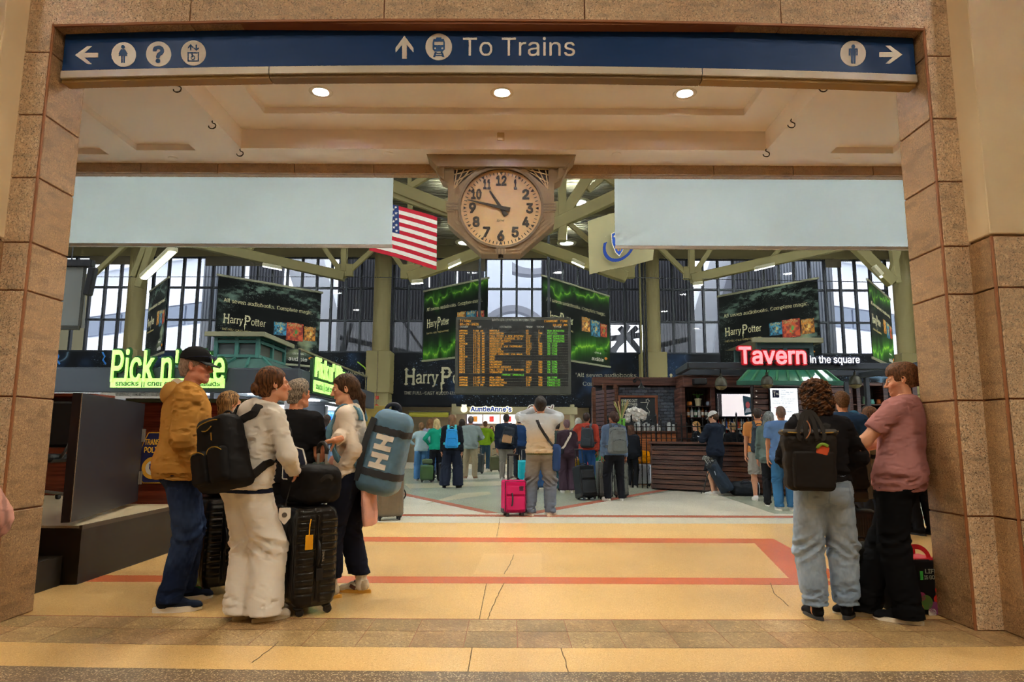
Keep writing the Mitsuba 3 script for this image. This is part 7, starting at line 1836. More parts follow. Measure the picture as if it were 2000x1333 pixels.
def suitcase(label, pos, face, w, d, h, color, style='hard', handle=.0, res=.012, tilt=0., hcol='8c8c8a', wheels=4, group=None, pull=None, cat='suitcase'):
 """w: broad side, d: thickness; face: where the narrow handle side looks"""
 key = thing('suitcase', label, cat, group); R = rot(face) @ rot(tilt, 'x'); o = np.array([pos[0], pos[1], 0.0]); wh = .055 if wheels else .0
 W = lambda v: np.asarray(v) @ R.T + o
 put_ = lambda name, mm, mk, sm=30, par=key, **kw: part(par, name, TM(W(mm.vertices), mm.faces), mk, sm, **kw)
 C = np.array([0, 0, wh + h / 2])
 f = Field(C - np.array([w, d, h]) / 2 - .03, C + np.array([w, d, h]) / 2 + .03, res); f.box(C, (w / 2, d / 2, h / 2), .055 if style != 'soft' else .035, None, 0.0)
 m = f.mesh(); v = m.vertices; n_ = vnorm(m)
 if style in ('ribbed', 'hard', 'silver'):
  A, fr = {'ribbed': (.009, 38), 'hard': (.005, 26), 'silver': (.005, 24)}[style]
  q = v - C; broad = np.clip((np.abs(n_[:, 1]) - .5) / .3, 0, 1); nar = np.clip((np.abs(n_[:, 0]) - .5) / .3, 0, 1)
  wv = np.abs(np.sin(q[:, 0] * fr * math.pi)); g1 = np.clip((wv - .25) / .3, 0, 1); edge = np.clip((h / 2 - .05 - np.abs(q[:, 2])) / .03, 0, 1)
  wz = np.abs(np.sin(q[:, 2] * fr * .55 * math.pi)); g2 = np.clip((wz - .2) / .25, 0, 1); seam = np.clip((np.abs(q[:, 1]) - .018) / .008, 0, 1)
  dsp = A * (g1 * broad * edge) + A * (g2 * nar * edge * (style == 'ribbed')) * seam + A * nar * (style != 'ribbed') * (g1 * 0) - .004 * (1 - seam) * nar
  m = displace(m, dsp)
 m2 = SHELLM if style != 'soft' else NYLON
 if style == 'silver': m2 = mat('b9bcc0', .3, .85); put_('shell', m, m2, True)
 else: put_('shell', m, m2, True, color=tint(len(v), color) * (1 + .15 * nz(v, 30, 2))[:, None])
 if style == 'soft':
  for yy in (-d / 2 + .012, d / 2 - .012):
   a = [(-w / 2 + .02, yy, wh + .02), (w / 2 - .02, yy, wh + .02), (w / 2 - .02, yy, wh + h - .02), (-w / 2 + .02, yy, wh + h - .02)]
   put_('piping', tube(np.array(a), .011, 6, close=True), mat('101012', .6))
  put_('front_pocket', cbox((w * .8, .03, h * .42), .012, (0, -d / 2 - .008, wh + h * .30)), mat(color, .8), False); put_('front_pocket', cbox((w * .8, .03, h * .28), .012, (0, -d / 2 - .008, wh + h * .70)), mat(color, .8), False)
  for e in (-1, 1): put_('corner_guard', cbox((.07, d * .9, .09), .02, (e * (w / 2 - .028), 0, wh + .035)), mat('151517', .5), False)
 else:
  for e in (-1, 1): put_('seam_band', bb(e * (w / 2) - .003, e * (w / 2) + .003, -.006, .006, wh + .06, wh + h - .06, .002), mat('0c0c0d', .5), False)
 put_('side_handle', tube(smooth_path([(w / 2 + .004, 0, wh + h * .42), (w / 2 + .028, 0, wh + h * .46), (w / 2 + .028, 0, wh + h * .62), (w / 2 + .004, 0, wh + h * .66)], 5), .011, 6), mat('141416', .5))
 put_('top_handle', tube(smooth_path([(-.09, 0, wh + h - .002), (-.07, 0, wh + h + .025), (.07, 0, wh + h + .025), (.09, 0, wh + h - .002)], 5), .011, 6), mat('141416', .5))
 if handle:
  hm = mat(hcol, .3, .8); g_ = .075
  for e in (-1, 1): put_('pull_tube', cyl((e * g_, d / 2 - .05, wh + h - .02), (e * g_, d / 2 - .05, wh + h + handle), .010, n=10), hm)
  put_('pull_grip', cbox((2 * g_ + .04, .032, .03), .012, (0, d / 2 - .05, wh + h + handle + .01)), mat('151517', .5), False)
 if wheels:
  ys = (-d / 2 + .05, d / 2 - .05) if wheels == 4 else (d / 2 - .05,)
  for ex in (-1, 1):
   for y in ys:
    k = put_('wheel_housing', cbox((.06, .06, .03), .012, (ex * (w / 2 - .055), y, wh + .0)), mat('151517', .5), False)
    put_('wheel', lathe_axis((ex * (w / 2 - .055) - .016, y + .012, .028), (ex * (w / 2 - .055) + .016, y + .012, .028), [(0, .016), (.12, .028), (.42, .028), (.5, .022), (.58, .028), (.88, .028), (1, .016)], 14), mat('1b1b1d', .5), par=k)
  if wheels == 2:
   for ex in (-1, 1): put_('foot', cbox((.05, .03, .05), .008, (ex * (w / 2 - .06), -d / 2 + .03, wh * .5)), mat('151517', .5), False)
 return key, put_, W
def soft_bag(name, label, cat, pos, half, color, r=.06, face=0, res=.009, lump=.02, R=None, seed=3, matk=None, group=None, freq=(7, 7, 9)):
 key = thing(name, label, cat, group); o = np.asarray(pos, float); RR = rot(face) if R is None else R
 f = Field(-np.asarray(half) - .05, np.asarray(half) + .05, res); f.box((0, 0, 0), half, r, None, 0.0); m = f.mesh()
 dn = nz(m.vertices, freq, seed); m = displace(m, lump * (dn - np.abs(nz(m.vertices, [14, 14, 16], seed + 5)) * .9 + .12))
 W = lambda v: np.asarray(v) @ RR.T + o
 put_ = lambda nm, mm, mk, sm=True, **kw: part(key, nm, TM(W(mm.vertices), mm.faces), mk, sm, **kw)
 put_('body', m, matk or NYLON, color=np.clip(tint(len(m.vertices), color) * (1 + .5 * nz(m.vertices, 25, seed, 3))[:, None], 0, 1))
 return key, put_
# ================================================================ travellers in the lobby, close to the camera
def at_px(xf, yf, xt, yt):
 q = G(xf, yf); return (q[0], q[1]), P(xt, yt, q[1])[2]
def loc(fig, px, py, dy=0.0):
 """a photograph point near the figure, in the figure's own frame; dy: how much farther than its feet"""
 return ((P(px, py, fig.pos[1] + dy) - fig.pos) @ fig.R) / fig.s
jean = lambda c, fade, k=.35: (lambda v: rgbv(c) * (1 - (np.clip(.55 * np.exp(-((v[:, 2] - .68) / .16) ** 2) + .5 * np.exp(-((v[:, 2] - .40) / .16) ** 2) + 1.5 * nz(v, [9, 9, 5], 4) + .8 * nz(v, [60, 60, 24], 8, 2), 0, 1) * k)[:, None]) + rgbv(fade) * (np.clip(.55 * np.exp(-((v[:, 2] - .68) / .16) ** 2) + .5 * np.exp(-((v[:, 2] - .40) / .16) ** 2) + 1.5 * nz(v, [9, 9, 5], 4) + .8 * nz(v, [60, 60, 24], 8, 2), 0, 1) * k)[:, None])
def rear_pockets(fig, color, x=.075, w=.07, label=None, thread=None):
 for e in (-1, 1):
  m = sub_patch(fig.trm, [((e * x - w, 0, 0), (1, 0, 0)), ((e * x + w, 0, 0), (-1, 0, 0)), ((0, -.02, 0), (0, -1, 0)), ((0, 0, .835), (0, 0, 1)), ((0, 0, .965), (0, 0, -1)), ((e * x, 0, .822), (.45, 0, 1)), ((e * x, 0, .822), (-.45, 0, 1))], .004)
  if m is not None: part(fig.key, 'pocket', TM(fig.W(m.vertices), m.faces), CLOTHM, True, color=tint(len(m.vertices), color) * (1 + .2 * nz(m.vertices, 40, 2))[:, None])
def wb(fig, z0, z1, color, m=None, name='waistband'):
 m = sub_patch(m or fig.trm, [((0, 0, z0), (0, 0, 1)), ((0, 0, z1), (0, 0, -1))], .004)
 if m is not None: part(fig.key, name, TM(fig.W(m.vertices), m.faces), CLOTHM, True, color=tint(len(m.vertices), color))
RF = .0072
# 1 man in the tan jacket
pos, h = at_px(342, 1186, 383, 688)
F1 = Fig('man-sized figure in tan hooded jacket, dark jeans and black cap, hand in pocket, first from the left', pos, h + .005, -62, RF, False, 1.10, hands={'R': ((.21, .10, .90), (.6, -1, 0), (-.1, .45, -1), (-1, .2, 0), .5), 'L': ((-.16, .16, .92), (-.6, -1, 0), (.2, .4, -1), (1, .1, 0), .5)}, head=(-26, -4, 0), feet=((-.15, .05, 6), (.13, -.04, -10)), skin='c08066', lean=(0, .04), shear=(0, -.025))
labels[F1.key]['label'] = 'person in tan hooded jacket, dark jeans and black cap with one hand in a pocket'
F1.face = {'brow': .3, 'browc': '8a6a50', 'stubble': '8a7468'}
F1.body(); F1.trousers('jeans', '1c2740', t=.016, waist=.90, hem=.06, flare=.062, knee=.066, amp=.010, fn=jean('18223a', '46587a', .35)); rear_pockets(F1, '1b2640')
jm = F1.top('jacket', 'a07238', t=.026, hem=.86, to=1.0, boxy=.034, amp=.014, hood=None, var=.06, cuff=.045, seed=5)
f = Field(F1.neck0 - .22, F1.neck0 + .22, .007); c = F1.neck0
f.ell(c + [0, -.09, .02], (.125, .075, .09), rot(-28, 'x'), .03); f.cap(c + [-.095, -.03, .035], c + [-.06, .09, -.02], .035, .03, .03); f.cap(c + [.095, -.03, .035], c + [.06, .09, -.02], .035, .03, .03); f.cap(c + [0, -.05, .16], c + [0, .0, .0], .078, .068, .01, sub=True)
m = f.mesh(); m = displace(m, .010 * nz(m.vertices, [14, 14, 20], 3)); F1.out('hood', m, CLOTHM, tint(len(m.vertices), 'a87c42'))
f = Field(F1.neck0 - .22, F1.neck0 + .22, .006)
f.ell(c + [0, -.055, .055], (.098, .066, .070), rot(-22, 'x'), .03); f.cap(c + [-.078, -.02, .06], c + [-.05, .085, .0], .03, .026, .03); f.cap(c + [.078, -.02, .06], c + [.05, .085, .0], .03, .026, .03); f.cap(c + [0, -.015, -.02], c + [0, .03, .20], .070, .073, .01, sub=True)
m = f.mesh(); m = displace(m, .008 * nz(m.vertices, [16, 16, 22], 6)); F1.out('hood_lining', m, CLOTHM, tint(len(m.vertices), 'cfc6b8'))
wb(F1, .86, .90, '9c7038', jm, 'hem_band')
F1.hair('fade', '8f7a6a', '6a5448', vol=.0035); F1.cap_('191a1c')
F1.shoes('1a2232', 'e4e0d6', 'laced', sole_h=.036)
gl = thing('sunglasses', 'dark blue sunglasses resting on the peak of the black cap', 'sunglasses')
Lh = lambda x, y, z: F1.W((F1.hc + F1.HR @ np.array([x, y, z])))
for e in (-1, 1):
 f = Field((-.04, -.02, -.03), (.04, .03, .03), .003); f.ell((0, 0, 0), (.029, .007, .019)); m = f.mesh(); part(gl, 'lens', TM(F1.W((m.vertices @ rot(-25, 'x').T + [e * .032, .112, .066]) @ F1.HR.T + F1.hc), m.faces), mat('16264c', .35, 0, .4), True)
 part(gl, 'temple', tube(np.array([Lh(e * .062, .102, .068), Lh(e * .086, .06, .066), Lh(e * .093, -.02, .055), Lh(e * .088, -.05, .04)]), .003, 6), mat('16203a', .3), True)
# 2 woman in white trousers
pos, h = at_px(494, 1212, 523, 722)
F2 = Fig('person in pale hooded jacket and wide white trousers with hair clip and black backpack', pos, h, -34, RF, True, 1.03, hands={'R': ((.20, .27, 1.02), (.8, -.6, -.3), (-.2, .9, -.3), (-1, 0, -.3), .8), 'L': ((-.16, .24, 1.05), (-.8, -.8, 0), (.5, .7, -.1), (1, 0, 0), .6)}, head=(-28, -2, 0), feet=((-.085, -.02, 5), (.085, .03, -14)), skin='c48c6e', lean=(.17, .11), shear=(-.096, -.065))
F2.body(); F2.trousers('trousers', 'ece9e4', t=.020, hem=.055, flare=.108, knee=.098, amp=.017, waist=.96, var=.04, seed=4)
F2.top('hooded_jacket', 'd9d4cc', t=.024, hem=.90, to=.99, boxy=.022, amp=.013, hood='down', var=.05, seed=8, cuff=.04)
wb(F2, .872, .91, '1c2238', F2.trm, 'shirt_hem')
F2.hair('bun', '2c180e', '5e3a20', seed=3, vol=.013); F2.shoes('c9bfae', 'b8a88a', 'laced')
f = Field(F2.hc - .2, F2.hc + .2, .005)
for a in range(6):
 f.ell(F2.hc + F2.HR @ np.array([.03 * math.cos(a * 1.05), -.10 + .012 * (a % 2), -.035 + .05 * math.sin(a * 1.05)]), (.02, .02, .02), k=.01)
m = f.mesh(); F2.out('hair_tie', m, CLOTHM, '1e2242')
ear = F2.W(F2.hc + F2.HR @ np.array([.086, .0, -.045])); s_ = trimesh.creation.icosphere(2, .006); part(F2.key, 'earring', TM(s_.vertices + ear, s_.faces), mat('e0d8c0', .2, .6), True)
key, L2, put2 = backpack(F2, 'black nylon backpack with gold zips worn over the pale hooded jacket', '101012', .40, .50, .19, 1.15, xo=.035, back=.155, roll=-12, tilt=-4, pocket='two', zips='c9a044', strap='111113', lump=.010)
put2('zip_puller', cbox((.012, .006, .055), .003, L2(.04, -.10, .10)), mat('c9a044', .3, .9), False); put2('flap_zip', tube(smooth_path([L2(-.07, -.095, .16), L2(.0, -.10, .15), L2(.05, -.098, .17)], 5), .004, 5), mat('c9a044', .3, .9))
# 3 woman with blue duffel
pos, h = at_px(677, 1163, 670, 738)
q1 = G(574, 1202); q1 = np.array([q1[0], q1[1] + .16, 0]); grip = rot(-52) @ np.array([0, .11, 1.155]) + q1
hr = (grip - np.array([*pos, 0])) @ rot(88) / ((h + .01) / 1.75)
F3 = Fig('laughing person in cream pullover and navy trousers with pink jumper tied at the waist', pos, h + .01, 88, RF, True, .97, hands={'R': (hr + [.02, -.09, .035], (.6, -.4, -1), (-.15, 1, -.25), (-.2, -.2, -1), .75), 'L': ((-.155, .06, .93), (-.5, -1, 0), (.1, .35, -1), (1, 0, 0), .4)}, head=(20, -13, 0), feet=((-.10, .10, 4), (.09, -.09, -8)), skin='cf9878', lean=(0, .05))
F3.face = {'open': True, 'browc': '3a2418', 'eye': '3a2a1e'}
F3.body(); F3.trousers('trousers', '181b28', t=.016, hem=.15, flare=.068, knee=.078, amp=.011, waist=1.06, var=.1)
F3.top('pullover', 'e4d8ca', t=.018, hem=.97, to=.97, boxy=.012, amp=.012, collar=.075, var=.05, cuff=.042, seed=11)
F3.hair('tail', '24160f', '47301f', seed=6, vol=.010)
f = Field((-.35, -.35, .55), (.35, .35, 1.25), .0085)
f.ell((0, 0, 1.07), (.175, .135, .055), None, .03); f.cap((-.03, .13, 1.06), (.04, .16, 1.05), .045, .04, .03)
f.cap((.03, .15, 1.04), (.06, .17, .78), .045, .055, .03, flat=((0, 1, 0), .6)); f.cap((-.03, -.12, 1.05), (-.06, -.17, .62), .10, .13, .04, flat=((0, 1, 0), .35)); f.cap((.04, -.13, 1.05), (.05, -.17, .62), .10, .12, .04, flat=((0, 1, 0), .35))
m = f.mesh(); m = displace(m, .016 * nz(m.vertices, [12, 12, 9], 5)); F3.out('tied_jumper', m, CLOTHM, tint(len(m.vertices), 'd8a496') * (1 + .15 * nz(m.vertices, 30, 2))[:, None], label='pink jumper tied round the waist')
for i in range(2):
 f = Field(F3.ft[i] - [.1, .2, 0], F3.ft[i] + [.1, .2, .25], .006); f.cap(F3.an[i] + [0, 0, -.03], F3.an[i] + [0, 0, .05], .044, .046, .01); F3.out('sock', f.mesh(), CLOTHM, 'e0dad2')
F3.shoes('b8ac98', 'c9963e', 'laced')
for i in range(2):
 R = rot(F3.fy[i]); o = F3.ft[i] + R @ np.array([0, .045, 0])
 for e in (-1, 1): m = cbox((.004, .05, .028), .001, (0, 0, 0), rot(25, 'x')); part(F3.key, 'shoe_stripe', TM(F3.W((m.vertices + [e * .040, .01, .05]) @ R.T + o), m.faces), mat('4a2c24', .8), False)
dfk = thing('duffel_bag', 'big blue duffel bag with white letters carried as a backpack by the laughing traveller', 'duffel bag')
C = np.array([-.03, -.29, 1.13]); Rb = rot(14, 'x')
f = Field(C - .55, C + .55, .009); f.box(C, (.17, .165, .34), .10, Rb, 0.0, taper=.10); m = f.mesh(); m = displace(m, .018 * nz(m.vertices, [7, 7, 8], 4));
pw = lambda nm, mm, mk, sm=True, **kw: part(dfk, nm, TM(F3.W(mm.vertices), mm.faces), mk, sm, **kw)
pw('body', m, vcmat(.45, .4), color=tint(len(m.vertices), '4d6f88') * (1 + .3 * nz(m.vertices, 30, 2))[:, None])
dmesh = m
for z in (-.17, .17):
 q = [];
 for a in np.linspace(0, 2 * np.pi, 37)[:-1]: q.append(C + Rb @ np.array([.30 * math.cos(a), .30 * math.sin(a), z]))
 tr = cKDTree(m.vertices); nn_ = vnorm(m)
 best = []
 for a in np.linspace(0, 2 * np.pi, 49)[:-1]:
  dv = Rb @ np.array([math.cos(a), math.sin(a), 0]); ts = np.linspace(.05, .32, 60); pts = (C + Rb @ np.array([0, 0, z]))[None] + ts[:, None] * dv
  dd_, ii = tr.query(pts); k = int(np.argmin(dd_)); best.append(m.vertices[ii[k]] + nn_[ii[k]] * .004)
 best = np.array(best); up_ = best - (C + Rb @ np.array([0, 0, z])); mm = tube(best, 0, flat=(.055, .006), up=up_, close=True); pw('webbing', mm, mat('2a2d33', .7))
sidex = -.172
def side_print(g_, ox, oz, lift=.0):
 mm = extrude(g_, .003); v = mm.vertices; p3 = np.c_[np.full(len(v), -.30), ox + v[:, 0], oz + v[:, 1]]
 tr = cKDTree(dmesh.vertices[np.linalg.norm((dmesh.vertices - C) @ Rb * [0, 1, 1], axis=1) < .6]);
 side = dmesh.vertices[((dmesh.vertices - C) @ Rb)[:, 0] < -.05]; loc_ = (side - C) @ Rb
 tr2 = cKDTree(loc_[:, 1:]); d_, ii = tr2.query(np.c_[ox + v[:, 0], oz + v[:, 1]]); x = loc_[ii, 0] - .004 - v[:, 2]
 return TM(C + np.c_[x, ox + v[:, 0], oz + v[:, 1]] @ Rb.T, mm.faces)
def fine_poly(g_, s=.012):
 from shapely import segmentize
 return segmentize(g_, s)
H1 = union_all([sbox(0, 0, .042, .14), sbox(.08, 0, .122, .14), L([(.03, .045), (.1, .07), (.1, .105), (.03, .08)])])
for k in range(2):
 g_ = affinity.translate(affinity.rotate(H1, 90, origin=(0, 0)), .075, -.13 + k * .145)
 pw('letter', side_print(fine_poly(g_), .0, .0), mat('e6e2da', .6), False)
pw('grab_loop', tube(smooth_path([C + Rb @ np.array(q) for q in ((0, -.02, .33), (0, .0, .385), (0, .06, .385), (0, .09, .32))], 5), .016, 8), mat('1d2230', .7))
pw('side_strap', tube(smooth_path([C + Rb @ np.array(q) for q in ((-.165, .13, .25), (-.175, .145, .1), (-.175, .145, -.08), (-.165, .13, -.26))], 6), 0, flat=(.05, .006), up=(-1, 0, 0)), mat('262a31', .7))
pw('hanging_strap', tube(np.array([C + Rb @ np.array(q) for q in ((-.12, .17, -.1), (-.13, .18, -.25), (-.13, .165, -.42))]), 0, flat=(.035, .004), up=(-1, .3, 0)), mat('16181c', .7))
for e in (-1, 1):
 pts = [np.array(p_) + F3.ch * .9 for p_ in ((e * .09, -.13, 1.38), (e * .09, -.06, 1.46), (e * .095, .0, 1.475), (e * .11, .08, 1.40), (e * .13, .11, 1.26), (e * .16, .07, 1.12), (e * .17, -.05, 1.05), (e * .15, -.14, 1.02))]
 ribbon(F3, dfk, 'shoulder_strap', pts, .055, .018, mat('4a6f80', .7), .012)
cbk = thing('crossbody_bag', 'small dark patterned bag hanging on a thin strap at the hip of the laughing traveller', 'bag')
o = np.array([-.05, .24, .93])
f = Field(o - .2, o + .2, .007); f.box(o, (.05, .075, .115), .035, None, 0); m = f.mesh(); m = displace(m, .01 * nz(m.vertices, 20, 3)); chk = (np.sin(m.vertices[:, 1] * 300) * np.sin(m.vertices[:, 2] * 300) > .15)
part(cbk, 'body', TM(F3.W(m.vertices), m.faces), CLOTHM, True, color=np.where(chk[:, None], rgbv('6f8078'), rgbv('26302e')))
ribbon(F3, cbk, 'strap', [np.array(q) + F3.ch * .8 for q in ((.09, -.05, 1.46), (.05, .08, 1.42), (-.0, .13, 1.30), (-.08, .14, 1.15))], .018, .005, mat('141416', .6), .008, ends=(np.array([.09, -.06, 1.47]) + F3.ch * .8, o + [0, -.02, .11]))
# 4 curly-haired traveller
pos, h = at_px(1622, 1208, 1603, 746)
F4 = Fig('person with curly brown hair in black top and pale blue jeans, seen from behind', pos, h - .015, -8, RF, True, 1.05, hands={'R': ((.17, .26, 1.03), (1, -.3, -.2), (-.7, .6, .2), (-.2, .2, -1), .6), 'L': ((-.08, .30, 1.05), (-1, -.4, -.2), (.7, .6, .2), (.2, .2, -1), .6)}, head=(2, -14, 0), feet=((-.105, -.03, 12), (.125, .02, -28)), skin='b98464', lean=(0, .03))
F4.body()
F4.trousers('jeans', '8fa2b8', t=.024, hem=.10, flare=.064, knee=.084, amp=.016, waist=1.05, fn=jean('75879d', 'aab8c6', .6)); rear_pockets(F4, '8796a8'); wb(F4, 1.0, 1.05, '7f91a6')
F4.top('sweater', '17171a', t=.022, hem=1.00, to=.99, boxy=.020, amp=.012, var=.15, seed=14, neck=.03)
F4.hair('curly', '1e120a', '4e301a', seed=2); F4.shoes('1b1c20', '34363a')
key, L4, put4 = backpack(F4, 'black tote-style backpack with twin handles worn by the curly-haired traveller', '211e1d', .36, .42, .17, 1.155, xo=-.15, back=.15, pocket='none', strap='1b1a1a', lump=.012, taper=-.06, handle=False)
put4('front_pocket', displace((lambda g_: g_.mesh())(Field(L4(0, 0, 0) - .4, L4(0, 0, 0) + .4, .009).box(L4(0, -.098, -.05), (.14, .02, .13), .018)), np.zeros(1) + 0), NYLON, color=None) if False else None
f = Field(L4(0, 0, 0) - .3, L4(0, 0, 0) + .3, .007); f.box(L4(0.005, -.09, -.055), (.145, .025, .135), .02, None, 0); m = f.mesh(); m = displace(m, .008 * nz(m.vertices, 14, 3)); put4('front_pocket', m, NYLON, color=tint(len(m.vertices), '1c1a1a') * (1 + .3 * nz(m.vertices, 40, 2))[:, None])
put4('flap', (lambda mm: mm)(cbox((.40, .15, .05), .02, L4(0, -.01, .215))), mat('2a2624', .7), False)
for e in (-1, 1):
 put4('gold_zip', tube(smooth_path([L4(e * .20, -.06, .225), L4(e * .15, -.085, .215), L4(e * .07, -.09, .212)], 5), .0045, 6), mat('b08a44', .3, .8))
 put4('tote_handle', tube(smooth_path([L4(e * .02 - .05, -.09 + .0, .16), L4(e * .02 - .045, -.07, .30), L4(e * .01, -.05, .37), L4(e * .02 + .045, -.07, .30), L4(e * .02 + .05, -.09, .16)], 6), 0, flat=(.03, .01), up=(0, -1, .3)), mat('1f1c1b', .8))
put4('cord', tube(smooth_path([L4(-.03, -.11, .30), L4(-.01, -.12, .24), L4(-.045, -.12, .17)], 5), .005, 6), mat('a06a4a', .6))
sf = thing('face_mask', 'small red and green patterned pouch tucked in the tote backpack pocket', 'pouch'); m = cbox((.085, .02, .07), .012, L4(.07, -.108, .085), rot(15, 'y')); put(sf, TM(F4.W(m.vertices), m.faces), mat('b84a2a', .6), False)
part(sf, 'green_edge', (lambda mm: TM(F4.W(mm.vertices), mm.faces))(tube(smooth_path([L4(.03, -.118, .10), L4(.06, -.12, .13), L4(.105, -.118, .115)], 5), .012, 6)), mat('7a9a3a', .6), True)
# 5 man in the pink T-shirt, leaning on the arch
pos, h = at_px(1735, 1210, 1765, 712)
F5 = Fig('person in dusty pink T-shirt and black trousers leaning on the arch with a phone', pos, h + .02, 40, RF, False, 1.06, hands={'L': ((-.06, .36, 1.13), (-1, -.3, -.6), (.6, .6, .25), (.4, -.3, -1), .75), 'R': ((.03, .36, 1.12), (1, -.4, -.6), (-.5, .6, .3), (-.4, -.2, -1), .7)}, head=(26, -14, 0), feet=((-.02, -.12, 12), (-.04, .14, 30)), skin='c99172', lean=(.10, .05), shear=(.195, -.07))
F5.face = {'beard': '8a4a2a', 'browc': '8a5a34', 'brow': .6}
F5.body(); F5.trousers('trousers', '0d0e11', t=.020, waist=.87, hem=.035, flare=.072, knee=.070, amp=.012, var=.2)
F5.top('t_shirt', '8f6260', t=.020, hem=.85, to=.40, boxy=.022, amp=.014, var=.14, seed=21, neck=.02)
F5.hair('short', '3c2416', '64422a', vol=.012, seed=8); F5.shoes('15161a', 'dcd6c6')
phn = thing('mobile_phone', 'mobile phone held in both hands by the traveller in the pink T-shirt', 'phone'); o = (F5.wr[0] + F5.wr[1]) / 2 + [.0, .10, .045]
for nm, s3, c in (('case', (.078, .155, .009), '20242c'), ('screen', (.070, .146, .0095), '4a5560')):
 m = cbox(s3, .003, (0, 0, .001 if nm == 'screen' else 0), None); part(phn, nm, TM(F5.W((m.vertices @ (rot(25) @ rot(35, 'x')).T) + o), m.faces), mat(c, .2, 0, .6), False)
# 6 man in black T-shirt behind
q = P(575, 860, 5.55); pos = (q[0], q[1]); h = P(560, 746, 5.55)[2]
F6 = Fig('person with short grey hair in black T-shirt standing behind the suitcases', pos, h, -20, RF + .001, False, 1.02, hands={'R': ((.24, .12, .88), (.5, -1, 0)), 'L': ((-.2, .2, 1.0), (-1, -.5, 0))}, head=(-12, 4, 0), skin='b87a58')
F6.body(); F6.trousers('trousers', '20242e', t=.014, amp=.01); F6.top('t_shirt', '17181b', t=.018, hem=.90, to=.42, boxy=.02, amp=.012, var=.2, seed=31); F6.hair('short', '3a3028', '8f8272', vol=.012, seed=5); F6.shoes('1c1c20')
# 7 long-haired woman behind
q = P(441, 860, 6.3); h = P(452, 768, 6.3)[2]
F7 = Fig('person with long highlighted brown hair and sunglasses on the head, behind the man in the tan jacket', (q[0], q[1]), h, -40, .010, True, 1.0, head=(-10, 0, 0), skin='c48c6e')
labels[F7.key]['label'] = 'person with long highlighted brown hair, mostly hidden behind the black backpack'
F7.body(); F7.trousers('trousers', '26262c'); F7.top('top', '2a2a30', t=.014, hem=.92); F7.hair('long', '3c2616', '8f6c44', seed=9, cut=.02); F7.shoes('2a2a2c')
# elbow of someone standing just outside the left edge
q = P(-95, 990, 1.9) - [.135, 0, 0]
F8 = Fig('person in pink ribbed jacket at the very left edge, only an elbow in view', (q[0] - .12, 1.95), 1.46, 30, .009, True, 1.1, hands={'R': ((.14, .24, 1.12), (1, -.6, -.7), (-.6, .7, .2), (-.3, .2, -1), .5), 'L': ((-.14, .24, 1.1), (-1, -.6, -.7), (.6, .7, .2), (.3, .2, -1), .5)}, skin='c48c6e')
F8.body(); F8.trousers('trousers', '3a3a44')
rib = lambda v: rgbv('b8887c') * (1 - .35 * (np.sin(v[:, 0] * 260 + v[:, 2] * 60) > .3))[:, None]
F8.top('ribbed_jacket', 'b8887c', t=.034, hem=.84, boxy=.03, amp=.006, fn=rib, seed=3); F8.hair('bob', '4a3020'); F8.shoes('2a2a2c')
# ---------------------------------------------------------------- luggage of the lobby groups
q = q1
k1, p1, W1 = suitcase('large glossy black ribbed suitcase with yellow tag between the white trousers and the laughing traveller', (q[0], q[1]), -52, .50, .30, .68, '0b0b0c', 'ribbed', .0, .0068)
p1('yellow_tag', cbox((.004, .055, .10), .002, (.50 / 2 + .018, -.07, .50)), mat('d89a1e', .5), False); p1('tag_loop', tube(np.array([(.262, -.07, .55), (.27, -.07, .62), (.26, -.06, .655)]), .004, 5), mat('d89a1e', .5)); p1('name_tag', cbox((.004, .05, .08), .002, (.5 / 2 + .03, .01, .28)), mat('17171a', .6), False)
g_ = fit_text('TUMI', .07, .013, bold=2)
p1('lettering', place(extrude(g_, .002), (.5 / 2 + .012, .045, .36), (0, 0, 1), (0, -1, 0)), mat('8a8478', .4), False)
zt = .055 + .68
pos_t = q1[:2]
kt, pt = soft_bag('travel_bag', 'soft black travel bag lying on top of the glossy ribbed suitcase', 'bag', (pos_t[0] + .03, pos_t[1], zt + .145), (.20, .15, .135), '131315', .07, -40, .0075, .022)
pt('zip', tube(smooth_path([(-.16, -.12, .11), (0, -.14, .125), (.16, -.12, .11)], 6), .005, 5), mat('2a2a2c', .5)); pt('strap', tube(smooth_path([(.19, -.06, .02), (.21, 0, .06), (.19, .06, .02)], 5), 0, flat=(.03, .006), up=(1, 0, 0)), mat('1c1c1e', .7))
for e in (-1, 1):
 m = cyl((e * .075, .11, zt - .02), (e * .075, .11, zt + .40), .011, n=12); part(k1, 'pull_tube', TM(W1(m.vertices), m.faces), mat('9a9a98', .3, .8))
m = tube(smooth_path([(-.075, .11, zt + .36), (-.06, .11, zt + .42), (.06, .11, zt + .42), (.075, .11, zt + .36)], 6), .016, 10); part(k1, 'pull_grip', TM(W1(m.vertices), m.faces), mat('121214', .4))
tgk = thing('luggage_tag', 'round pale luggage tag hanging beside the glossy ribbed suitcase', 'tag'); o = P(556, 1008, 4.72)
part(tgk, 'tag', place(extrude(L([(-.03, -.01), (0, -.05), (.03, -.01), (.03, .045), (-.03, .045)]).buffer(.008), .004), o, (1, .3, 0), ZW), mat('d2cdc4', .6), False); part(tgk, 'disc', place(extrude(circ(.017), .002), o + [0, -.005, .005], (1, .3, 0), ZW), mat('55504a', .6), False); part(tgk, 'loop', tube(np.array([o + [0, 0, .04], o + [.005, .01, .10], o + [.02, .03, .2]]), .004, 5), BLACK)
q = G(395, 1160)
k2, p2, W2 = suitcase('large glossy black ribbed suitcase beside the man in the tan jacket', (q[0], q[1] + .14), -48, .50, .30, .68, '0b0b0c', 'ribbed', .22, .0075)
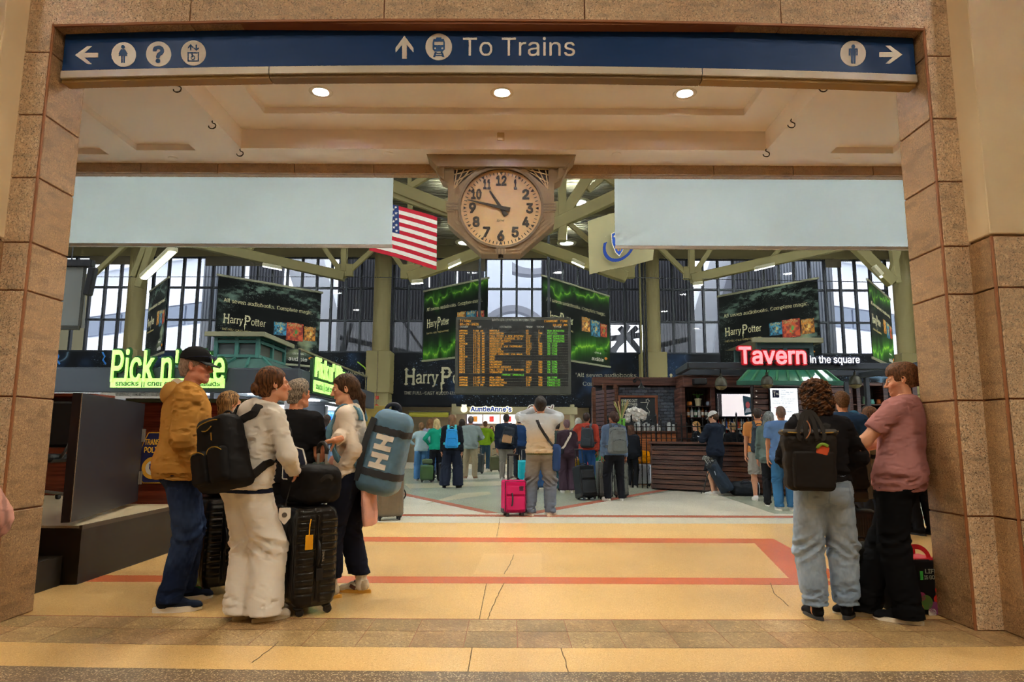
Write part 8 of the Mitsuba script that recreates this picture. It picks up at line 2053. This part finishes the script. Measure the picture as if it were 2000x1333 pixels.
kt2, _ = soft_bag('travel_bag', 'soft black bag on top of the ribbed suitcase next to the tan jacket', 'bag', (q[0] + .03, q[1] + .12, zt + .11), (.17, .13, .10), '131315', .06, -40, .009, .02)
frk = thing('folded_frame', 'dark rectangular pouch with white edge hanging from the case handle behind the pale jacket', 'pouch'); o = P(574, 905, 5.05)
g_ = L([(-.06, -.10), (.065, -.10), (.075, .0), (.05, .09), (-.02, .11), (-.06, .09)]).buffer(.01)
part(frk, 'pouch', place(extrude(g_, .03), o, (1, .2, 0), ZW), mat('1c2236', .7), False); part(frk, 'edge', place(extrude(g_.buffer(.006).difference(g_.buffer(-.002)), .034), o + [0, .002, 0], (1, .2, 0), ZW), mat('d8d6d0', .6), False)
q = G(757, 1018)
suitcase('brown-grey spinner suitcase standing behind the traveller with the blue duffel', (q[0], q[1] + .1), 20, .40, .25, .58, '5a5348', 'hard', .0, .011)
grn = thing('green_mat', 'flat green plastic piece on the floor under the ribbed suitcase', 'floor item'); q = G(370, 1152); put(grn, cbox((.22, .10, .012), .004, (q[0], q[1] + .02, .007), rot(-10)), mat('2fbf4a', .4), False)
# right group
q = G(1695, 1128)
k3, p3, W3 = suitcase('black hard suitcase with tall silver pull handle between the two travellers on the right', (q[0], q[1] + .25), 14, .40, .26, .52, '0e1116', 'ribbed', .62, .009, hcol='a8a49c')
q2 = q
kb, pb = soft_bag('backpack', 'black backpack standing on the floor against the suitcase on the right', 'backpack', (G(1693, 1195)[0], G(1693, 1195)[1] + .03, .235), (.125, .10, .235), '161614', .07, 8, .0075, .02, seed=8)
pb('top_loop', tube(smooth_path([(-.04, .0, .22), (-.02, .0, .27), (.03, .0, .27), (.05, 0, .22)], 5), .009, 6), mat('111112', .7)); pb('zip', tube(smooth_path([(-.115, -.06, -.05), (-.10, -.085, .13), (0, -.09, .2), (.10, -.085, .13), (.115, -.06, -.05)], 6), .005, 5), mat('2c2c2a', .6)); pb('front_pocket', displace(Field((-.2, -.2, -.3), (.2, .2, .3), .008).box((0, -.09, -.07), (.09, .03, .11), .025).mesh(), np.zeros(1)), mat('1a1a18', .7))
kc_, pc_ = soft_bag('jacket', 'dark jacket and bag straps draped over the tall pull handle on the right', 'jacket', (G(1695, 1128)[0] + .01, q[1] + .20, .92), (.16, .10, .17), '1b1a1a', .06, 10, .009, .035, seed=12, matk=CLOTHM)
pc_('strap', tube(smooth_path([(-.02, -.08, .16), (.06, -.12, .12), (.12, -.10, -.05), (.13, -.08, -.25)], 6), 0, flat=(.05, .008), up=(0, -1, 0)), mat('4a4640', .8)); pc_('lower_bag', cbox((.27, .16, .12), .03, (0, .0, -.22)), mat('1a1614', .7), False)
q = G(1800, 1204)
sbk = thing('shopping_bag', 'black shopping bag with red handles and printed vegetables by the foot of the arch', 'shopping bag')
X0, Y0 = q[0], q[1] + .12
f = Field((-.25, -.2, 0), (.25, .2, .5), .008); f.box((0, 0, .19), (.165, .11, .19), .025, None, 0, taper=-.04); m = f.mesh(); m = displace(m, .012 * nz(m.vertices, 9, 4))
sw_ = lambda v: np.asarray(v) @ rot(6).T + [X0, Y0, 0]
part(sbk, 'body', TM(sw_(m.vertices), m.faces), NYLON, True, color=tint(len(m.vertices), '17161a') * (1 + .4 * nz(m.vertices, 30, 3))[:, None])
part(sbk, 'red_rim', TM(sw_(cbox((.325, .215, .03), .012, (0, 0, .37)).vertices), cbox((.325, .215, .03), .012).faces), mat('b01822', .6), False)
for e in (-1, 1): mm = tube(smooth_path([(-.09, e * .09, .36), (-.06, e * .08, .44), (.06, e * .07, .45), (.10, e * .09, .36)], 6), 0, flat=(.035, .006), up=(0, e, .4)); part(sbk, 'handle', TM(sw_(mm.vertices), mm.faces), mat('c41f28', .6), True)
def sbprint(nm, g_, c):
 mm = extrude(g_, .003); part(sbk, nm, TM(sw_(np.c_[mm.vertices[:, 0], -.117 - mm.vertices[:, 2], mm.vertices[:, 1]]), mm.faces), mat(c, .6), False)
for s_, x, z, w_, h_, c in (('EASY', -.15, .265, .10, .028, 'dcd8cc'), ('PEASY', -.15, .228, .10, .028, 'dcd8cc'), ('LIFE', .04, .285, .09, .028, '8a8c80'), ('IS GOOD', .03, .245, .12, .026, '8a8c80')): sbprint('lettering', affinity.translate(fit_text(s_, w_, h_, bold=3), x, z), c)
sbprint('green_tab', sbox(.0, .24, .022, .30), '3fb04a')
random.seed(5)
for x, z, r_, c in ((-.13, .05, .045, 'b82a22'), (-.08, .10, .035, '3f7a34'), (-.03, .05, .04, 'c8402a'), (.03, .09, .05, '4a6a34'), (.09, .05, .045, '7a3a6a'), (.12, .11, .03, 'b82a22'), (.0, .13, .03, '8a2a5a'), (.13, .17, .025, 'c02a28'), (.07, .02, .03, 'd8d4c8')): sbprint('printed_vegetable', Point(x, z).buffer(r_, quad_segs=5), c)
# ================================================================ the crowd in the hall
RB = .017
def bag_on(fig, *a, **k): return backpack(fig, *a, res=.012, **k)
HND = lambda x=.14, z=1.12, y=.26: {'R': ((x, y, z), (1, -.6, -.3), (-.6, .7, .2), (-.3, .2, -1), .6), 'L': ((-x, y, z), (-1, -.6, -.3), (.6, .7, .2), (.3, .2, -1), .6)}
def walker(label, xf, yf, xt, yt, face, fem, top, tcol, bcol, hair, hcol, hcol2=None, skin='b98466', shoes='2a2a2c', sole='d8d4c8', bulk=1.0, hands=None, head=(0, -4, 0), feet=None, res=RB, tkw=None, bkw=None, hkw=None, pos=None, h=None, group=None, lean=(0, 0)):
 if pos is None: pos, h = at_px(xf, yf, xt, yt)
 g_ = Fig(label, pos, h, face, res, fem, bulk, hands, head, feet, lean, skin)
 g_.body(); g_.trousers((bkw or {}).pop('name', 'trousers') if bkw else 'trousers', bcol, **{**dict(t=.014, amp=.010, waist=(tkw or {}).get('hem', .90) + .025), **(bkw or {})}); g_.top(top, tcol, **{**dict(t=.016, amp=.012, hem=.90, boxy=.012), **(tkw or {})})
 if hair: g_.hair(hair, hcol, hcol2 or hcol, **(hkw or {}))
 g_.shoes(shoes, sole); return g_
# photographing man and his things
q, h = at_px(1056, 1008, 1052, 779)
M1 = Fig('person in pale grey and beige sweater and grey jeans photographing the board with raised arms', q, h, -2, .011, False, 1.10, {'R': ((.055, .24, 1.60), (1, -.1, -.6), (-.3, .3, 1), (-.5, 1, 0), .6), 'L': ((-.085, .24, 1.60), (-1, -.1, -.6), (.3, .3, 1), (.5, 1, 0), .6)}, (0, 6, 0), ((-.15, 0, 22), (.14, 0, -24)), skin='b98060')
M1.body(); M1.trousers('jeans', '6a6a6a', t=.022, hem=.05, flare=.060, knee=.075, amp=.018, fn=lambda v: (lambda t: rgbv('6e675e') * t + rgbv('565e6c') * (1 - t))(np.clip((v[:, 2:3] - .35) / .4, 0, 1)) * (1 + .35 * nz(v, [16, 16, 30], 3))[:, None])
M1.top('sweater', 'c2b8a8', t=.024, hem=.93, to=.98, boxy=.02, amp=.013, fn=lambda v: rgbv('b9a68a') + (rgbv('b8bec2') - rgbv('b9a68a')) * np.clip((v[:, 2:3] - 1.12) / .25, 0, 1), seed=3, collar=.03)
wb(M1, .90, .945, '4c4a30', M1.trm, 'shirt_hem')
M1.hair('short', '14110f', '2a2420', vol=.022); M1.shoes('e0dbd0', 'd6c8b0', 'laced')
for i in range(2):
 R = rot(M1.fy[i]); o = M1.ft[i] + R @ np.array([0, .045, 0])
 for e in (-1, 1): m = cbox((.004, .05, .03), .001, (0, 0, 0), rot(25, 'x')); part(M1.key, 'shoe_stripe', TM(M1.W((m.vertices + [e * .043, .01, .055]) @ R.T + o), m.faces), mat('22242a', .8), False)
pk_ = thing('mobile_phone', 'mobile phone held up before the face of the photographing traveller', 'phone'); m = cbox((.075, .01, .15), .003); put(pk_, TM(M1.W(m.vertices + (M1.wr[0] + M1.wr[1]) / 2 + [0, .07, .10]), m.faces), mat('1c1e22', .3), False)
sb_ = thing('sling_bag', 'blue sling bag at the hip of the photographing traveller, on a black strap', 'bag'); o = np.array([.235, -.02, .86])
f = Field(o - .3, o + .3, .009); f.box(o, (.065, .10, .20), .05, None, 0, taper=-.1); m = f.mesh(); m = displace(m, .015 * nz(m.vertices, 12, 3)); part(sb_, 'body', TM(M1.W(m.vertices), m.faces), NYLON, True, color=tint(len(m.vertices), '20355e'))
ribbon(M1, sb_, 'strap', [np.array(p_) for p_ in ((-.08, .02, 1.47), (-.07, -.06, 1.44), (.0, -.14, 1.30), (.10, -.15, 1.15), (.19, -.1, 1.02))], .042, .008, mat('1a1a1b', .8), .008, ends=(np.array([-.08, .02, 1.475]), o + [-.01, -.02, .17]))
qm = G(1003, 1010)
km, pm, _ = suitcase('magenta fabric suitcase with black trim and raised pull handle next to the photographing traveller', (qm[0], qm[1] + .12), 14, .36, .24, .50, 'a8144e', 'soft', .38, .009, wheels=2, hcol='1a1a1c')
pm('badge', cbox((.07, .006, .07), .002, (.09, -.142, .43)), mat('3a1226', .6), False); pm('carry_handle', tube(smooth_path([(-.06, -.14, .36), (-.06, -.165, .33), (-.06, -.165, .20), (-.06, -.14, .17)], 5), .012, 6), mat('141416', .6))
# centre crowd
M2 = walker('person in dark navy hooded jacket and grey trousers with a tan and black backpack', 988, 940, 988, 811, -6, False, 'jacket', '1a1f2a', '6a645c', 'short', '16120f', '2a221c', shoes='d8d4cc', bulk=1.12, tkw=dict(t=.03, hood='down', hem=.84, boxy=.04), bkw=dict(hem=.06))
bag_on(M2, 'black backpack with tan mesh front worn over the navy jacket', '1d2128', .32, .46, .17, 1.20, xo=.08, back=.15, roll=10, pocket='one', color2='a07a58', lump=.012)
M3 = walker('person in black top and wide black trousers with brown shoulder-length hair and bright blue backpack', 881, 954, 876, 812, 4, True, 'sweater', '15161a', '1b1f2a', 'bob', '3a2518', '6a4a32', shoes='121214', sole='18181a', bulk=1.1, bkw=dict(flare=.115, knee=.095, t=.018), feet=((-.16, 0, 10), (.16, .02, -25)), tkw=dict(t=.024))
bag_on(M3, 'bright sky-blue backpack with teal lid on the traveller in wide black trousers', '2f8fd0', .29, .46, .16, 1.19, back=.14, color2='2a86c8', strap='4fc0c8', lump=.01)
M4 = walker('person with blond hair in emerald green sweater and black trousers, hand on hip', 851, 942, 855, 820, 20, True, 'sweater', '14705a', '15161a', 'bob', '9a7c4a', 'd2b888', hands={'L': ((-.20, .06, 1.04), (-1, -.6, 0)), 'R': ((.22, .1, .95), (1, -1, 0))}, feet=((-.1, 0, 10), (.1, 0, -10)))
sl_ = thing('shoulder_bag', 'brown shoulder bag hanging between the green sweater and the blue backpack', 'bag'); o = np.array([.22, -.06, .80]); f = Field(o - .25, o + .25, .012); f.box(o, (.05, .12, .10), .03, None, 0); m = f.mesh(); part(sl_, 'body', TM(M4.W(m.vertices), m.faces), NYLON, True, color=tint(len(m.vertices), '6a4238')); part(sl_, 'strap', (lambda mm: TM(M4.W(mm.vertices), mm.faces))(tube(smooth_path([(.22, .02, .88), (.19, .03, 1.2), (.16, .0, 1.47), (.2, -.14, 1.2), (.22, -.12, .88)], 6), .012, 5)), mat('7a4a44', .7))
M5 = walker('person in pale denim shirt and blue flared jeans with brown tied hair', 821, 940, 820, 827, 14, True, 'shirt', 'a8bcc2', '3f6286', 'bun', '3e2818', '70502e', shoes='c8c4bc', bkw=dict(flare=.095, knee=.08, name='jeans'), hands={'R': ((.16, .2, 1.02), (1, -.5, 0)), 'L': ((-.2, .16, 1.1), (-1, -.5, 0))})
M6 = walker('person in lilac-grey top and blue jeans with long brown hair behind the denim shirt', 838, 936, 836, 820, -16, True, 'top', '8a8494', '2f4d70', 'long', '4a2e1c', '7a5232', bkw=dict(name='jeans'))
M7 = walker('person with short brown hair mostly hidden behind the blond traveller', 847, 930, 846, 817, 0, False, 'shirt', '9aa0a4', '3a3a40', 'short', '5a3c24', '7a583a')
M8 = walker('person in grey button shirt and khaki trousers with short grey-brown hair, seen from behind', 918, 936, 917, 815, 2, False, 'shirt', '7f8a88', '8a7d64', 'short', '2c2420', '5a4c42', shoes='6a4a3a', sole='b8b0a0', bulk=1.06, feet=((-.13, 0, 16), (.13, 0, -18)), tkw=dict(t=.022, hem=.84, boxy=.02), bkw=dict(t=.02), hands=HND(.16, 1.10))
M9 = walker('person in lime green hooded top and dark jeans near the shop counter', 947, 920, 947, 824, -4, False, 'hooded_top', '7a9a24', '2e4250', 'short', '3a2418', '6a4630', shoes='c8c2b8', tkw=dict(hood='down', t=.024), bkw=dict(name='jeans'), hands=HND(.18, 1.0, .2), res=.02)
M10 = walker('person in black clothes half hidden between the blue backpack and the grey shirt', 901, 926, 899, 820, 10, True, 'coat', '16171a', '141518', 'bob', '1c1512', '33261e', shoes='b0a898', res=.02)
M11 = walker('person in dark blue jacket and dark cap behind the navy hooded jacket', 1014, 934, 1014, 815, -8, False, 'jacket', '1a2c4a', '23262e', 'fade', '2a2320', '3a302a', res=.02, tkw=dict(t=.024)); M11.cap_('1c2b38')
M12 = walker('person in plum jacket and wide plum trousers with pink knitted hat and cream bag strap', 1108, 963, 1107, 822, 3, True, 'jacket', '2c2026', '33262e', 'crop', '3a2a2a', '5a4044', shoes='e0dcd6', bkw=dict(flare=.085, knee=.08, t=.016), tkw=dict(t=.024, hem=.84), hkw=dict(vol=.012)); M12.hat('8a6a74', z=-.0, r=.088, h=.092, name='knitted_hat')
sk = thing('sling_bag', 'dark sling bag with wide cream strap across the plum jacket', 'bag'); o = np.array([-.18, -.12, 1.0]); f = Field(o - .2, o + .2, .012); f.box(o, (.08, .05, .07), .03, None, 0); m = f.mesh(); part(sk, 'body', TM(M12.W(m.vertices), m.faces), NYLON, True, color=tint(len(m.vertices), '1b1c1e'))
ribbon(M12, sk, 'strap', [np.array(p_) for p_ in ((.09, .0, 1.47), (.08, -.07, 1.43), (.0, -.13, 1.27), (-.10, -.14, 1.10))], .05, .008, mat('c8bda8', .8), .008, ends=(np.array([.09, .0, 1.475]), o + [.03, -.02, .05]))
M13 = walker('person in rust red hooded top and blue jeans with a dark backpack on one shoulder', 1147, 956, 1147, 808, -22, False, 'hooded_top', '8a3428', '24406a', 'fade', '1a1310', '2a201a', skin='8a5a3e', shoes='2a2a2e', bulk=1.08, tkw=dict(hood='down', t=.026), bkw=dict(name='jeans'), hands={'L': ((-.18, .22, 1.1), (-1, -.5, 0)), 'R': ((.24, .05, .86), (1, -1, 0))})
bag_on(M13, 'dark grey-green backpack on the shoulder of the rust red hooded top', '252a2e', .29, .45, .16, 1.18, xo=.08, back=.15, pocket='one')
M14 = walker('person with pale grey hair in grey top behind the rust red hooded top', 1131, 944, 1130, 818, 10, True, 'top', '6a7068', '3a3c40', 'bob', 'a8a89c', 'd4d2c4', res=.02)
M15 = walker('person in blue-grey denim jacket and black trousers with a large grey backpack', 1201, 979, 1200, 806, 8, True, 'denim_jacket', '46556a', '14151a', 'bun', '1c1210', '3a2218', skin='7a4a34', shoes='d8d6d2', bulk=1.08, feet=((-.14, 0, 20), (.14, 0, -16)), bkw=dict(hem=.05, flare=.055), tkw=dict(t=.024, collar=.03), head=(24, -4, 0), res=.013)
bag_on(M15, 'large grey travel backpack on the traveller in black trousers', '565a5a', .34, .52, .20, 1.19, back=.15, pocket='one', color2='505453', strap='3a3d40', lump=.012)
M16 = walker('person in dark coat turned to the bar, right of the large grey backpack', 1235, 953, 1228, 832, -30, True, 'coat', '16181c', '17181c', 'bob', '2a1a12', '4a3022', shoes='c8c4bc', tkw=dict(t=.026, hem=.80))
M17 = walker('person in dark green jacket half hidden behind the photographing traveller', 1089, 946, 1088, 826, 0, False, 'jacket', '27302c', '20242a', 'crop', '1a1412', '2c221c', res=.02, tkw=dict(t=.024))
M18 = walker('person in pale blue top and denim shorts with a navy backpack before the lit fridge', 632, 956, 634, 812, -22, True, 'top', 'aebccb', '6f87a4', 'long', '1e1512', '32241c', skin='c48c70', shoes='d0ccc4', bkw=dict(name='shorts', hem=.66, flare=.095, knee=.095), hkw=dict(cut=-.12), hands=HND(.2, 1.0, .16), res=.013)
bag_on(M18, 'navy backpack with pale trim on the traveller before the lit fridge', '1b3150', .29, .42, .16, 1.19, back=.14, color2='20395c')
W1_ = walker('shop worker in dark shirt behind the pretzel counter', 960, 0, 0, 0, 180, True, 'shirt', '3a2c34', '2a2a2e', 'bob', '2a1c14', '43302a', pos=(P(960, 850, 32.9)[0], 32.9), h=P(960, 832, 32.9)[2], res=.022)
# bar side
R1 = walker('person in navy hooded top, black shorts and white cap looking at a phone', 1400, 968, 1407, 806, 34, False, 'hooded_top', '171c26', '14161a', 'fade', '2a1c14', '43301f', skin='c99678', shoes='d8d6d2', tkw=dict(hood='down', t=.03, hem=.82, boxy=.03), bkw=dict(name='shorts', hem=.52, t=.03, flare=.09, knee=.085), head=(22, -16, 0), hands=HND(.06, 1.16, .30), res=.013); R1.cap_('d6d4ce')
ph2 = thing('mobile_phone', 'mobile phone in the hands of the traveller in the white cap', 'phone'); m = cbox((.07, .14, .009), .003, (0, 0, 0), rot(30, 'x')); put(ph2, TM(R1.W(m.vertices + (R1.wr[0] + R1.wr[1]) / 2 + [0, .09, .05]), m.faces), mat('d0d4d8', .3), False)
R2 = walker('person in orange T-shirt and pale grey shorts with a dark backpack queueing at the bar', 1487, 979, 1488, 799, -14, False, 't_shirt', 'b87a44', '8f8c86', 'fade', '1c1512', '2e241e', skin='b98466', shoes='d8d6d2', tkw=dict(to=.40, t=.02), bkw=dict(name='shorts', hem=.50, t=.026, flare=.09, knee=.085), res=.013)
bag_on(R2, 'dark slate backpack on the traveller in grey shorts', '232a33', .30, .50, .17, 1.16, back=.14, strap='1d242c')
R3 = walker('person with very long grey hair in grey-green top and black trousers in the bar queue', 1511, 990, 1510, 806, -22, True, 'top', '4a5652', '16171a', 'long', '3a3e3e', '7c8280', shoes='18181a', tkw=dict(t=.024, hem=.80, boxy=.03), hkw=dict(cut=.12), head=(-26, 0, 0), res=.013)
R4 = walker('person in faded blue T-shirt and blue jeans with cropped hair in the bar queue', 1535, 998, 1540, 796, -12, False, 't_shirt', '4d6a94', '2f577c', 'crop', '3a2a22', '5a4438', skin='a87454', shoes='b8b8b8', bulk=1.08, tkw=dict(to=.42, t=.026, hem=.84, boxy=.03), bkw=dict(name='jeans', t=.022), hkw=dict(vol=.004), res=.012)
q = P(1650, 860, 8.6)
R5 = walker('person in navy T-shirt standing beyond the curly-haired traveller', 0, 0, 0, 0, -10, False, 't_shirt', '1e3048', '22262e', 'short', '3a2618', '5a3e28', skin='c08a6a', pos=(q[0], 8.6), h=P(1645, 768, 8.6)[2], tkw=dict(to=.42, t=.022), res=.012)
q = P(1672, 860, 10.6)
R7 = walker('person in dark blue cap and dark green top at the bar table', 0, 0, 0, 0, 60, False, 'top', '24342e', '22262e', 'fade', '2a201a', '3a2c24', skin='b98466', pos=(q[0], 10.6), h=P(1672, 806, 10.6)[2], res=.015); R7.hat('1f3a4a', z=.03)
q = P(1703, 860, 10.0)
R6 = walker('person in dark headscarf facing left near the right side of the bar', 0, 0, 0, 0, 88, True, 'coat', '1c2426', '22262e', 'crop', '14100e', '1c1614', skin='b07a5a', pos=(q[0], 10.0), h=P(1703, 797, 10.0)[2], res=.013, head=(6, 0, 0)); R6.hat('1b2b30', z=-.03, r=.09, h=.09, name='headscarf')
q = P(1722, 860, 8.9)
R8 = walker('person in beige-grey sweater with long wavy brown hair beside the pink T-shirt', 0, 0, 0, 0, 20, True, 'sweater', '77705f', '22262e', 'long', '2e1c12', '5c3a22', skin='c08c70', pos=(q[0] - .12, 8.9), h=P(1715, 797, 8.9)[2], tkw=dict(t=.034, boxy=.02), res=.013)
bag_on(R8, 'black backpack on the traveller with long wavy hair', '17181b', .28, .42, .15, 1.18, xo=.12, back=.15)
q = G(1806, 1046)
R9 = walker('person in dark coat and black trousers just behind the arch edge', 1806, 1046, 0, 0, 10, False, 'coat', '191a1e', '131418', 'short', '2a1c14', '43301f', pos=(q[0] + .02, q[1]), h=1.72, shoes='121214', sole='1a1a1c', res=.013, tkw=dict(t=.03, hem=.72))
B1 = walker('bartender with long fair hair in black jacket behind the bar counter', 0, 0, 0, 0, 60, True, 'jacket', '15171a', '1a1a1e', 'long', '6a4a26', 'b08a50', skin='d0a084', pos=(P(1361, 850, 17.4)[0], 17.4), h=P(1361, 825, 17.4)[2], res=.016, head=(30, -6, 0), hkw=dict(cut=-.06))
B2 = walker('bartender in black top behind the traveller in the white cap', 0, 0, 0, 0, 10, False, 'top', '121316', '1a1a1e', 'short', '6a5236', '9a7c52', skin='c89878', pos=(P(1431, 850, 17.2)[0], 17.2), h=P(1428, 828, 17.2)[2], res=.016)
# ---------------------------------------------------------------- their luggage
def case(label, px, py, face, w, d, h, color, style, handle=0., dy=.1, **k):
 q = G(px, py); return suitcase(label, (q[0], q[1] + dy), face, w, d, h, color, style, handle, .016, **k)
case('turquoise hard suitcase behind the magenta one', 1026, 952, 10, .40, .26, .60, '1fa8b4', 'hard', .25)
case('deep blue suitcase between the photographing traveller and the plum trousers', 1062, 958, -8, .38, .24, .40, '1c3f6a', 'hard')
case('teal grey suitcase just left of the plum trousers', 1083, 960, 10, .36, .24, .52, '2c4a52', 'hard', .2)
case('bright yellow hard suitcase between the plum trouser legs', 1107, 957, 0, .42, .26, .68, 'c99a1a', 'hard', .2, .25)
case('mustard suitcase right of the plum trousers', 1124, 956, 20, .34, .24, .66, '8f7418', 'hard', .0, .3)
case('coral pink suitcase behind the blue jeans of the rust hooded traveller', 1162, 950, 0, .40, .26, .64, 'c0505a', 'hard', .0, .5)
kd, pdd, Wd = case('black rolling duffel with white emblem leaning beside the rust hooded traveller', 1147, 978, 24, .36, .30, .62, '14181c', 'soft', .34, .1, wheels=2, hcol='2a2c2e', tilt=-12)
pdd('emblem', place(extrude(Point(0, 0).buffer(.045).difference(sbox(-.05, -.05, .0, .0)), .003), (.06, -.168, .30), (1, 0, 0), (0, 0, 1)), mat('d8d8d6', .6), False)
case('tall grey fabric suitcase left of the black trousers', 1183, 977, 6, .30, .28, .70, '4e4f4c', 'soft', .2, .2)
case('tall grey fabric suitcase right of the black trousers', 1216, 974, -6, .30, .28, .66, '55564f', 'soft', .0, .2)
q = G(1257, 951)
ks_, ps_, _ = suitcase('shiny silver hard suitcase carrying a yellow bag beside the bar counter', (q[0], q[1] + .12), 4, .42, .27, .52, 'b9bcc0', 'silver', .28, .014, hcol='b0b0ae')
ps_('zip_label', tube(smooth_path([(.15, -.14, .28), (.13, -.145, .38), (.16, -.145, .48)], 5), .006, 5), mat('3a3c40', .5))
ky2, py2 = soft_bag('yellow_bag', 'crumpled bright yellow bag on top of the silver suitcase', 'bag', (q[0], q[1] + .06, .575 + .16), (.19, .11, .155), 'd98a0a', .09, 0, .012, .05, seed=4, matk=CLOTHM, freq=(12, 12, 14))
case('olive green suitcase between the flared jeans and the black trousers', 832, 943, 10, .36, .24, .42, '2f4428', 'hard')
qo, po = soft_bag('backpack', 'small olive backpack lying on the olive green suitcase', 'backpack', (G(833, 943)[0], G(833, 943)[1] + .1, .56), (.14, .10, .07), '3f4a34', .05, 0, .014, .015)
case('dark grey suitcase between the grey shirt and the lime hooded top', 934, 926, -10, .36, .24, .62, '2c3030', 'hard', .2)
case('olive brown suitcase right of the lime hooded top', 967, 922, 10, .40, .26, .50, '4a4a32', 'hard', .25)
case('black suitcase behind the black trousers of the blond traveller', 866, 944, 0, .34, .24, .48, '1b1c20', 'hard', .0, .3)
gbk = thing('golf_bag', 'dark navy golf bag with clubs leaning on its stand before the bar counter', 'golf bag')
b0, b1 = G(1415, 969), G(1376, 965)
top = P(1388, 905, b0[1] - .1); bot = np.array([b0[0] + .05, b0[1] - .05, .10]); ax = (top - bot); AL = np.linalg.norm(ax); ax /= AL
f = Field(np.minimum(bot, top) - .3, np.maximum(bot, top) + .3, .014); f.cap(bot, top, .14, .125, 0, ends=(.02, .0)); f.cap(bot + ax * .12 + [-.04, -.14, 0], bot + ax * .38 + [-.04, -.14, 0], .075, .065, .03); f.cap(bot + ax * .45 + [0, -.12, 0], bot + ax * .62 + [0, -.12, 0], .05, .045, .03); f.cap(bot + ax * .1 + [.1, -.06, 0], bot + ax * .4 + [.1, -.06, 0], .07, .06, .03)
m = f.mesh(); m = displace(m, .012 * nz(m.vertices, 14, 3)); part(gbk, 'body', TM(np.c_[m.vertices[:, :2], np.maximum(m.vertices[:, 2], .005)], m.faces), NYLON, True, color=tint(len(m.vertices), '1a222c') * (1 + .5 * nz(m.vertices, 20, 2))[:, None])
part(gbk, 'top_cuff', cyl(top - ax * .06, top + ax * .01, .135, .135, n=18), mat('10141a', .6))
part(gbk, 'stand_leg', cyl(top - ax * .1 + [-.08, -.08, 0], (b1[0] - .10, b1[1] - .1, .01), .009, n=6), mat('2a2c2e', .4, .5)); part(gbk, 'stand_leg', cyl(top - ax * .1 + [-.08, .08, 0], (b1[0] + .05, b1[1] + .22, .01), .009, n=6), mat('2a2c2e', .4, .5))
part(gbk, 'stripe', tube(smooth_path([bot + ax * .1 + [-.11, -.15, 0], bot + ax * .3 + [-.10, -.16, 0], bot + ax * .5 + [-.06, -.14, 0]], 5), .010, 5), mat('9aa4ac', .6))
random.seed(11)
for k in range(7):
 a = k * .9; o = top + [.06 * math.cos(a), .06 * math.sin(a), 0]; e_ = o + ax * (.10 + .02 * (k % 3)) + [.03 * math.cos(a), 0, .0]
 gc = thing('golf_club', f'{("iron", "putter", "wood", "iron", "wedge", "hybrid", "iron")[k]} golf club standing in the navy bag, {("first", "second", "third", "fourth", "fifth", "sixth", "seventh")[k]} counted around the rim', 'golf club', 'clubs in the golf bag')
 part(gc, 'shaft', cyl(o - ax * .5, e_, .006, n=6), mat('b0b0ae', .3, .8)); part(gc, 'head', cbox((.07, .02, .045), .008, e_ + [-.02, 0, .0], rot(30 + 20 * k, 'y')), mat('8a8a84' if k % 3 else '3a3a34', .3, .7), False)
q = G(1450, 968)
kdf, pdf = soft_bag('duffel_bag', 'black duffel bag with pale piping lying before the bar counter', 'duffel bag', (q[0], q[1] - .16, .155), (.31, .16, .15), '15181c', .12, -4, .014, .03, seed=6)
for x in (.13, .27): pdf('piping', tube(np.array([(x, .155 * math.cos(a), .155 * math.sin(a)) for a in np.linspace(-.9, 4.0, 26)]), .008, 5), mat('a8b0b4', .5))
pdf('handle', tube(smooth_path([(-.12, -.13, .09), (-.08, -.15, .17), (.06, -.15, .17), (.10, -.13, .09)], 5), .012, 6), mat('1c1f24', .7))
case('black suitcase standing behind the pink T-shirt near the arch edge', 1788, 1046, 20, .34, .24, .56, '131417', 'hard', .0, .2)
